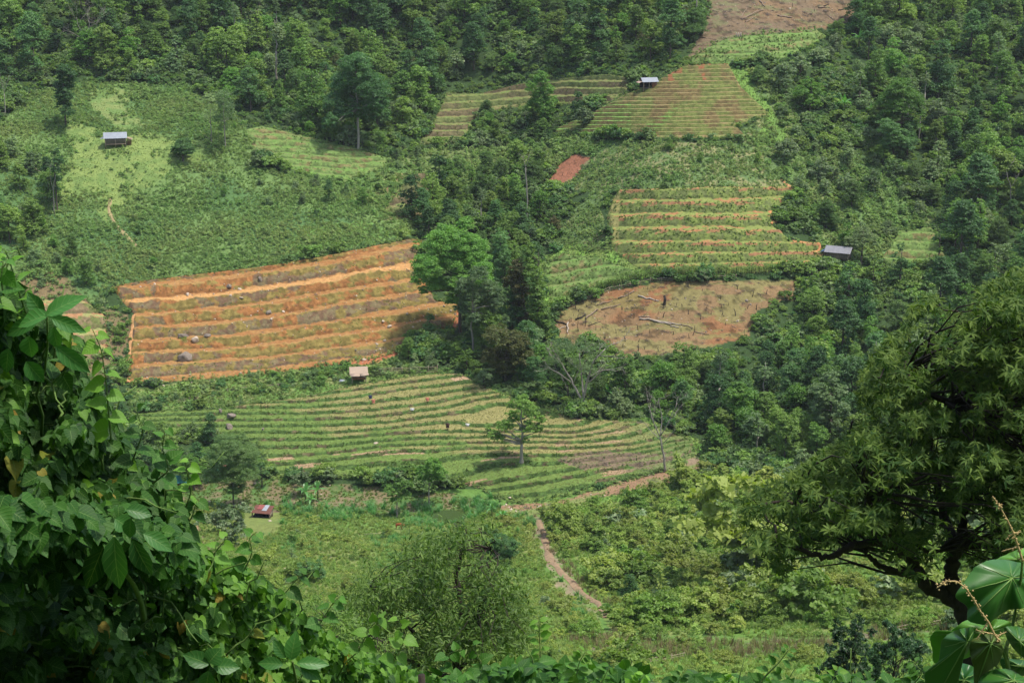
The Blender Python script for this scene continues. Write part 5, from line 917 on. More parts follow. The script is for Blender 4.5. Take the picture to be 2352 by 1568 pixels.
for a in [(1372, 702, 1407, 688, .17, 'log_brown', 'thin brown log high on the left of the brown clearing'), (1420, 683, 1457, 667, .24, 'log_brown', 'brown log with a root end near the hedge'), (1381, 712, 1426, 695, .18, 'log_brown', 'crooked brown log below the root-ended log'), (1345, 737, 1374, 712, .24, 'log_brown', 'straight steep-lying brown log on the left slope of the brown clearing'), (1322, 739, 1346, 728, .26, 'char', 'blackened log heap left of the steep-lying log'), (1351, 751, 1380, 739, .13, 'char', 'thin dark branch below the steep-lying log'), (1466, 679, 1513, 693, .26, 'log_white', 'long pale log left of the tall charred stump'), (1275, 764, 1303, 752, .16, 'log_white', 'white log slanting at the left corner of the brown clearing'), (1305, 746, 1303, 768, .24, 'log_white', 'white upright-lying log crossing the slanting one'), (1272, 741, 1303, 751, .28, 'char', 'dark log lying above the two white logs'),
          (1469, 735, 1520, 742, .28, 'log_white', 'topmost white log of the central log pile'), (1501, 740, 1542, 747, .24, 'log_white', 'white log across the middle of the central log pile'), (1520, 741, 1563, 747, .2, 'log_white', 'right-hand white log of the central log pile'), (1467, 729, 1492, 730, .14, 'log_white', 'short white log above the central log pile'), (1540, 750, 1560, 752, .18, 'log_white', 'short white log below the central log pile'), (1562, 745, 1592, 751, .16, 'log_brown', 'brown log right of the central log pile'), (1596, 758, 1630, 764, .13, 'log_brown', 'thin brown log on the right part of the brown clearing'), (1480, 641.5, 1558, 640.5, .16, 'log_white', 'long pale pole lying below the hedge')]: log(*a, g1)
g2 = 'felled trunks on the upper clearing'
for a in [(1703, 46, 1754, 21, .26, 'log_brown', 'long curved trunk in the middle of the upper clearing'), (1712, 51, 1730, 39, .2, 'log_brown', 'short branch under the long curved trunk'), (1786, 35, 1819, 43, .34, 'log_brown', 'thick straight log right of the curved trunk'), (1880, 21, 1899, 21, .3, 'log_brown', 'short thick log at the upper right of the upper clearing'), (1892, 17, 1904, 12, .2, 'char', 'dark branch crossing the short thick log'), (1745, 2, 1757, 14, .24, 'log_brown', 'log at the top edge of the upper clearing'), (1700, 45, 1716, 17, .14, 'log_brown', 'thin slanting branch left of the curved trunk'), (1612, 86, 1645, 92, .18, 'log_brown', 'brown trunk at the left edge of the upper clearing'), (1905, 42, 1915, 50, .2, 'log_brown', 'stub of trunk near the banana plants'), (1926, 27, 1938, 25, .2, 'char', 'dark log at the right edge of the upper clearing'), (1930, 49, 1958, 43, .16, 'log_brown', 'thin log along the lower right edge of the upper clearing'), (1645, 33, 1660, 25, .14, 'log_brown', 'thin branch at the upper left of the upper clearing')]: log(*a, g2)
log(455, 200, 478, 210, .14, 'log_white', 'pale fallen stem at the top of the left hill', None); log(455, 300, 480, 318, .14, 'log_white', 'pale fallen stem above the small round tree', None); log(75, 382, 92, 390, .16, 'log_white', 'pale fallen stem above the small left wood', None)
def stump_mesh(seed, r, h, mat):
    rng = np.random.default_rng(seed); mb = MB(); mb.tube([(0, 0, -.2), (0, 0, 0.05), (rng.normal(0, .05), rng.normal(0, .05), h * .6), (rng.normal(0, .1), rng.normal(0, .1), h)], [r * 1.5, r * 1.15, r, r * .75], 7)
    if r > 0.2:
        for q in range(4): a = q * 1.6; mb.tube([(r * .5 * math.cos(a), r * .5 * math.sin(a), h * .9), (r * .7 * math.cos(a), r * .7 * math.sin(a), h * rng.uniform(1.05, 1.3))], [r * .45, r * .1], 5)
    return mb.mesh('stump', M[mat])
o = link('stump', stump_mesh(3, .3, 1.7, 'char')); o.location = gp(1526, 700); tag(o, 'tall charred forked stump near the top of the brown clearing', 'stump')
SM = [stump_mesh(i, .085, 1.0 + .3 * i, 'char') for i in range(3)]; rs = np.random.default_rng(17); c_ = 0
for zone, nn, lab, grp in (('clearing', 85, 'short blackened stump standing in the brown clearing', 'charred stumps of the brown clearing'), ('clearing_top', 26, 'short dark stump standing in the upper clearing', 'stumps of the upper clearing'), ('red_patch', 22, 'thin dark stake on the small red plot', 'stakes on the small red plot')):
    us, vs = scatter_uv(POLY[zone], .2, rs); us, vs = us[:nn], vs[:nn]
    for u, v in zip(us, vs): o = link('stump', SM[rs.integers(3)]); o.location = gp(u, v); s_ = rs.uniform(.3, .95) * (.6 if zone == 'red_patch' else 1); o.scale = (s_, s_, s_); o.rotation_euler = (rs.normal(0, .12), rs.normal(0, .12), rs.uniform(0, 6)); tag(o, lab, 'stump', grp)
for i in range(6):
    o = link('stake', MB().tube([(0, 0, -.2), (.1 * (-1) ** i, 0, 1.3)], .1, 5).mesh('stake', M['log_white'])); o.location = gp(1690 + i * 2.5, 88); tag(o, 'short white stake at the foot of the upper clearing', 'stake', 'white stakes at the foot of the upper clearing')

# ------------------------------------------------------------------ huts
M['tin'] = plain_mat('tin_sheet', (0.26, 0.29, 0.325), (0.18, 0.205, 0.235), 1.0, 0.5, spec=0.4, metal=0.0, bump=0.05); M['tin_grey'] = plain_mat('grey_tin_sheet', (0.24, 0.24, 0.255), (0.18, 0.18, 0.19), 1.5, 0.5, metal=0.2, bump=0.05); M['tin_red'] = plain_mat('rusty_red_sheet', (0.15, 0.065, 0.045), (0.10, 0.042, 0.03), 1.5, 0.7); M['tin_brown'] = plain_mat('brown_sheet', (0.20, 0.11, 0.085), (0.12, 0.07, 0.055), 2.0, 0.7)
M['sheet_red'] = plain_mat('pinkish_red_sheet', (0.27, 0.085, 0.075), (0.19, 0.06, 0.05), 2.0, 0.6); M['sheet_white'] = plain_mat('whitish_sheet', (0.32, 0.345, 0.37), (0.22, 0.24, 0.26), 2.0, 0.5); M['tarp'] = plain_mat('teal_sheet', (0.05, 0.26, 0.24), (0.03, 0.16, 0.15), 2.0, 0.5); M['blue'] = plain_mat('blue_sheet', (0.10, 0.20, 0.42), (0.07, 0.14, 0.32), 2.0, 0.5)
M['plank'] = plain_mat('weathered_planks', (0.21, 0.175, 0.135), (0.095, 0.08, 0.062), 3.0, 0.9, (2.5, 2.5, .4)); M['plank_red'] = plain_mat('reddish_planks', (0.26, 0.13, 0.075), (0.15, 0.07, 0.04), 3.0, 0.9, (2.5, 2.5, .4)); M['plank_pale'] = plain_mat('pale_planks', (0.34, 0.28, 0.20), (0.22, 0.17, 0.12), 3.0, .9, (2.5, 2.5, .4)); M['thatch'] = plain_mat('thatch', (0.46, 0.36, 0.27), (0.26, 0.19, 0.14), 6.0, 0.95, (.6, 3, 1), bump=.7); M['shelter_shade'] = plain_mat('painted_shade', (0.02, 0.022, 0.03), (0.012, 0.012, 0.018), 2.0)
def plank_wall(a, b, z0, z1, mat, parent, rng, gap=0.0, name='wall'):
    """upright boards of uneven height between two points of the floor plan"""
    mb = MB(); a = np.array(a, float); b = np.array(b, float); L = np.linalg.norm(b - a); n = max(3, int(L / 0.24)); d = (b - a) / L; ang = math.atan2(d[1], d[0])
    for i in range(n): c = a + d * (i + .5) * L / n; h = z1 - z0 + rng.uniform(-.04, .03); mb.box((c[0], c[1], z0 + h / 2), (L / n * (.93 - gap), .03 + .012 * (i % 2), h), ang)
    return mb.build(name, M[mat], parent)
def corrugated(corners, n, amp, mat, parent, name='roof', ragged=0.0, rng=None):
    """a ribbed sheet between ridge (a, b) and eave (d, c)"""
    a, b, c, d = [np.array(x, float) for x in corners]; m = n * 2 + 1; rows = []
    for k, t in enumerate((0, .5, 1.0)):
        e = 0 if rng is None else rng.uniform(-ragged, ragged, m) * (t == 1.0)
        p0 = a + (d - a) * t; p1 = b + (c - b) * t; s_ = np.linspace(0, 1, m)[:, None]; q = p0 + (p1 - p0) * s_ + ((d - a) / np.linalg.norm(d - a)) * np.reshape(e, (-1, 1)) if rng is not None else p0 + (p1 - p0) * s_
        q = q + np.array([0, 0, 1]) * amp * (np.arange(m) % 2)[:, None]; rows.append(q)
    V = np.stack(rows); lo = V - np.array([0, 0, .03]); mb = MB(); f = grid_faces(3, m); mb.add(V.reshape(-1, 3), f); mb.add(lo.reshape(-1, 3), f[:, ::-1]); return mb.build(name, M[mat], parent)
def hut(name, label, u, v, yaw, L, Wd, fz, wh, rh, oh, wall, roof, sides='FBLR', post='plank', amp=.04, front_open=False, ragged=0.0, roof2=None, sink=0.0, floor=True):
    rng = np.random.default_rng(int(u)); t = thing(name, label, 'hut', gp(u, v) - Vector((0, 0, sink)), math.radians(yaw)); x, y = L / 2, Wd / 2; top = fz + wh
    for sx in (-1, 1):
        for sy in (-1, 1): MB().box((sx * (x - .02), sy * (y - .02), (top - .9) / 2 + .05), (.16, .16, top + .9)).build('post', M[post], t)
    if floor: MB().box((0, 0, fz), (L - .22, Wd - .22, .10)).build('floor', M['plank'], t)
    for s_, a, b in (('F', (-x, -y), (x, -y)), ('B', (-x, y), (x, y)), ('L', (-x, -y), (-x, y)), ('R', (x, -y), (x, y))):
        if s_ in sides: plank_wall(a, b, fz + .07, top, wall, t, rng)
    r1 = corrugated([(-x - oh, 0, top + rh), (x + oh, 0, top + rh), (x + oh, -y - oh, top - .12), (-x - oh, -y - oh, top - .12)], int(L * 3), amp, roof, t, ragged=ragged, rng=rng)
    r2 = corrugated([(-x - oh, 0, top + rh - .01), (x + oh, 0, top + rh - .01), (x + oh, y + oh, top - .12), (-x - oh, y + oh, top - .12)], int(L * 3), amp, roof2 or roof, t, ragged=ragged, rng=rng)
    return t, top, x, y
M['dark_in'] = plain_mat('interior_shade', (0.03, 0.026, 0.024), (0.015, 0.014, 0.013), 3.0)  # near-black colour painting the shade inside the open huts
t, top, x, y = hut('hut', 'tin-roofed plank hut on stilts standing on the left meadow', 266, 334, 13, 4.9, 2.9, .55, 1.55, 1.15, .35, 'plank', 'tin')
MB().box((0, -y - .09, .55 + .0), (4.9, .12, .14)).build('beam', M['plank_pale'], t); MB().box((0, -y - .06, 1.45), (4.9, .04, .08)).build('beam', M['plank_pale'], t)
for k in range(3): MB().box((-x + .1 + k * (2 * x - .2) / 2, -y - .07, 1.0), (.18, .12, 2.3)).build('post', M['plank_pale'], t)
lt = MB()
for k in range(5): lt.box((x + .35 + k * .22, -y + .8, .85), (.16, .05, 1.9 + .1 * (k % 2)), .1)
lt.build('lean_to', M['plank_red'], t); corrugated([(x + .36, -1.2, top - .2), (x + .36, y, top - .2), (x + 1.6, y, top - .6), (x + 1.6, -1.2, top - .6)], 4, .03, 'plank_pale', t, 'lean_to_roof')
corrugated([(-x - .36, -y - .2, top + .05), (-x - .36, y * .2, top + .25), (-x - 1.1, y * .2, top - .25), (-x - 1.0, -y - .2, top - .25)], 4, .03, 'tin', t, 'side_roof')
t, top, x, y = hut('hut', 'grey-roofed plank hut at the right end of the grassy terraces', 1926, 597, -24, 4.6, 3.3, .1, 1.75, 0.95, .55, 'plank', 'tin_grey', post='plank')
pb = MB();
for i, z in enumerate((.5, .8, 1.1, 1.4)): pb.box((0, -y - .04, z), (3.9, .04, .05))
pb.build('slats', M['plank_pale'], t); corrugated([(-x - .5, -y - .56, top + .25), (-x - .5, y + .2, top + .25), (-x - 1.3, y + .2, top - .2), (-x - 1.3, -y - .56, top - .2)], 5, .03, 'blue', t, 'side_roof')
t, top, x, y = hut('hut', 'small open-fronted hut at the top left edge of the steep hill terraces', 1490, 204, 14, 3.5, 2.4, .05, 1.7, 0.85, .4, 'plank_red', 'tin', sides='BR', roof2='tin_brown', post='plank_pale', sink=.1)
plank_wall((.45, -y), (x, -y), .1, top, 'plank_red', t, np.random.default_rng(1)); MB().box((-.6, y - .2, top / 2), (3.0, .06, top)).build('shade_panel', M['dark_in'], t); MB().box((-.3, -y, top / 2), (.14, .14, top)).build('post', M['plank_pale'], t)  # dark panel stands in for the shade behind the open front
corrugated([(-x - .4, -y - .2, top + .05), (-x - .4, y, top + .05), (-x - 1.3, y, top - .35), (-x - 1.3, -y - .2, top - .35)], 4, .03, 'thatch', t, 'side_roof')
t, top, x, y = hut('hut', 'thatched bamboo hut on stilts above the rice terraces', 824, 874, 8, 2.7, 2.4, .6, 1.35, 0.95, .45, 'plank_pale', 'thatch', sides='L', post='pole', amp=.05, ragged=.16)
MB().box((0, -y, .85), (2.6, .04, .5)).build('railing', M['plank_red'], t); MB().box((.45, .4, 1.2), (.5, .05, 1.2)).build('shade_panel', M['dark_in'], t); plank_wall((-x, y), (-.2, y), .65, 1.6, 'plank_pale', t, np.random.default_rng(2), .3)  # small dark panel paints the shade under the thatch
rt = MB(); rt.prism([(-x - .3, -y - 1.1, top - .28), (.2, -y - 1.05, top - .33), (.2, -y - .35, top - .02), (-x - .3, -y - .35, top + .05)], .06); rt.prism([(.3, -y - .95, top - .33), (x + .6, -y - .7, top - .22), (x + .5, -y - .3, top + .02), (.3, -y - .35, top + .06)], .06); rt.build('eave', M['thatch'], t)
t, top, x, y = hut('hut', 'low shelter with a rusty red patched roof in the lower left valley', 603, 1188, -6, 2.9, 1.9, .0, 1.0, .05, .3, 'plank_pale', 'tin_red', sides='BR', post='pole_dark', amp=.03, floor=False)
for c_ in [o for o in t.children if o.name.startswith('roof')]: bpy.data.objects.remove(c_)
rf = corrugated([(-1.35, 1.2, 1.62), (1.75, 1.2, 1.55), (1.55, -1.15, .98), (-1.75, -1.15, 1.12)], 9, .03, 'tin_red', t)
corrugated([(-.72, 1.17, 1.68), (.22, 1.17, 1.66), (.02, -.1, 1.36), (-.85, -.1, 1.40)], 3, .03, 'sheet_red', t, 'patch'); corrugated([(.30, 1.17, 1.67), (1.0, 1.17, 1.65), (.78, -.45, 1.27), (.0, -.45, 1.30)], 3, .03, 'sheet_white', t, 'patch')
MB().prism([(-1.6, 1.1, .12), (1.4, 1.1, .12), (1.4, -1.6, .05), (-1.6, -1.6, .05)], .1).build('shade_sheet', M['shelter_shade'], t)  # dark sheet paints the shadow under and in front of the shelter
t, top, x, y = hut('shed', 'shed with a crumpled teal roof half hidden behind near leaves', 424, 1116, 10, 3.4, 2.4, .0, 1.5, .8, .4, 'plank_red', 'tarp', floor=False)
o = MB().prism([(-.7, -.5, .9), (.7, -.4, .6), (.6, .5, .9), (-.6, .5, 1.2)], .05).build('tarpaulin', M['tarp']); o.location = gp(503, 1104) + Vector((0, 0, 1.2)); tag(o, 'small teal tarpaulin hung beside the feathery tree', 'tarpaulin')
o = MB().prism([(-.4, -.1, .2), (.4, -.1, .3), (.4, .1, 1.1), (-.4, .1, 1.0)], .05).build('red_cloth', M['sheet_red']); o.location = gp(518, 1100) + Vector((0, 0, 1.6)); tag(o, 'dark red cloth hanging by the feathery tree', 'cloth')
o = MB().prism([(-.8, -.3, .3), (.7, -.2, .25), (.8, .3, .5), (-.6, .3, .55)], .12).build('sheet', M['sheet_white']); o.location = gp(788, 880) + Vector((0, 0, .2)); tag(o, 'pale crumpled sheet on the ground left of the thatched hut', 'sheet')

# clothes set up on sticks among the rice
def scarecrow(u, v, mat, h, label, lean=0, bar=True):
    t = thing('scarecrow', label, 'scarecrow', gp(u, v)); MB().tube([(0, 0, -.1), (lean, 0, h)], .03, 5).build('pole', M['pole'], t)
    if bar: MB().tube([(-.45 + lean * .8, 0, h * .82), (.45 + lean * .8, 0, h * .86)], .025, 5).build('crossbar', M['pole'], t)
    s_ = MB(); k = 10; th = np.linspace(0, 2 * math.pi, k, endpoint=False); rows = [np.stack([lean * .7 + r * np.cos(th), r * .5 * np.sin(th), np.full(k, z)], 1) for r, z in ((.34, h * .28), (.28, h * .5), (.30, h * .75), (.16, h * .9), (.05, h * .95))]
    s_.add(np.vstack(rows), [(i * k + j, i * k + (j + 1) % k, (i + 1) * k + (j + 1) % k, (i + 1) * k + j) for i in range(4) for j in range(k)]); s_.build('shirt', M[mat], t)
    for q in (-1, 1): MB().tube([(lean * .8 + q * .2, 0, h * .84), (lean * .8 + q * .42, 0, h * .7)], [.09, .07], 6).build('sleeve', M[mat], t)
M['cloth_orange'] = plain_mat('faded_orange_cloth', (0.55, 0.20, 0.13), (0.42, 0.15, 0.10), 4.0); M['cloth_blue'] = plain_mat('dark_blue_cloth', (0.035, 0.05, 0.10), (0.02, 0.03, 0.07), 4.0); M['cloth_white'] = plain_mat('white_cloth', (0.7, 0.7, 0.68), (0.55, 0.55, 0.53), 4.0); M['cloth_brown'] = plain_mat('dark_brown_cloth', (0.07, 0.035, 0.03), (0.04, 0.02, 0.02), 4.0)
scarecrow(851, 922, 'cloth_blue', 1.0, 'scarecrow in dark blue cloth, highest on the left of the rice terraces'); scarecrow(858, 930, 'cloth_orange', 1.1, 'scarecrow in faded orange cloth just below the dark blue one'); scarecrow(982, 928, 'cloth_orange', 1.0, 'scarecrow in orange cloth with a wide crossbar in the middle of the straw terraces'); scarecrow(1027, 992, 'cloth_brown', 1.4, 'scarecrow in dark brown clothes where green and straw terraces meet', .15); scarecrow(947, 948, 'cloth_white', .6, 'small white cloth on a stick among the straw terraces', 0, False); scarecrow(1074, 980, 'cloth_white', .6, 'small white cloth on a stick left of the blue one', 0, False)

# ------------------------------------------------------------------ the cow
def skin_body(name, verts, edges, radii, mat, parent=None, sub=2):
    me = bpy.data.meshes.new(name); me.from_pydata(verts, edges, []); o = link(name, me, parent); me.materials.append(M[mat]); o.modifiers.new('skin', 'SKIN'); 
    for i, r in enumerate(radii): me.skin_vertices[0].data[i].radius = r if isinstance(r, tuple) else (r, r)
    me.skin_vertices[0].data[0].use_root = True; s_ = o.modifiers.new('sub', 'SUBSURF'); s_.levels = sub; s_.render_levels = sub; return o
M['cow'] = plain_mat('red_brown_hide', (0.30, 0.085, 0.03), (0.22, 0.06, 0.022), 2.0, .7, bump=.05); M['horn'] = plain_mat('horn', (0.3, .26, .2), (0.15, .12, .1), 5.0)
cv = [(-.55, 0, 1.0), (-.2, 0, 1.02), (.2, 0, 1.0), (.5, 0, 1.05), (.72, 0, 1.1), (.9, 0, 1.05), (1.06, 0, .9), (1.17, 0, .78), (-.68, 0, 1.05), (-.76, 0, .8), (-.77, 0, .5)]; ce = [(0, 1), (1, 2), (2, 3), (3, 4), (4, 5), (5, 6), (6, 7), (0, 8), (8, 9), (9, 10)]; cr = [(.24, .27), (.26, .31), (.25, .31), (.2, .27), (.13, .2), (.11, .14), (.10, .10), (.065, .065), .07, .03, .045]
for sx, par in ((-.55, 0), (.45, 3)):
    for sy in (-1, 1):
        k = len(cv); back = sx < 0
        cv += [(sx, sy * .17, .75), (sx + (.06 if back else .0), sy * .17, .58), (sx + (-.09 if back else .02), sy * .17, .36), (sx + (-.05 if back else 0), sy * .17, .06)]; ce += [(par, k), (k, k + 1), (k + 1, k + 2), (k + 2, k + 3)]; cr += [.12, .085, .05, .045]
ct = thing('cow', 'red-brown cow grazing in the grass left of the pond', 'cow', gp(917, 1209), math.radians(-12)); ct.scale = (.82, .82, .82); skin_body('body', cv, ce, cr, 'cow', ct)
for q in (-1, 1): MB().tube([(.93, q * .07, 1.12), (.95, q * .16, 1.2), (.97, q * .17, 1.3)], [.03, .025, .008], 6).build('horn', M['horn'], ct); MB().prism([(.86, q * .1, 1.06), (.9, q * .1, 1.08), (.9, q * .26, 1.04), (.85, q * .24, 1.02)], .03).build('ear', M['cow'], ct)

# ------------------------------------------------------------------ near plants
def leaf_tmpl(kind, nl=6):
    if kind == 'heart': t = np.array([0, .10, .28, .5, .75, 1.0]); w = np.array([.30, .44, .48, .38, .18, .0]); back = np.array([-.10, -.02, 0, 0, 0, 0])
    elif kind == 'oval': t = np.array([0, .15, .38, .62, .85, 1.0]); w = np.array([.03, .22, .33, .30, .13, .0]); back = np.zeros(6)
    elif kind == 'lance': t = np.array([0, .35, .7, 1.0]); w = np.array([.02, .12, .10, .0]); back = np.zeros(4)
    s_ = np.array([-1, -.5, 0, .5, 1.]) if kind != 'lance' else np.array([-1, 0, 1.])
    T_, S_ = np.meshgrid(t, s_, indexing='ij'); W_ = w[:, None] * S_; Y = T_ + back[:, None] * np.abs(S_)
    return np.stack([W_, Y, T_, S_], -1), kind
HEART = leaf_tmpl('heart')
def add_leaves(mb, tm, pos, T, Nn, size, lv, fold=0.25, curl=0.25, rng=None):
    g, kind = tm; n = len(pos); T = norm(np.asarray(T, float)); Nn = np.asarray(Nn, float); Nn = norm(Nn - (Nn * T).sum(1, keepdims=True) * T); B = np.cross(T, Nn)
    nr, nc = g.shape[:2]; x, y, t, s_ = [g[..., i].ravel() for i in range(4)]
    fo = fold * (rng.uniform(.2, 1.6, n) if rng is not None else np.ones(n)); cu = curl * (rng.uniform(-.2, 1.8, n) if rng is not None else np.ones(n))
    z = fo[:, None] * np.abs(x)[None] - cu[:, None] * (t ** 2)[None] + (0.018 * np.sin(t * 19)[None] * np.abs(s_)[None])
    size = np.broadcast_to(size, n); V = pos[:, None] + size[:, None, None] * (x[None, :, None] * B[:, None] + y[None, :, None] * T[:, None] + z[..., None] * Nn[:, None])
    f = grid_faces(nr, nc); m_ = nr * nc; Fq = (np.arange(n)[:, None, None] * m_ + f[None]).reshape(-1, 4)
    uv = np.tile(np.stack([s_, t, 0 * t], 1), (n, 1)); mb.add(V.reshape(-1, 3), Fq, lv=np.repeat(lv, len(f)), uv=uv)
M['vine'] = leaf_mat('vine_leaves', (0.016, 0.062, 0.011), (0.062, 0.175, 0.020), (0.04, 0.13, 0.03), trans=0.3, rough=0.55, spec=0.2, uvvein=True, indiv=0.0)
M['vine_young'] = leaf_mat('young_vine_leaves', (0.07, 0.19, 0.020), (0.16, 0.33, 0.038), (0.10, 0.24, 0.03), trans=0.38, rough=0.5, spec=0.25, uvvein=True, indiv=0.0)
M['vine_big'] = leaf_mat('large_glossy_leaves', (0.015, 0.065, 0.014), (0.05, 0.16, 0.030), (0.04, 0.13, 0.03), trans=0.25, rough=0.42, spec=0.3, uvvein=True, indiv=0.0)
M['lance'] = leaf_mat('lance_leaves', (0.022, 0.056, 0.011), (0.11, 0.165, 0.030), (0.05, 0.10, 0.02), trans=0.32, rough=0.6, spec=0.15, indiv=0.0)
M['lance_dark'] = leaf_mat('dark_lance_leaves', (0.020, 0.060, 0.022), (0.06, 0.125, 0.042), (0.04, 0.08, 0.02), trans=0.2, rough=0.42, spec=0.4, indiv=0.0)
M['twiggy'] = leaf_mat('olive_leaves', (0.036, 0.092, 0.016), (0.15, 0.245, 0.042), (0.07, 0.13, 0.03), trans=0.35, rough=0.5, indiv=0.0)
M['shoot'] = plain_mat('green_shoots', (0.13, 0.22, 0.05), (0.07, 0.12, 0.03), 8.0)
M['flower'] = plain_mat('tan_flower_spikes', (0.50, 0.36, 0.17), (0.34, 0.26, 0.10), 60.0, .8)
OVAL, LANCE = leaf_tmpl('oval'), leaf_tmpl('lance'); HEARTS = (HEART[0][[0, 1, 3, 4, 5]][:, [0, 2, 4]], 'heart')
LEFT = [(-120, 600), (0, 655), (20, 640), (60, 700), (110, 720), (150, 760), (175, 800), (185, 850), (215, 895), (245, 935), (270, 985), (298, 1050), (340, 1085), (395, 1120), (420, 1180), (430, 1240), (480, 1275), (540, 1295), (600, 1330), (670, 1385), (725, 1435), (790, 1480), (880, 1510), (960, 1535), (1060, 1580), (1120, 1680), (-120, 1680)]
HOLLOW = [(40, 1305), (150, 1245), (235, 1235), (300, 1290), (380, 1350), (425, 1400), (400, 1450), (330, 1500), (250, 1470), (180, 1430), (90, 1400), (20, 1400)]
def left_depth(u, v): return 5.2 + np.clip(u, -100, 500) / 500 * 1.6 + np.clip(u - 500, 0, 700) / 600 * 4.2 + np.clip(v - 1250, 0, 400) / 400 * 0.3
lr = np.random.default_rng(77)
def fill(poly, n, rng):
    us = [p[0] for p in poly]; vs = [p[1] for p in poly]; u = rng.uniform(min(us), max(us), n); v = rng.uniform(min(vs), max(vs), n); m = inpoly(u, v, poly); return u[m], v[m]
vt = thing('climbing_vine', 'dense climbing vine with heart-shaped leaves filling the lower left corner', 'vine', (-1.2, 5.6, -4.6)); vo = np.array(vt.location)
u, v = fill(LEFT, 74000, lr); dd = left_depth(u, v); m = lr.random(len(u)) < (dd / 8.5) ** 2 * 0.9 + 0.22; u, v, dd = u[m], v[m], dd[m]
lump = fbm(u / 90, v / 90, 201, 3); layer = lr.exponential(0.45, len(u)); layer = np.minimum(layer, 2.6) + (lump - 0.5) * 1.8
inh = inpoly(u + (lump - .5) * 60, v, HOLLOW); m = ~(inh & (lr.random(len(u)) > 0.05)); u, v, dd, layer, inh, lump = u[m], v[m], dd[m], layer[m], inh[m], lump[m]
P = at(u, v, dd + layer); n_ = len(u); T = np.stack([lr.normal(.35, .7, n_), lr.normal(-.45, .5, n_), lr.normal(-.75, .45, n_)], 1); Nn = np.stack([lr.normal(.05, .4, n_), lr.normal(-.45, .35, n_), lr.normal(.85, .3, n_)], 1)
sz = lr.lognormal(math.log(.053), .22, n_); young = (lr.random(n_) < 0.10 + 0.65 * smooth(300, 540, u)) & (layer < 0.5)
mb = MB(); k = ~young; add_leaves(mb, HEARTS, P[k] - vo, T[k], Nn[k], sz[k], np.clip(lr.uniform(0, 1, k.sum()) * .8 + (u[k] > 450) * .2, 0, 1), rng=lr); mb.build('leaves', M['vine'], vt)
mb = MB(); k = young; add_leaves(mb, HEARTS, P[k] - vo, T[k], Nn[k], sz[k] * .9, lr.uniform(0, 1, k.sum()), rng=lr); mb.build('young_leaves', M['vine_young'], vt)
M['vine_old'] = leaf_mat('yellowing_vine_leaves', (0.13, 0.16, 0.02), (0.22, 0.15, 0.03), (0.2, .15, .03), trans=0.3, rough=0.6, spec=0.15, uvvein=True, indiv=0.0)
q = np.flatnonzero((layer < .3) & (lr.random(n_) < .012)); mb = MB(); add_leaves(mb, HEARTS, P[q] - vo + (0, -.06, .01), T[q], Nn[q], sz[q] * 1.1, lr.uniform(0, 1, len(q)), rng=lr); mb.build('yellow_leaves', M['vine_old'], vt)
# the dark inside of the thicket: leaves painted dark for shade, and stems behind
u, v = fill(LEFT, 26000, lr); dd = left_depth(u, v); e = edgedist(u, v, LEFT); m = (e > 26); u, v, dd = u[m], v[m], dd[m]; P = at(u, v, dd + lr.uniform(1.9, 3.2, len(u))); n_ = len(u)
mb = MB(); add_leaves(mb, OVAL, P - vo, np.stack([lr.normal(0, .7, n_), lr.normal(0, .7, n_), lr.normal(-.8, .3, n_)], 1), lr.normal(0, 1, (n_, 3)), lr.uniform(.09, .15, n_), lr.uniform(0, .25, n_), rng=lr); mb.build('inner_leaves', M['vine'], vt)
# a roof of leaves over the hollow, above and in front of it
u, v = fill([(-120, 1130), (150, 1150), (300, 1160), (420, 1230), (470, 1300), (380, 1330), (260, 1235), (120, 1240), (-120, 1300)], 3000, lr); P = at(u, v, left_depth(u, v) - lr.uniform(0.0, 0.75, len(u))); n_ = len(u)
mb = MB(); add_leaves(mb, HEART, P - vo, np.stack([lr.normal(.3, .6, n_), lr.normal(-.5, .4, n_), lr.normal(-.5, .4, n_)], 1), np.stack([lr.normal(0, .35, n_), lr.normal(-.3, .3, n_), lr.normal(1, .2, n_)], 1), lr.lognormal(math.log(.055), .22, n_), lr.uniform(0, .55, n_), rng=lr); mb.build('leaves', M['vine'], vt)
st = MB(); u, v = fill(LEFT, 230, lr); _e = edgedist(u, v, LEFT) > 60; u, v = u[_e], v[_e]
for a, b in zip(u, v):
    d = float(left_depth(a, b)) + lr.uniform(-.1, .8); p = np.array(at(a, b, d)) - vo; L = lr.uniform(.3, .9); e = p + np.array([lr.normal(.2, .3), lr.normal(-.1, .2), lr.uniform(-.2, .6)]) * L; st.tube(limb_pts(p, e, lr, 7, .12, .2), np.linspace(.006, .0025, 7), 5)
for (x, y, r) in [(-1.9, 6.9, .07), (-1.1, 7.3, .05), (-.4, 7.9, .05), (.4, 9.5, .04), (-1.5, 8.3, .09)]: MB().tube(limb_pts((x, y, -1.9 - .6 * y - 1.6), (x - .1, y, -1.9 - (2.2 if x < 0 else 3.2)), lr, 8, .05) - vo, np.linspace(r, r * .4, 8), 7).build('woody_stem', M['bark_dark'], vt)
st.build('stem', M['shoot'], vt)
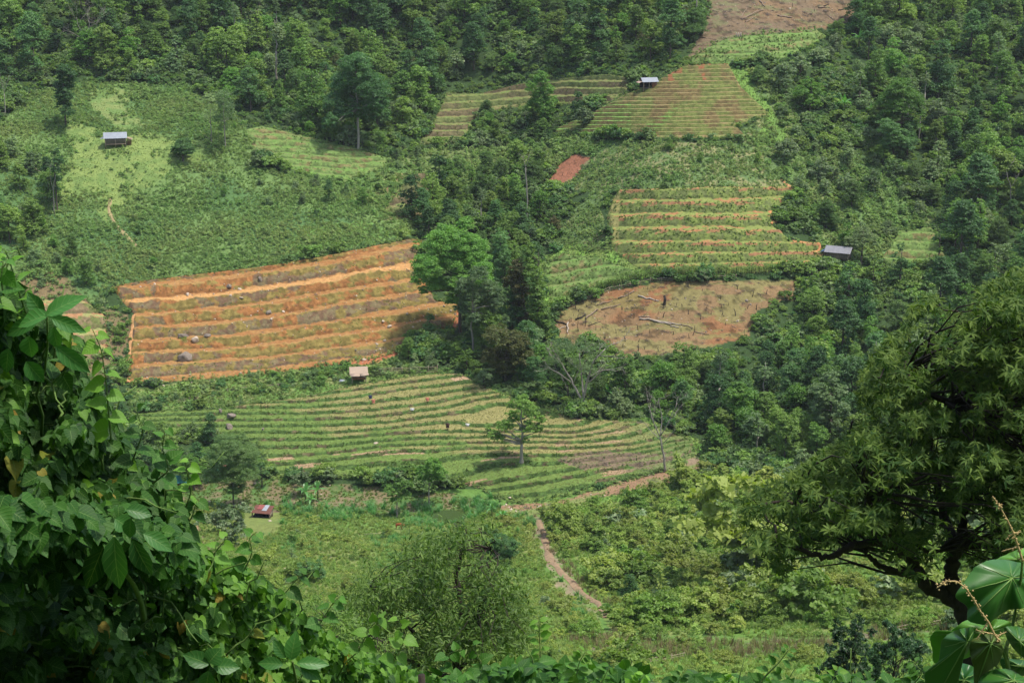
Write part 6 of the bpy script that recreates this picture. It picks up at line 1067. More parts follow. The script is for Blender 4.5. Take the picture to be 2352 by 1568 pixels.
def shoot(parent_o, pts, d, lsize, n, rng, lm, tm=HEART, sm='shoot', r=.004, name='shoot', pair=False, droop=-.5):
    """a thin stem through picture points at distance d, with leaves along it"""
    P = np.array([at(a, b, d + c) for a, b, c in [(*p, 0)[:3] for p in pts]]); t = np.linspace(0, len(P) - 1, len(P) * 5); Q = np.stack([np.interp(t, range(len(P)), P[:, i]) for i in range(3)], 1)
    for _ in range(2): Q[1:-1] = (Q[:-2] + Q[1:-1] * 2 + Q[2:]) / 4
    MB().tube(Q - parent_o[1], np.linspace(r, r * .4, len(Q)), 5).build('stem', M[sm], parent_o[0])
    s_ = np.linspace(.08, 1, n); s_ = np.repeat(s_, 2) if pair else s_; x = s_ * (len(Q) - 1); C = np.stack([np.interp(x, range(len(Q)), Q[:, i]) for i in range(3)], 1); D = norm(np.gradient(Q, axis=0)); D = D[np.minimum(x.astype(int), len(Q) - 1)]
    side = norm(np.cross(D, (0, -1, .3))) * (np.where(np.arange(len(s_)) % 2, 1, -1))[:, None]; T = side + D * .4 + rng.normal(0, .3, D.shape) + np.array([0, -.2, droop]); mb = MB()
    add_leaves(mb, tm, C + side * .01 - parent_o[1], T, np.array([0, -.5, 1]) + rng.normal(0, .3, D.shape), lsize * (1.1 - .55 * s_) * rng.uniform(.8, 1.2, len(s_)), np.clip(.4 + .5 * s_ + rng.uniform(-.2, .2, len(s_)), 0, 1), rng=rng); mb.build('leaves', M[lm], parent_o[0])
VP = (vt, vo)
for pts, d, ls, n in [([(255, 1010), (248, 930), (243, 870), (232, 800), (212, 755)], 5.6, .085, 11), ([(300, 1070), (330, 990), (312, 940)], 6.0, .08, 6), ([(350, 1110), (390, 1080), (372, 1030), (380, 985)], 6.3, .08, 8), ([(420, 1180), (440, 1130), (428, 1080), (436, 1060)], 6.4, .08, 7), ([(400, 1240), (440, 1190), (452, 1150)], 6.4, .09, 6), ([(560, 1310), (580, 1270), (572, 1235), (590, 1220)], 7.2, .08, 6), ([(480, 1290), (500, 1260), (520, 1235)], 7.0, .08, 5),
                      ([(640, 1380), (680, 1330), (720, 1310)], 8.0, .09, 6), ([(730, 1440), (760, 1390), (778, 1370)], 8.6, .09, 6), ([(820, 1500), (850, 1440), (880, 1410)], 8.8, .10, 7), ([(900, 1530), (930, 1470), (915, 1420)], 9.0, .10, 7), ([(1000, 1560), (1030, 1500), (1060, 1490)], 9.5, .1, 6), ([(60, 720), (40, 660), (22, 600), (10, 570)], 5.2, .07, 9), ([(10, 690), (2, 640), (8, 600)], 5.0, .07, 6), ([(120, 880), (160, 840), (165, 780)], 5.3, .08, 6), ([(1090, 1590), (1110, 1530), (1085, 1480)], 9.5, .1, 6)]:
    shoot(VP, pts, d, ls, n, lr, 'vine_young' if n % 2 else 'vine')
for (cu_, cv_, s_) in [(330, 1268, 12), (418, 1335, 10), (340, 1435, 9), (200, 1265, 9), (640, 1560, 10), (1110, 1480, 8)]:       # curled tendrils
    a = np.linspace(0, 9, 34); r_ = s_ * (1 - a / 10.5); Q = np.array([at(cu_ + r * math.cos(x), cv_ + r * math.sin(x), float(left_depth(cu_, cv_)) - .45 + x * .004) for r, x in zip(r_, a)]); MB().tube(Q - vo, .0018, 4).build('tendril', M['shoot'], vt)
def big_leaf(mb, bu, bv, tu, tv, wpx, d, lv, up=0.5, tm=OVAL, curl=.2, fold=.35, o=vo, dt=0.0):
    A = np.array(at(bu, bv, d)); B = np.array(at(tu, tv, d + dt)); L = np.linalg.norm(B - A); g = tm[0].copy(); k = wpx * d / F / L / 2 / .33; g[..., 0] *= k
    add_leaves(mb, (g, tm[1]), (A - o)[None], (B - A)[None], np.array([[0, -1, up]]), np.array([L]), np.array([lv]), fold=fold, curl=curl)
sp = thing('large_leaved_shrub', 'sapling with very large glossy ribbed leaves sticking up through the vine', 'shrub', tuple(at(110, 760, 5.3))); so = np.array(sp.location); mb = MB()
for a in [(105, 724, 190, 672, 46, 4.85, .95, 1.0), (112, 724, 34, 742, 52, 4.85, .85, 1.4), (118, 730, 196, 762, 36, 4.8, .7, .4), (100, 722, 60, 672, 40, 5.0, .45, .2), (128, 795, 206, 858, 44, 4.8, .5, .3), (66, 772, 70, 824, 46, 4.9, .8, .6), (122, 752, 132, 806, 34, 4.9, .7, .2), (90, 735, 4, 768, 40, 5.0, .35, .6), (110, 728, 150, 700, 34, 5.0, .5, .3), (60, 830, 100, 880, 44, 5.0, .45, .3), (20, 800, 10, 860, 40, 5.0, .4, .3)]: big_leaf(mb, *a[:7], up=a[7], o=so)
mb.build('leaves', M['vine_big'], sp); mb = MB()
mb.tube(limb_pts(np.array(at(108, 726, 4.9)), np.array(at(95, 1000, 5.6)), lr, 6, .03) - so, [.003, .004, .004, .005, .005, .006], 6).build('stem', M['shoot'], sp)
sp2 = thing('large_leaved_shrub', 'sapling with huge hanging dark leaves in the middle of the vine', 'shrub', tuple(at(270, 1240, 5.6))); so = np.array(sp2.location); mb = MB()
for a in [(262, 1232, 268, 1364, 64, 5.15, .7, .1), (245, 1238, 190, 1365, 60, 5.5, .15, .0), (305, 1240, 345, 1330, 50, 5.4, .1, .1), (330, 1225, 400, 1262, 44, 5.3, .9, 1.2), (265, 1190, 300, 1215, 50, 5.3, .95, .9), (290, 1170, 350, 1180, 40, 5.2, .6, 1.0), (230, 1180, 180, 1225, 40, 5.4, .4, .4), (300, 1190, 295, 1240, 36, 5.2, .8, .6)]: big_leaf(mb, *a[:7], up=a[7], o=so)
mb.build('leaves', M['vine_big'], sp2); MB().tube(limb_pts(np.array(at(262, 1232, 5.2)), np.array(at(330, 1420, 6.4)), lr, 6, .03) - so, np.linspace(.006, .014, 6), 6).build('stem', M['shoot'], sp2)
sp3 = thing('large_leaved_shrub', 'rosette of broad ribbed leaves at the bottom left of the middle', 'shrub', tuple(at(672, 1520, 7.2))); so = np.array(sp3.location); mb = MB()
for a in [(668, 1514, 678, 1452, 42, 6.9, .95, .5), (682, 1522, 756, 1522, 34, 6.9, .9, 1.0), (655, 1510, 628, 1470, 30, 7.1, .5, .4), (690, 1530, 740, 1560, 34, 6.9, .6, .6), (650, 1525, 590, 1520, 34, 7.0, .6, .8), (480, 1520, 505, 1490, 50, 6.6, .5, .5), (480, 1525, 420, 1500, 46, 6.6, .4, .8), (490, 1530, 550, 1530, 44, 6.6, .6, .8), (480, 1540, 470, 1590, 44, 6.5, .5, .3)]: big_leaf(mb, *a[:7], up=a[7], o=so)
mb.build('leaves', M['vine_big'], sp3); MB().tube(limb_pts(np.array(at(672, 1518, 7.0)), np.array(at(660, 1700, 7.6)), lr, 5, .03) - so, np.linspace(.006, .012, 5), 6).build('stem', M['shoot'], sp3)

# the big tree at the right
BT = at(2240, 1900, 28.0); bt_l = np.array([float(BT[0]), 28.0, -1.9 - 25 * .6 - 1.2]); big = thing('mango_tree', 'big dark tree with long drooping leaves and crooked limbs at the right', 'tree', tuple(bt_l)); bo = bt_l
TR = MB(); SK = []
def limb(pts, r0, r1, d=28.0):
    P = np.array([at(p[0], p[1], d + (p[2] if len(p) > 2 else 0)) for p in pts]) if not isinstance(pts[0], np.ndarray) else np.array(pts); t = np.linspace(0, len(P) - 1, len(P) * 4); Q = np.stack([np.interp(t, range(len(P)), P[:, i]) for i in range(3)], 1)
    Q[1:-1] = (Q[:-2] + Q[1:-1] * 2 + Q[2:]) / 4; Q += br.normal(0, .02, Q.shape); TR.tube(Q - bo, np.linspace(r0, r1, len(Q)), 8); SK.extend(Q)
br = np.random.default_rng(55)
limb([(2243, 1800), (2240, 1620), (2222, 1430), (2203, 1380)], .26, .19); limb([(2206, 1385), (2177, 1366), (2145, 1354), (2125, 1343), (2110, 1317), (2096, 1288), (2067, 1256, -.5), (2040, 1235, -1), (2010, 1190, -1.5), (1985, 1130, -2)], .17, .05)
limb([(2206, 1385), (2189, 1350), (2184, 1317), (2192, 1273), (2212, 1230), (2218, 1143), (2228, 1050), (2240, 950), (2225, 840), (2228, 740)], .17, .04); limb([(2200, 1250), (2170, 1190, 1), (2156, 1136, 1), (2152, 1060, 1.5), (2120, 960, 2), (2130, 850, 2)], .11, .03)
limb([(2110, 1317), (2071, 1315, -1), (2033, 1303, -1), (2003, 1286, -1), (1985, 1262, -1)], .08, .04); limb([(2067, 1256, -.5), (2000, 1242, -1), (1962, 1252, -1.5), (1924, 1273, -2), (1890, 1280, -2), (1856, 1268, -2), (1800, 1255, -2), (1760, 1235, -2)], .085, .03)
limb([(2212, 1230), (2160, 1262, -1), (2130, 1268, -1), (2105, 1250, -1)], .06, .03); limb([(2220, 1150), (2290, 1080, 1), (2340, 1010, 1), (2390, 900, 2)], .12, .04); limb([(2215, 1230), (2290, 1262, 1), (2352, 1275, 2), (2420, 1280, 2)], .07, .03); limb([(2235, 980), (2180, 930, -1), (2130, 900, -1), (2080, 860, -1)], .07, .02); limb([(2040, 1235, -1), (1960, 1200, -2), (1880, 1170, -2), (1800, 1150, -2), (1740, 1160, -2)], .06, .02); limb([(2010, 1190, -1.5), (1970, 1080, -1), (1940, 1020, 0), (1960, 960, 0)], .05, .02); limb([(2340, 1010, 1), (2330, 850, 1), (2320, 720, 1)], .07, .02)
CROWN = [(2560, 560), (2330, 622), (2290, 640), (2262, 652), (2232, 700), (2200, 730), (2175, 690), (2130, 678), (2095, 700), (2072, 752), (2030, 790), (1985, 850), (1968, 905), (1990, 960), (1950, 1000), (1885, 1040), (1830, 1075), (1770, 1110), (1705, 1140), (1690, 1185), (1715, 1225), (1735, 1262), (1770, 1300), (1800, 1325), (1830, 1290), (1870, 1262), (1930, 1245), (2000, 1262), (2050, 1290), (2100, 1330), (2130, 1320), (2160, 1290), (2210, 1300), (2280, 1330), (2352, 1310), (2560, 1290)]
u, v = fill(CROWN, 24000, br); g = fbm(u / 60, v / 48, 301, 3) + .10 * smooth(2150, 2300, u) * (v < 1180); e = edgedist(u, v, CROWN); m = (br.random(len(u)) < smooth(.35, .46, g) + (e < 30) * .25) & (br.random(len(u)) < .9); u, v, g = u[m], v[m], g[m]
thin = inpoly(u, v, [(1880, 1225), (2010, 1225), (2100, 1270), (2180, 1180), (2260, 1150), (2300, 1290), (2200, 1330), (2060, 1310)]); m = ~(thin & (br.random(len(u)) > .22)); u, v, g = u[m], v[m], g[m]
dep = 28 + (g - .5) * -9 + br.normal(0, 1.7, len(u)); C = at(u, v, dep); nW = len(C); k = 9
axis_ = norm(np.stack([br.normal(0, .5, nW), br.normal(-.35, .4, nW), br.normal(.8, .3, nW)], 1)); rd = sph(br, nW * k).reshape(nW, k, 3); rd -= (rd * axis_[:, None]).sum(-1, keepdims=True) * axis_[:, None]; rd = norm(rd)
T = norm(rd + axis_[:, None] * br.uniform(-.1, .7, (nW, k, 1)) + np.array([0, 0, -.35])); Nl = axis_[:, None] + rd * .2 + br.normal(0, .25, (nW, k, 3)); base_p = np.repeat(C, k, 0) - bo; sh = np.repeat(br.uniform(.1, .75, nW), k)
mb = MB(); add_leaves(mb, LANCE, base_p, T.reshape(-1, 3), Nl.reshape(-1, 3), br.uniform(.09, .165, nW * k), np.clip(sh + br.uniform(-.25, .25, nW * k), 0, 1), fold=.3, curl=.35, rng=br); mb.build('foliage', M['lance'], big)
# far side of the crown, out of reach of the light
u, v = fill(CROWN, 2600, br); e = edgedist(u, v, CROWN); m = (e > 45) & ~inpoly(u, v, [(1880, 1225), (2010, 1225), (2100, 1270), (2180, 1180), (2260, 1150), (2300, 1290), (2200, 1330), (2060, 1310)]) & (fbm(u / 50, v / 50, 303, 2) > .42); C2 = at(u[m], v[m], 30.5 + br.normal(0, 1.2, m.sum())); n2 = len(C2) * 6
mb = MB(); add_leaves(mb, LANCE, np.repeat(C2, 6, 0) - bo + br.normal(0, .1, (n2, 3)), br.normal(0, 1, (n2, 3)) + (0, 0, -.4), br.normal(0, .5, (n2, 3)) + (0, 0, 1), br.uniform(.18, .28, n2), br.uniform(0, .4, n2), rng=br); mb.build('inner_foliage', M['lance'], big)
SKA = np.array(SK); pick = br.choice(nW, min(420, nW), replace=False)
for i in pick:
    c = C[i]; j = np.argmin(((SKA - c) ** 2).sum(1) + 3 * np.maximum(SKA[:, 2] - c[2], 0) ** 2); a = SKA[j]; L = np.linalg.norm(c - a)
    if L < 3.6: TR.tube(limb_pts(a, c, br, 5, .09, .12) - bo, np.linspace(min(.035, .012 + L * .008), .006, 5), 4)
TR.build('trunk', M['bark_dark'], big, True)

# small-leaved tree in the bottom middle, dark saplings at the bottom right
def near_tree(name, label, u0, v0, d, blobs, mat, seed, size, cover, tm=None, aspect=.3, tr=.10, droop=.4, twigs=2, barkm='bark_dark', low=-.9, dup=7):
    A_, B_ = ray(u0, v0); x0 = float(A_ * d); zb = -3.1 - (d - 3) * .6 - max(d - 60, 0) * .02 if d < 100 else float(base(np.array([u0]), np.array([v0]))[0, 2]); rng = np.random.default_rng(seed); L = []
    for (u, v, r) in blobs:
        for q in range(dup): P = at(u + rng.normal(0, r * .75), v + rng.normal(0, r * .5), d + rng.normal(0, r * d / F * 1.8)); L.append((P[0] - x0, P[1] - d, P[2] - zb, r * d / F * rng.uniform(.4, .7)))
    H = max(z + r for *_, z, r in L); ms = tree_meshes(seed, H, L, M[mat], M[barkm], size, cover, tr, .22, every=3, lscale=.6, aspect=aspect, droop=droop, twigs=twigs, low=low, shell=.8, name=name); return place_tree(name, ms, label, 'tree', (x0, d, zb))
def cloud_tree(name, label, poly, n, d, dd, k, ls, mat, stems, seed, gap=.47, nb=150, sc=(42, 30)):
    """an open, twiggy crown: sprigs of small leaves filling a ragged outline, joined to crooked stems"""
    rng = np.random.default_rng(seed); A0, _ = ray(stems[0][0][0][0], stems[0][0][0][1]); o = np.array([float(A0) * d, d, -3.1 - (d - 3) * .6]); t = thing(name, label, 'tree', tuple(o)); tb = MB(); sk = []
    for pts, r0, r1 in stems:
        P = np.array([at(a, b, d + c) for a, b, c in pts]); q = np.linspace(0, len(P) - 1, len(P) * 5); Q = np.stack([np.interp(q, range(len(P)), P[:, i]) for i in range(3)], 1); Q[1:-1] += rng.normal(0, .03, Q[1:-1].shape); tb.tube(Q - o, np.linspace(r0, r1, len(Q)), 6); sk.extend(Q)
    u, v = fill(poly, n, rng); g = fbm(u / sc[0], v / sc[1], seed, 3); e = edgedist(u, v, poly); m = rng.random(len(u)) < smooth(gap - .08, gap + .06, g) * smooth(-10, 45, e); u, v, g = u[m], v[m], g[m]; C = at(u, v, d + (g - .5) * -4 * dd + rng.normal(0, dd, len(u))); nW = len(C)
    ax = norm(np.stack([rng.normal(0, .7, nW), rng.normal(-.2, .5, nW), rng.normal(.5, .5, nW)], 1)); tt = np.linspace(0, 1, k); bp = C[:, None] + ax[:, None] * (tt * ls * 3.0)[None, :, None]; T = ax[:, None] * .5 + rng.normal(0, .8, (nW, k, 3)) + np.array([0, 0, -.35]); Nl = rng.normal(0, .5, (nW, k, 3)) + np.array([0, -.3, .9]); sh = np.repeat(np.clip(rng.uniform(.1, .7, nW) + (g - .5), 0, 1), k)
    mb = MB(); add_leaves(mb, LANCE, bp.reshape(-1, 3) - o, T.reshape(-1, 3), Nl.reshape(-1, 3), ls * rng.uniform(.6, 1.3, nW * k), np.clip(sh + rng.uniform(-.25, .25, nW * k), 0, 1), fold=.3, curl=.35, rng=rng); mb.build('foliage', M[mat], t)
    S_ = np.array(sk)
    for i in rng.choice(nW, min(nb, nW), replace=False):
        c = C[i]; j = np.argmin(((S_ - c) ** 2).sum(1) + 4 * np.maximum(S_[:, 2] - c[2], 0) ** 2); tb.tube(limb_pts(S_[j], c, rng, 5, .08, .1) - o, np.linspace(.022, .006, 5), 4)
    tb.build('trunk', M['bark_dark'], t, True); return t
cloud_tree('twiggy_tree', 'broad twiggy olive-green tree with fine leaves at the bottom middle', [(1040, 1205), (1075, 1215), (1120, 1210), (1140, 1250), (1110, 1290), (1175, 1320), (1205, 1370), (1240, 1410), (1235, 1470), (1200, 1520), (1100, 1540), (900, 1560), (760, 1540), (720, 1470), (760, 1400), (820, 1350), (850, 1300), (930, 1265), (960, 1230), (1000, 1240)], 10000, 44, 1.6, 6, .18, 'twiggy', [([(1055, 1640, 0), (1050, 1540, 0), (1045, 1470, 0), (1060, 1400, .3), (1050, 1320, .6), (1062, 1250, .6), (1070, 1215, .6)], .15, .03), ([(1048, 1480, 0), (1100, 1400, -.5), (1120, 1330, -.5), (1130, 1260, -.5)], .07, .02), ([(1046, 1500, 0), (1000, 1420, .5), (960, 1340, .5), (950, 1280, .5)], .08, .02), ([(1050, 1520, 0), (950, 1450, -.8), (880, 1400, -.8), (850, 1340, -1)], .07, .02), ([(1050, 1540, 0), (1150, 1450, .6), (1200, 1400, .8)], .07, .02), ([(1050, 1560, 0), (920, 1510, -1), (820, 1470, -1), (770, 1420, -1)], .06, .02)], 611, nb=260)
cloud_tree('twiggy_tree', 'low twiggy bush-like tree behind the vine left of the broad twiggy tree', [(690, 1385), (740, 1370), (800, 1400), (860, 1440), (900, 1500), (920, 1580), (700, 1600), (650, 1500), (660, 1430)], 3000, 38, 1.2, 6, .15, 'twiggy', [([(780, 1700, 0), (775, 1600, 0), (770, 1500, 0), (760, 1420, 0)], .1, .02), ([(776, 1600, 0), (830, 1500, .4), (850, 1450, .4)], .05, .02), ([(774, 1580, 0), (710, 1480, -.4), (700, 1420, -.4)], .05, .02)], 612, gap=.45, nb=90)
near_tree('dark_sapling', 'dark sapling with narrow leaves at the bottom right, the left one', 1958, 1560, 52, [(1958, 1420, 18), (1945, 1448, 28), (1975, 1470, 28), (1935, 1490, 30), (1960, 1515, 36), (1985, 1540, 36), (1930, 1550, 34)], 'lance_dark', 63, .19, 2.6, tr=.08, aspect=.25)
near_tree('dark_sapling', 'dark sapling with narrow leaves at the bottom right, the right one', 2050, 1560, 50, [(2054, 1440, 20), (2040, 1468, 28), (2072, 1478, 28), (2100, 1490, 26), (2045, 1510, 36), (2090, 1525, 34), (2020, 1500, 26), (2110, 1550, 30)], 'lance_dark', 64, .19, 2.6, tr=.08, aspect=.25)
hero('dark_bush', 'dark dense round bush behind the twiggy bottom-middle tree', 1152, 1290, [(1150, 1240, 26), (1130, 1255, 24), (1168, 1256, 24), (1150, 1270, 28)], 'forest_dark', size=.16, cover=2.2, fork=.2, tr=.1, low=-1)
hero('dark_bush', 'dark low round bush in the lower left meadow', 706, 1335, [(692, 1305, 20), (716, 1300, 22), (736, 1312, 20), (706, 1318, 22)], 'forest_dark', size=.15, cover=2.2, fork=.2, tr=.08, low=-1)
hero('pale_leaved_tree', 'pale big-leaved bush under the feathery tree left of the red-roofed shelter', 510, 1222, [(470, 1195, 22), (500, 1188, 22), (535, 1180, 24), (560, 1168, 20), (510, 1208, 22), (545, 1205, 20)], 'forest_pale', size=.42, aspect=.8, cover=1.6, fork=.2, tr=.08)
hero('pale_leaved_tree', 'pale big-leaved bush right of the red-roofed shelter', 690, 1128, [(680, 1100, 16), (700, 1096, 16), (692, 1112, 14)], 'forest_pale', size=.4, aspect=.8, cover=1.4, fork=.2, tr=.06)

# sprays of young leaves along the bottom edge
for i, (pts, d, ls, n, lab) in enumerate([([(1245, 1640), (1243, 1560), (1240, 1490), (1238, 1425)], 15, .17, 9, 'upright leafy shoot standing highest along the bottom edge'), ([(1200, 1640), (1195, 1580), (1170, 1530)], 14, .15, 6, 'leafy shoot left of the tall upright one'), ([(1290, 1640), (1320, 1570), (1330, 1520), (1345, 1495)], 13, .15, 7, 'leafy shoot just right of the tall upright one'), ([(1370, 1640), (1380, 1570), (1400, 1530)], 13, .14, 6, 'low leafy shoot below the thatched path end'), ([(1440, 1650), (1450, 1590), (1480, 1548)], 12, .14, 7, 'leafy shoot at the bottom centre right'), ([(1540, 1650), (1545, 1590), (1570, 1540)], 13, .14, 6, 'leafy shoot below the bamboo rails'),
                                         ([(1640, 1650), (1650, 1590), (1680, 1556)], 13, .13, 6, 'low leafy shoot near the bottom, right of the bamboo rails'), ([(1700, 1650), (1750, 1560), (1790, 1520), (1812, 1490)], 9, .09, 5, 'thin dark slanting twig with few leaves at the bottom right'), ([(1880, 1640), (1900, 1580), (1925, 1540)], 12, .12, 5, 'leafy shoot in front of the dark saplings'), ([(2080, 1640), (2090, 1580), (2120, 1545), (2100, 1520)], 11, .12, 7, 'leafy shoot between the dark saplings and the big near leaves')]):
    o_ = thing('leafy_shoot', lab, 'shoot', tuple(at(pts[0][0], pts[0][1], d))); oo = np.array(o_.location); shoot((o_, oo), pts, d, ls, n + 3, lr, 'vine_young' if i % 2 == 0 else 'twiggy2', OVAL, r=.008, pair=True, droop=-.15) if False else shoot((o_, oo), pts, d, ls, n + 3, lr, 'vine_young' if i % 2 == 0 else 'vine', OVAL, r=.008, pair=True, droop=-.15)
bx = thing('thicket', 'mixed low leafy thicket along the bottom edge right of the vine', 'thicket', tuple(at(1400, 1600, 14.0))); xo = np.array(bx.location)
u, v = fill([(1000, 1560), (1100, 1530), (1250, 1520), (1350, 1525), (1500, 1545), (1700, 1562), (1900, 1560), (2100, 1555), (2200, 1600), (2200, 1720), (1000, 1720)], 5200, lr); lp = fbm(u / 60, v / 60, 401, 3); m = (lp > .40) | (v > 1590); u, v, lp = u[m], v[m], lp[m]
P = at(u, v, 13.5 + (lp - .5) * 4 + lr.exponential(.6, len(u))); n_ = len(u); mb = MB(); add_leaves(mb, OVAL, P - xo, np.stack([lr.normal(0, .8, n_), lr.normal(-.3, .6, n_), lr.normal(-.1, .5, n_)], 1), np.stack([lr.normal(0, .4, n_), lr.normal(-.3, .3, n_), lr.normal(1, .3, n_)], 1), lr.uniform(.10, .20, n_), lr.uniform(0, 1, n_), rng=lr); mb.build('foliage', M['vine_young2'] if 'vine_young2' in M else M['vine'], bx)
u, v = fill([(1050, 1600), (2100, 1600), (2100, 1720), (1050, 1720)], 60, lr)
for a, b in list(zip(u, v))[:9]: p = np.array(at(a, b, 14.0)) - xo; MB().tube(limb_pts(p, p + (lr.normal(0, .3), 0, .7), lr, 4, .1), [.01, .008, .006, .004], 4).build('stem', M['shoot'], bx)

# the big-leaved climber close to the camera at the bottom right
M['near_leaf'] = leaf_mat('near_broad_leaves', (0.030, 0.125, 0.025), (0.115, 0.28, 0.030), (0.04, 0.13, 0.03), trans=0.30, rough=0.34, spec=0.4, indiv=0.0)
M['near_brown'] = leaf_mat('bronze_leaf', (0.060, 0.095, 0.020), (0.08, 0.11, 0.025), trans=0.30, rough=0.4, indiv=0.0)
M['near_vein'] = plain_mat('leaf_veins', (0.16, 0.27, 0.07), (0.12, 0.22, 0.05), 5.0, .5)
nb = thing('broad_leaved_climber', 'climber with very large near leaves and tan flower spikes in the lower right corner', 'climber', tuple(at(2330, 1560, 3.9))); no = np.array(nb.location)
def outline_leaf(center, outl, d, lv, mat, tilt=(0, 0), cup=.05, name='leaf', veins=7, seed=1, brown=False):
    rng = np.random.default_rng(seed); O = np.array(outl, float); n = len(O); t = np.linspace(0, n, n * 6, endpoint=False); i = t.astype(int); f = (t - i)[:, None]; g = lambda q: O[q % n]
    Q = .5 * ((2 * g(i)) + (-g(i - 1) + g(i + 1)) * f + (2 * g(i - 1) - 5 * g(i) + 4 * g(i + 1) - g(i + 2)) * f ** 2 + (-g(i - 1) + 3 * g(i) - 3 * g(i + 1) + g(i + 2)) * f ** 3); Q += rng.normal(0, .5, Q.shape)
    c = np.array(center, float); m_ = len(Q); rings = 7; V = []; K = 0
    def dep(uv, tt, a): r = uv - c; return d + (r[..., 0] * tilt[0] + r[..., 1] * tilt[1]) * d / F + cup * tt ** 2 * (1 + .35 * np.sin(a * 3 + seed) + .25 * np.sin(a * 8 + seed)) + .006 * np.cos(a * veins) * tt
    an = np.arctan2(Q[:, 1] - c[1], Q[:, 0] - c[0])
    for k in range(1, rings + 1):
        tt = k / rings; uv = c + (Q - c) * tt; V.append(at(uv[:, 0], uv[:, 1], dep(uv, tt, an)))
    V = np.vstack([np.array(at(c[0], c[1], d))[None]] + V) - no; Fq = [(1 + k * m_ + j, 1 + k * m_ + (j + 1) % m_, 1 + (k + 1) * m_ + (j + 1) % m_, 1 + (k + 1) * m_ + j) for k in range(rings - 1) for j in range(m_)]; Ft = [(0, 1 + (j + 1) % m_, 1 + j) for j in range(m_)]
    # a second skin gives the blade its thickness
    W2 = V + np.array([0, .0025, -.001]); nv = len(V); mb = MB(); mb.add(np.vstack([V, W2]), Fq + [tuple(x + nv for x in q[::-1]) for q in Fq], Ft + [tuple(x + nv for x in q[::-1]) for q in Ft]); e = 1 + (rings - 1) * m_; mb.add(np.vstack([V[e:], W2[e:]]), [(j, (j + 1) % m_, m_ + (j + 1) % m_, m_ + j) for j in range(m_)])
    mb.lv = [np.full(len(x), lv) for x in mb.lv]; mb.lvt = [np.full(len(x), lv) for x in mb.lvt]; o = mb.build(name, M[mat], nb, True); vm = MB(); L_ = np.linalg.norm(Q - c, axis=1); tips = [int(np.argmax(L_))] + [int((np.argmax(L_) + m_ * q / veins) % m_) for q in range(1, veins)]
    for q, j in enumerate(tips):
        w = .0022 if q == 0 else .0014; pts = [V[0]] + [V[1 + k * m_ + (j + (0 if q == 0 else int(round((k / rings) * 2)))) % m_] for k in range(rings - 1)]; vm.tube(np.array(pts) - (0, .0015, 0), np.linspace(w, w * .4, len(pts)), 5)
    vm.build('veins', M['near_vein'], o); return o
outline_leaf((2336, 1283), [(2286, 1292), (2312, 1272), (2352, 1258), (2420, 1250), (2430, 1300), (2350, 1310)], 4.3, .95, 'near_leaf', seed=9)
outline_leaf((2325, 1326), [(2195, 1369), (2214, 1338), (2238, 1304), (2266, 1288), (2299, 1284), (2335, 1290), (2370, 1300), (2410, 1340), (2380, 1390), (2350, 1396), (2318, 1400), (2290, 1416), (2265, 1434), (2225, 1424), (2221, 1392)], 3.9, .22, 'near_leaf', tilt=(.35, -.5), seed=1)
outline_leaf((2270, 1452), [(2137, 1463), (2152, 1447), (2178, 1452), (2218, 1424), (2252, 1428), (2287, 1421), (2322, 1429), (2316, 1446), (2293, 1465), (2262, 1490), (2229, 1507), (2190, 1520), (2148, 1522), (2142, 1492)], 4.0, .85, 'near_leaf', tilt=(.1, .6), seed=2)
outline_leaf((2222, 1472), [(2235, 1441), (2214, 1442), (2190, 1449), (2165, 1470), (2154, 1520), (2126, 1544), (2128, 1580), (2140, 1620), (2190, 1610), (2186, 1550), (2192, 1514), (2218, 1503), (2235, 1465)], 3.75, .30, 'near_leaf', tilt=(-.5, .4), seed=3)
outline_leaf((2276, 1476), [(2276, 1453), (2252, 1461), (2232, 1470), (2228, 1496), (2236, 1532), (2241, 1575), (2268, 1542), (2294, 1522), (2304, 1492), (2294, 1464)], 3.7, .3, 'near_brown', tilt=(.1, .3), seed=4)
outline_leaf((2342, 1472), [(2307, 1443), (2328, 1437), (2356, 1444), (2400, 1460), (2410, 1540), (2354, 1512), (2322, 1480)], 3.75, .3, 'near_leaf', tilt=(.2, -.3), seed=5)
outline_leaf((2330, 1562), [(2248, 1590), (2256, 1551), (2286, 1537), (2322, 1537), (2356, 1558), (2410, 1600), (2320, 1640)], 3.7, .25, 'near_leaf', tilt=(.1, -.4), seed=6)
outline_leaf((2345, 1528), [(2300, 1512), (2340, 1514), (2400, 1520), (2410, 1548), (2332, 1550), (2305, 1536)], 4.1, .05, 'near_leaf', seed=7)
outline_leaf((2215, 1560), [(2190, 1528), (2240, 1534), (2262, 1600), (2200, 1640), (2165, 1600)], 4.2, .0, 'near_leaf', seed=8)
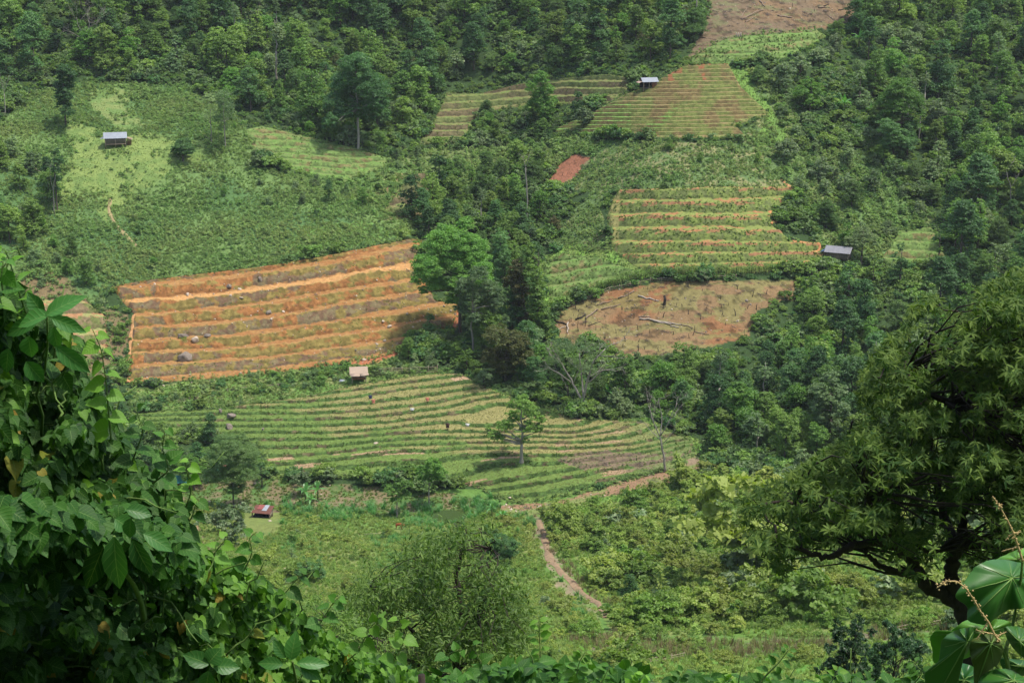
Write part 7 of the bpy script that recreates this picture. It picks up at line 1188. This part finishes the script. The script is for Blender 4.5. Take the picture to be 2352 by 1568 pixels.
def spike(pts, d, w, seed):
    rng = np.random.default_rng(seed); P = np.array([at(a, b, d) for a, b in pts]); t = np.linspace(0, len(P) - 1, len(P) * 6); Q = np.stack([np.interp(t, range(len(P)), P[:, i]) for i in range(3)], 1); Q[1:-1] = (Q[:-2] + Q[1:-1] * 2 + Q[2:]) / 4; Q -= no; mb = MB().tube(Q, np.linspace(.0035, .0014, len(Q)) * w, 6)
    L = np.linalg.norm(np.diff(Q, axis=0), axis=1).sum(); nb_ = int(L / .0042)
    for i in range(nb_):
        x = rng.uniform(0, 1) ** .8 * (len(Q) - 1.01); j = int(x); c = Q[j] + (Q[j + 1] - Q[j]) * (x - j) + rng.normal(0, .0035, 3) * w; r = rng.uniform(.0018, .0042) * w; D = np.array([(1, 0, 0), (-1, 0, 0), (0, 1, 0), (0, -1, 0), (0, 0, 1), (0, 0, -1)]) * r * rng.uniform(.7, 1.3, (6, 1)); mb.add(c + D, None, [(0, 2, 4), (2, 1, 4), (1, 3, 4), (3, 0, 4), (2, 0, 5), (1, 2, 5), (3, 1, 5), (0, 3, 5)])
    mb.build('flower_spike', M['flower'], nb)
spike([(2349, 1288), (2339, 1256), (2328, 1224), (2313, 1192), (2296, 1163), (2280, 1139)], 3.85, 1.0, 1); spike([(2339, 1256), (2320, 1260), (2300, 1266)], 3.85, .7, 2); spike([(2328, 1224), (2317, 1232), (2309, 1241)], 3.85, .7, 3); spike([(2328, 1224), (2345, 1221)], 3.85, .7, 4)
spike([(2296, 1472), (2284, 1456), (2270, 1427), (2252, 1404), (2238, 1378), (2218, 1349), (2197, 1334), (2174, 1334), (2151, 1350)], 3.6, 1.0, 5); spike([(2270, 1427), (2256, 1448), (2244, 1466)], 3.6, .7, 6); spike([(2284, 1456), (2240, 1446)], 3.65, .6, 7); spike([(2290, 1460), (2312, 1450)], 3.65, .6, 8)
sb = MB(); sb.tube(np.array([at(a, b, d) for a, b, d in [(2330, 1720, 4.2), (2318, 1560, 4.0), (2310, 1490, 3.9), (2325, 1440, 3.95), (2345, 1330, 3.9), (2349, 1288, 3.86)]]) - no, [.009, .007, .006, .005, .004, .0035], 7); sb.tube(np.array([at(a, b, d) for a, b, d in [(2318, 1540, 3.95), (2306, 1500, 3.8), (2290, 1465, 3.7)]]) - no, .004, 6); sb.tube(np.array([at(a, b, d) for a, b, d in [(2318, 1560, 4.0), (2270, 1510, 3.95), (2222, 1474, 3.78)]]) - no, .003, 6); sb.build('stem', M['shoot'], nb)

# ------------------------------------------------------------------ the hazy air of the valley
hz = MB().box((0, 330, -10), (900, 720, 260)).mesh('haze', new_mat('hazy_air')); hm_ = hz.materials[0]; n = N(hm_); pv = n.n('ShaderNodeVolumePrincipled'); pv.inputs['Density'].default_value = 0.00007; pv.inputs['Color'].default_value = (0.86, 0.92, 1.0, 1); pv.inputs['Anisotropy'].default_value = 0.1
n.t.links.new(pv.outputs[0], n.n('ShaderNodeOutputMaterial').inputs['Volume']); hm_.cycles.homogeneous_volume = True if hasattr(hm_.cycles, 'homogeneous_volume') else None
tag(link('haze', hz), 'thin pale haze filling the valley air', 'haze', None, 'stuff')
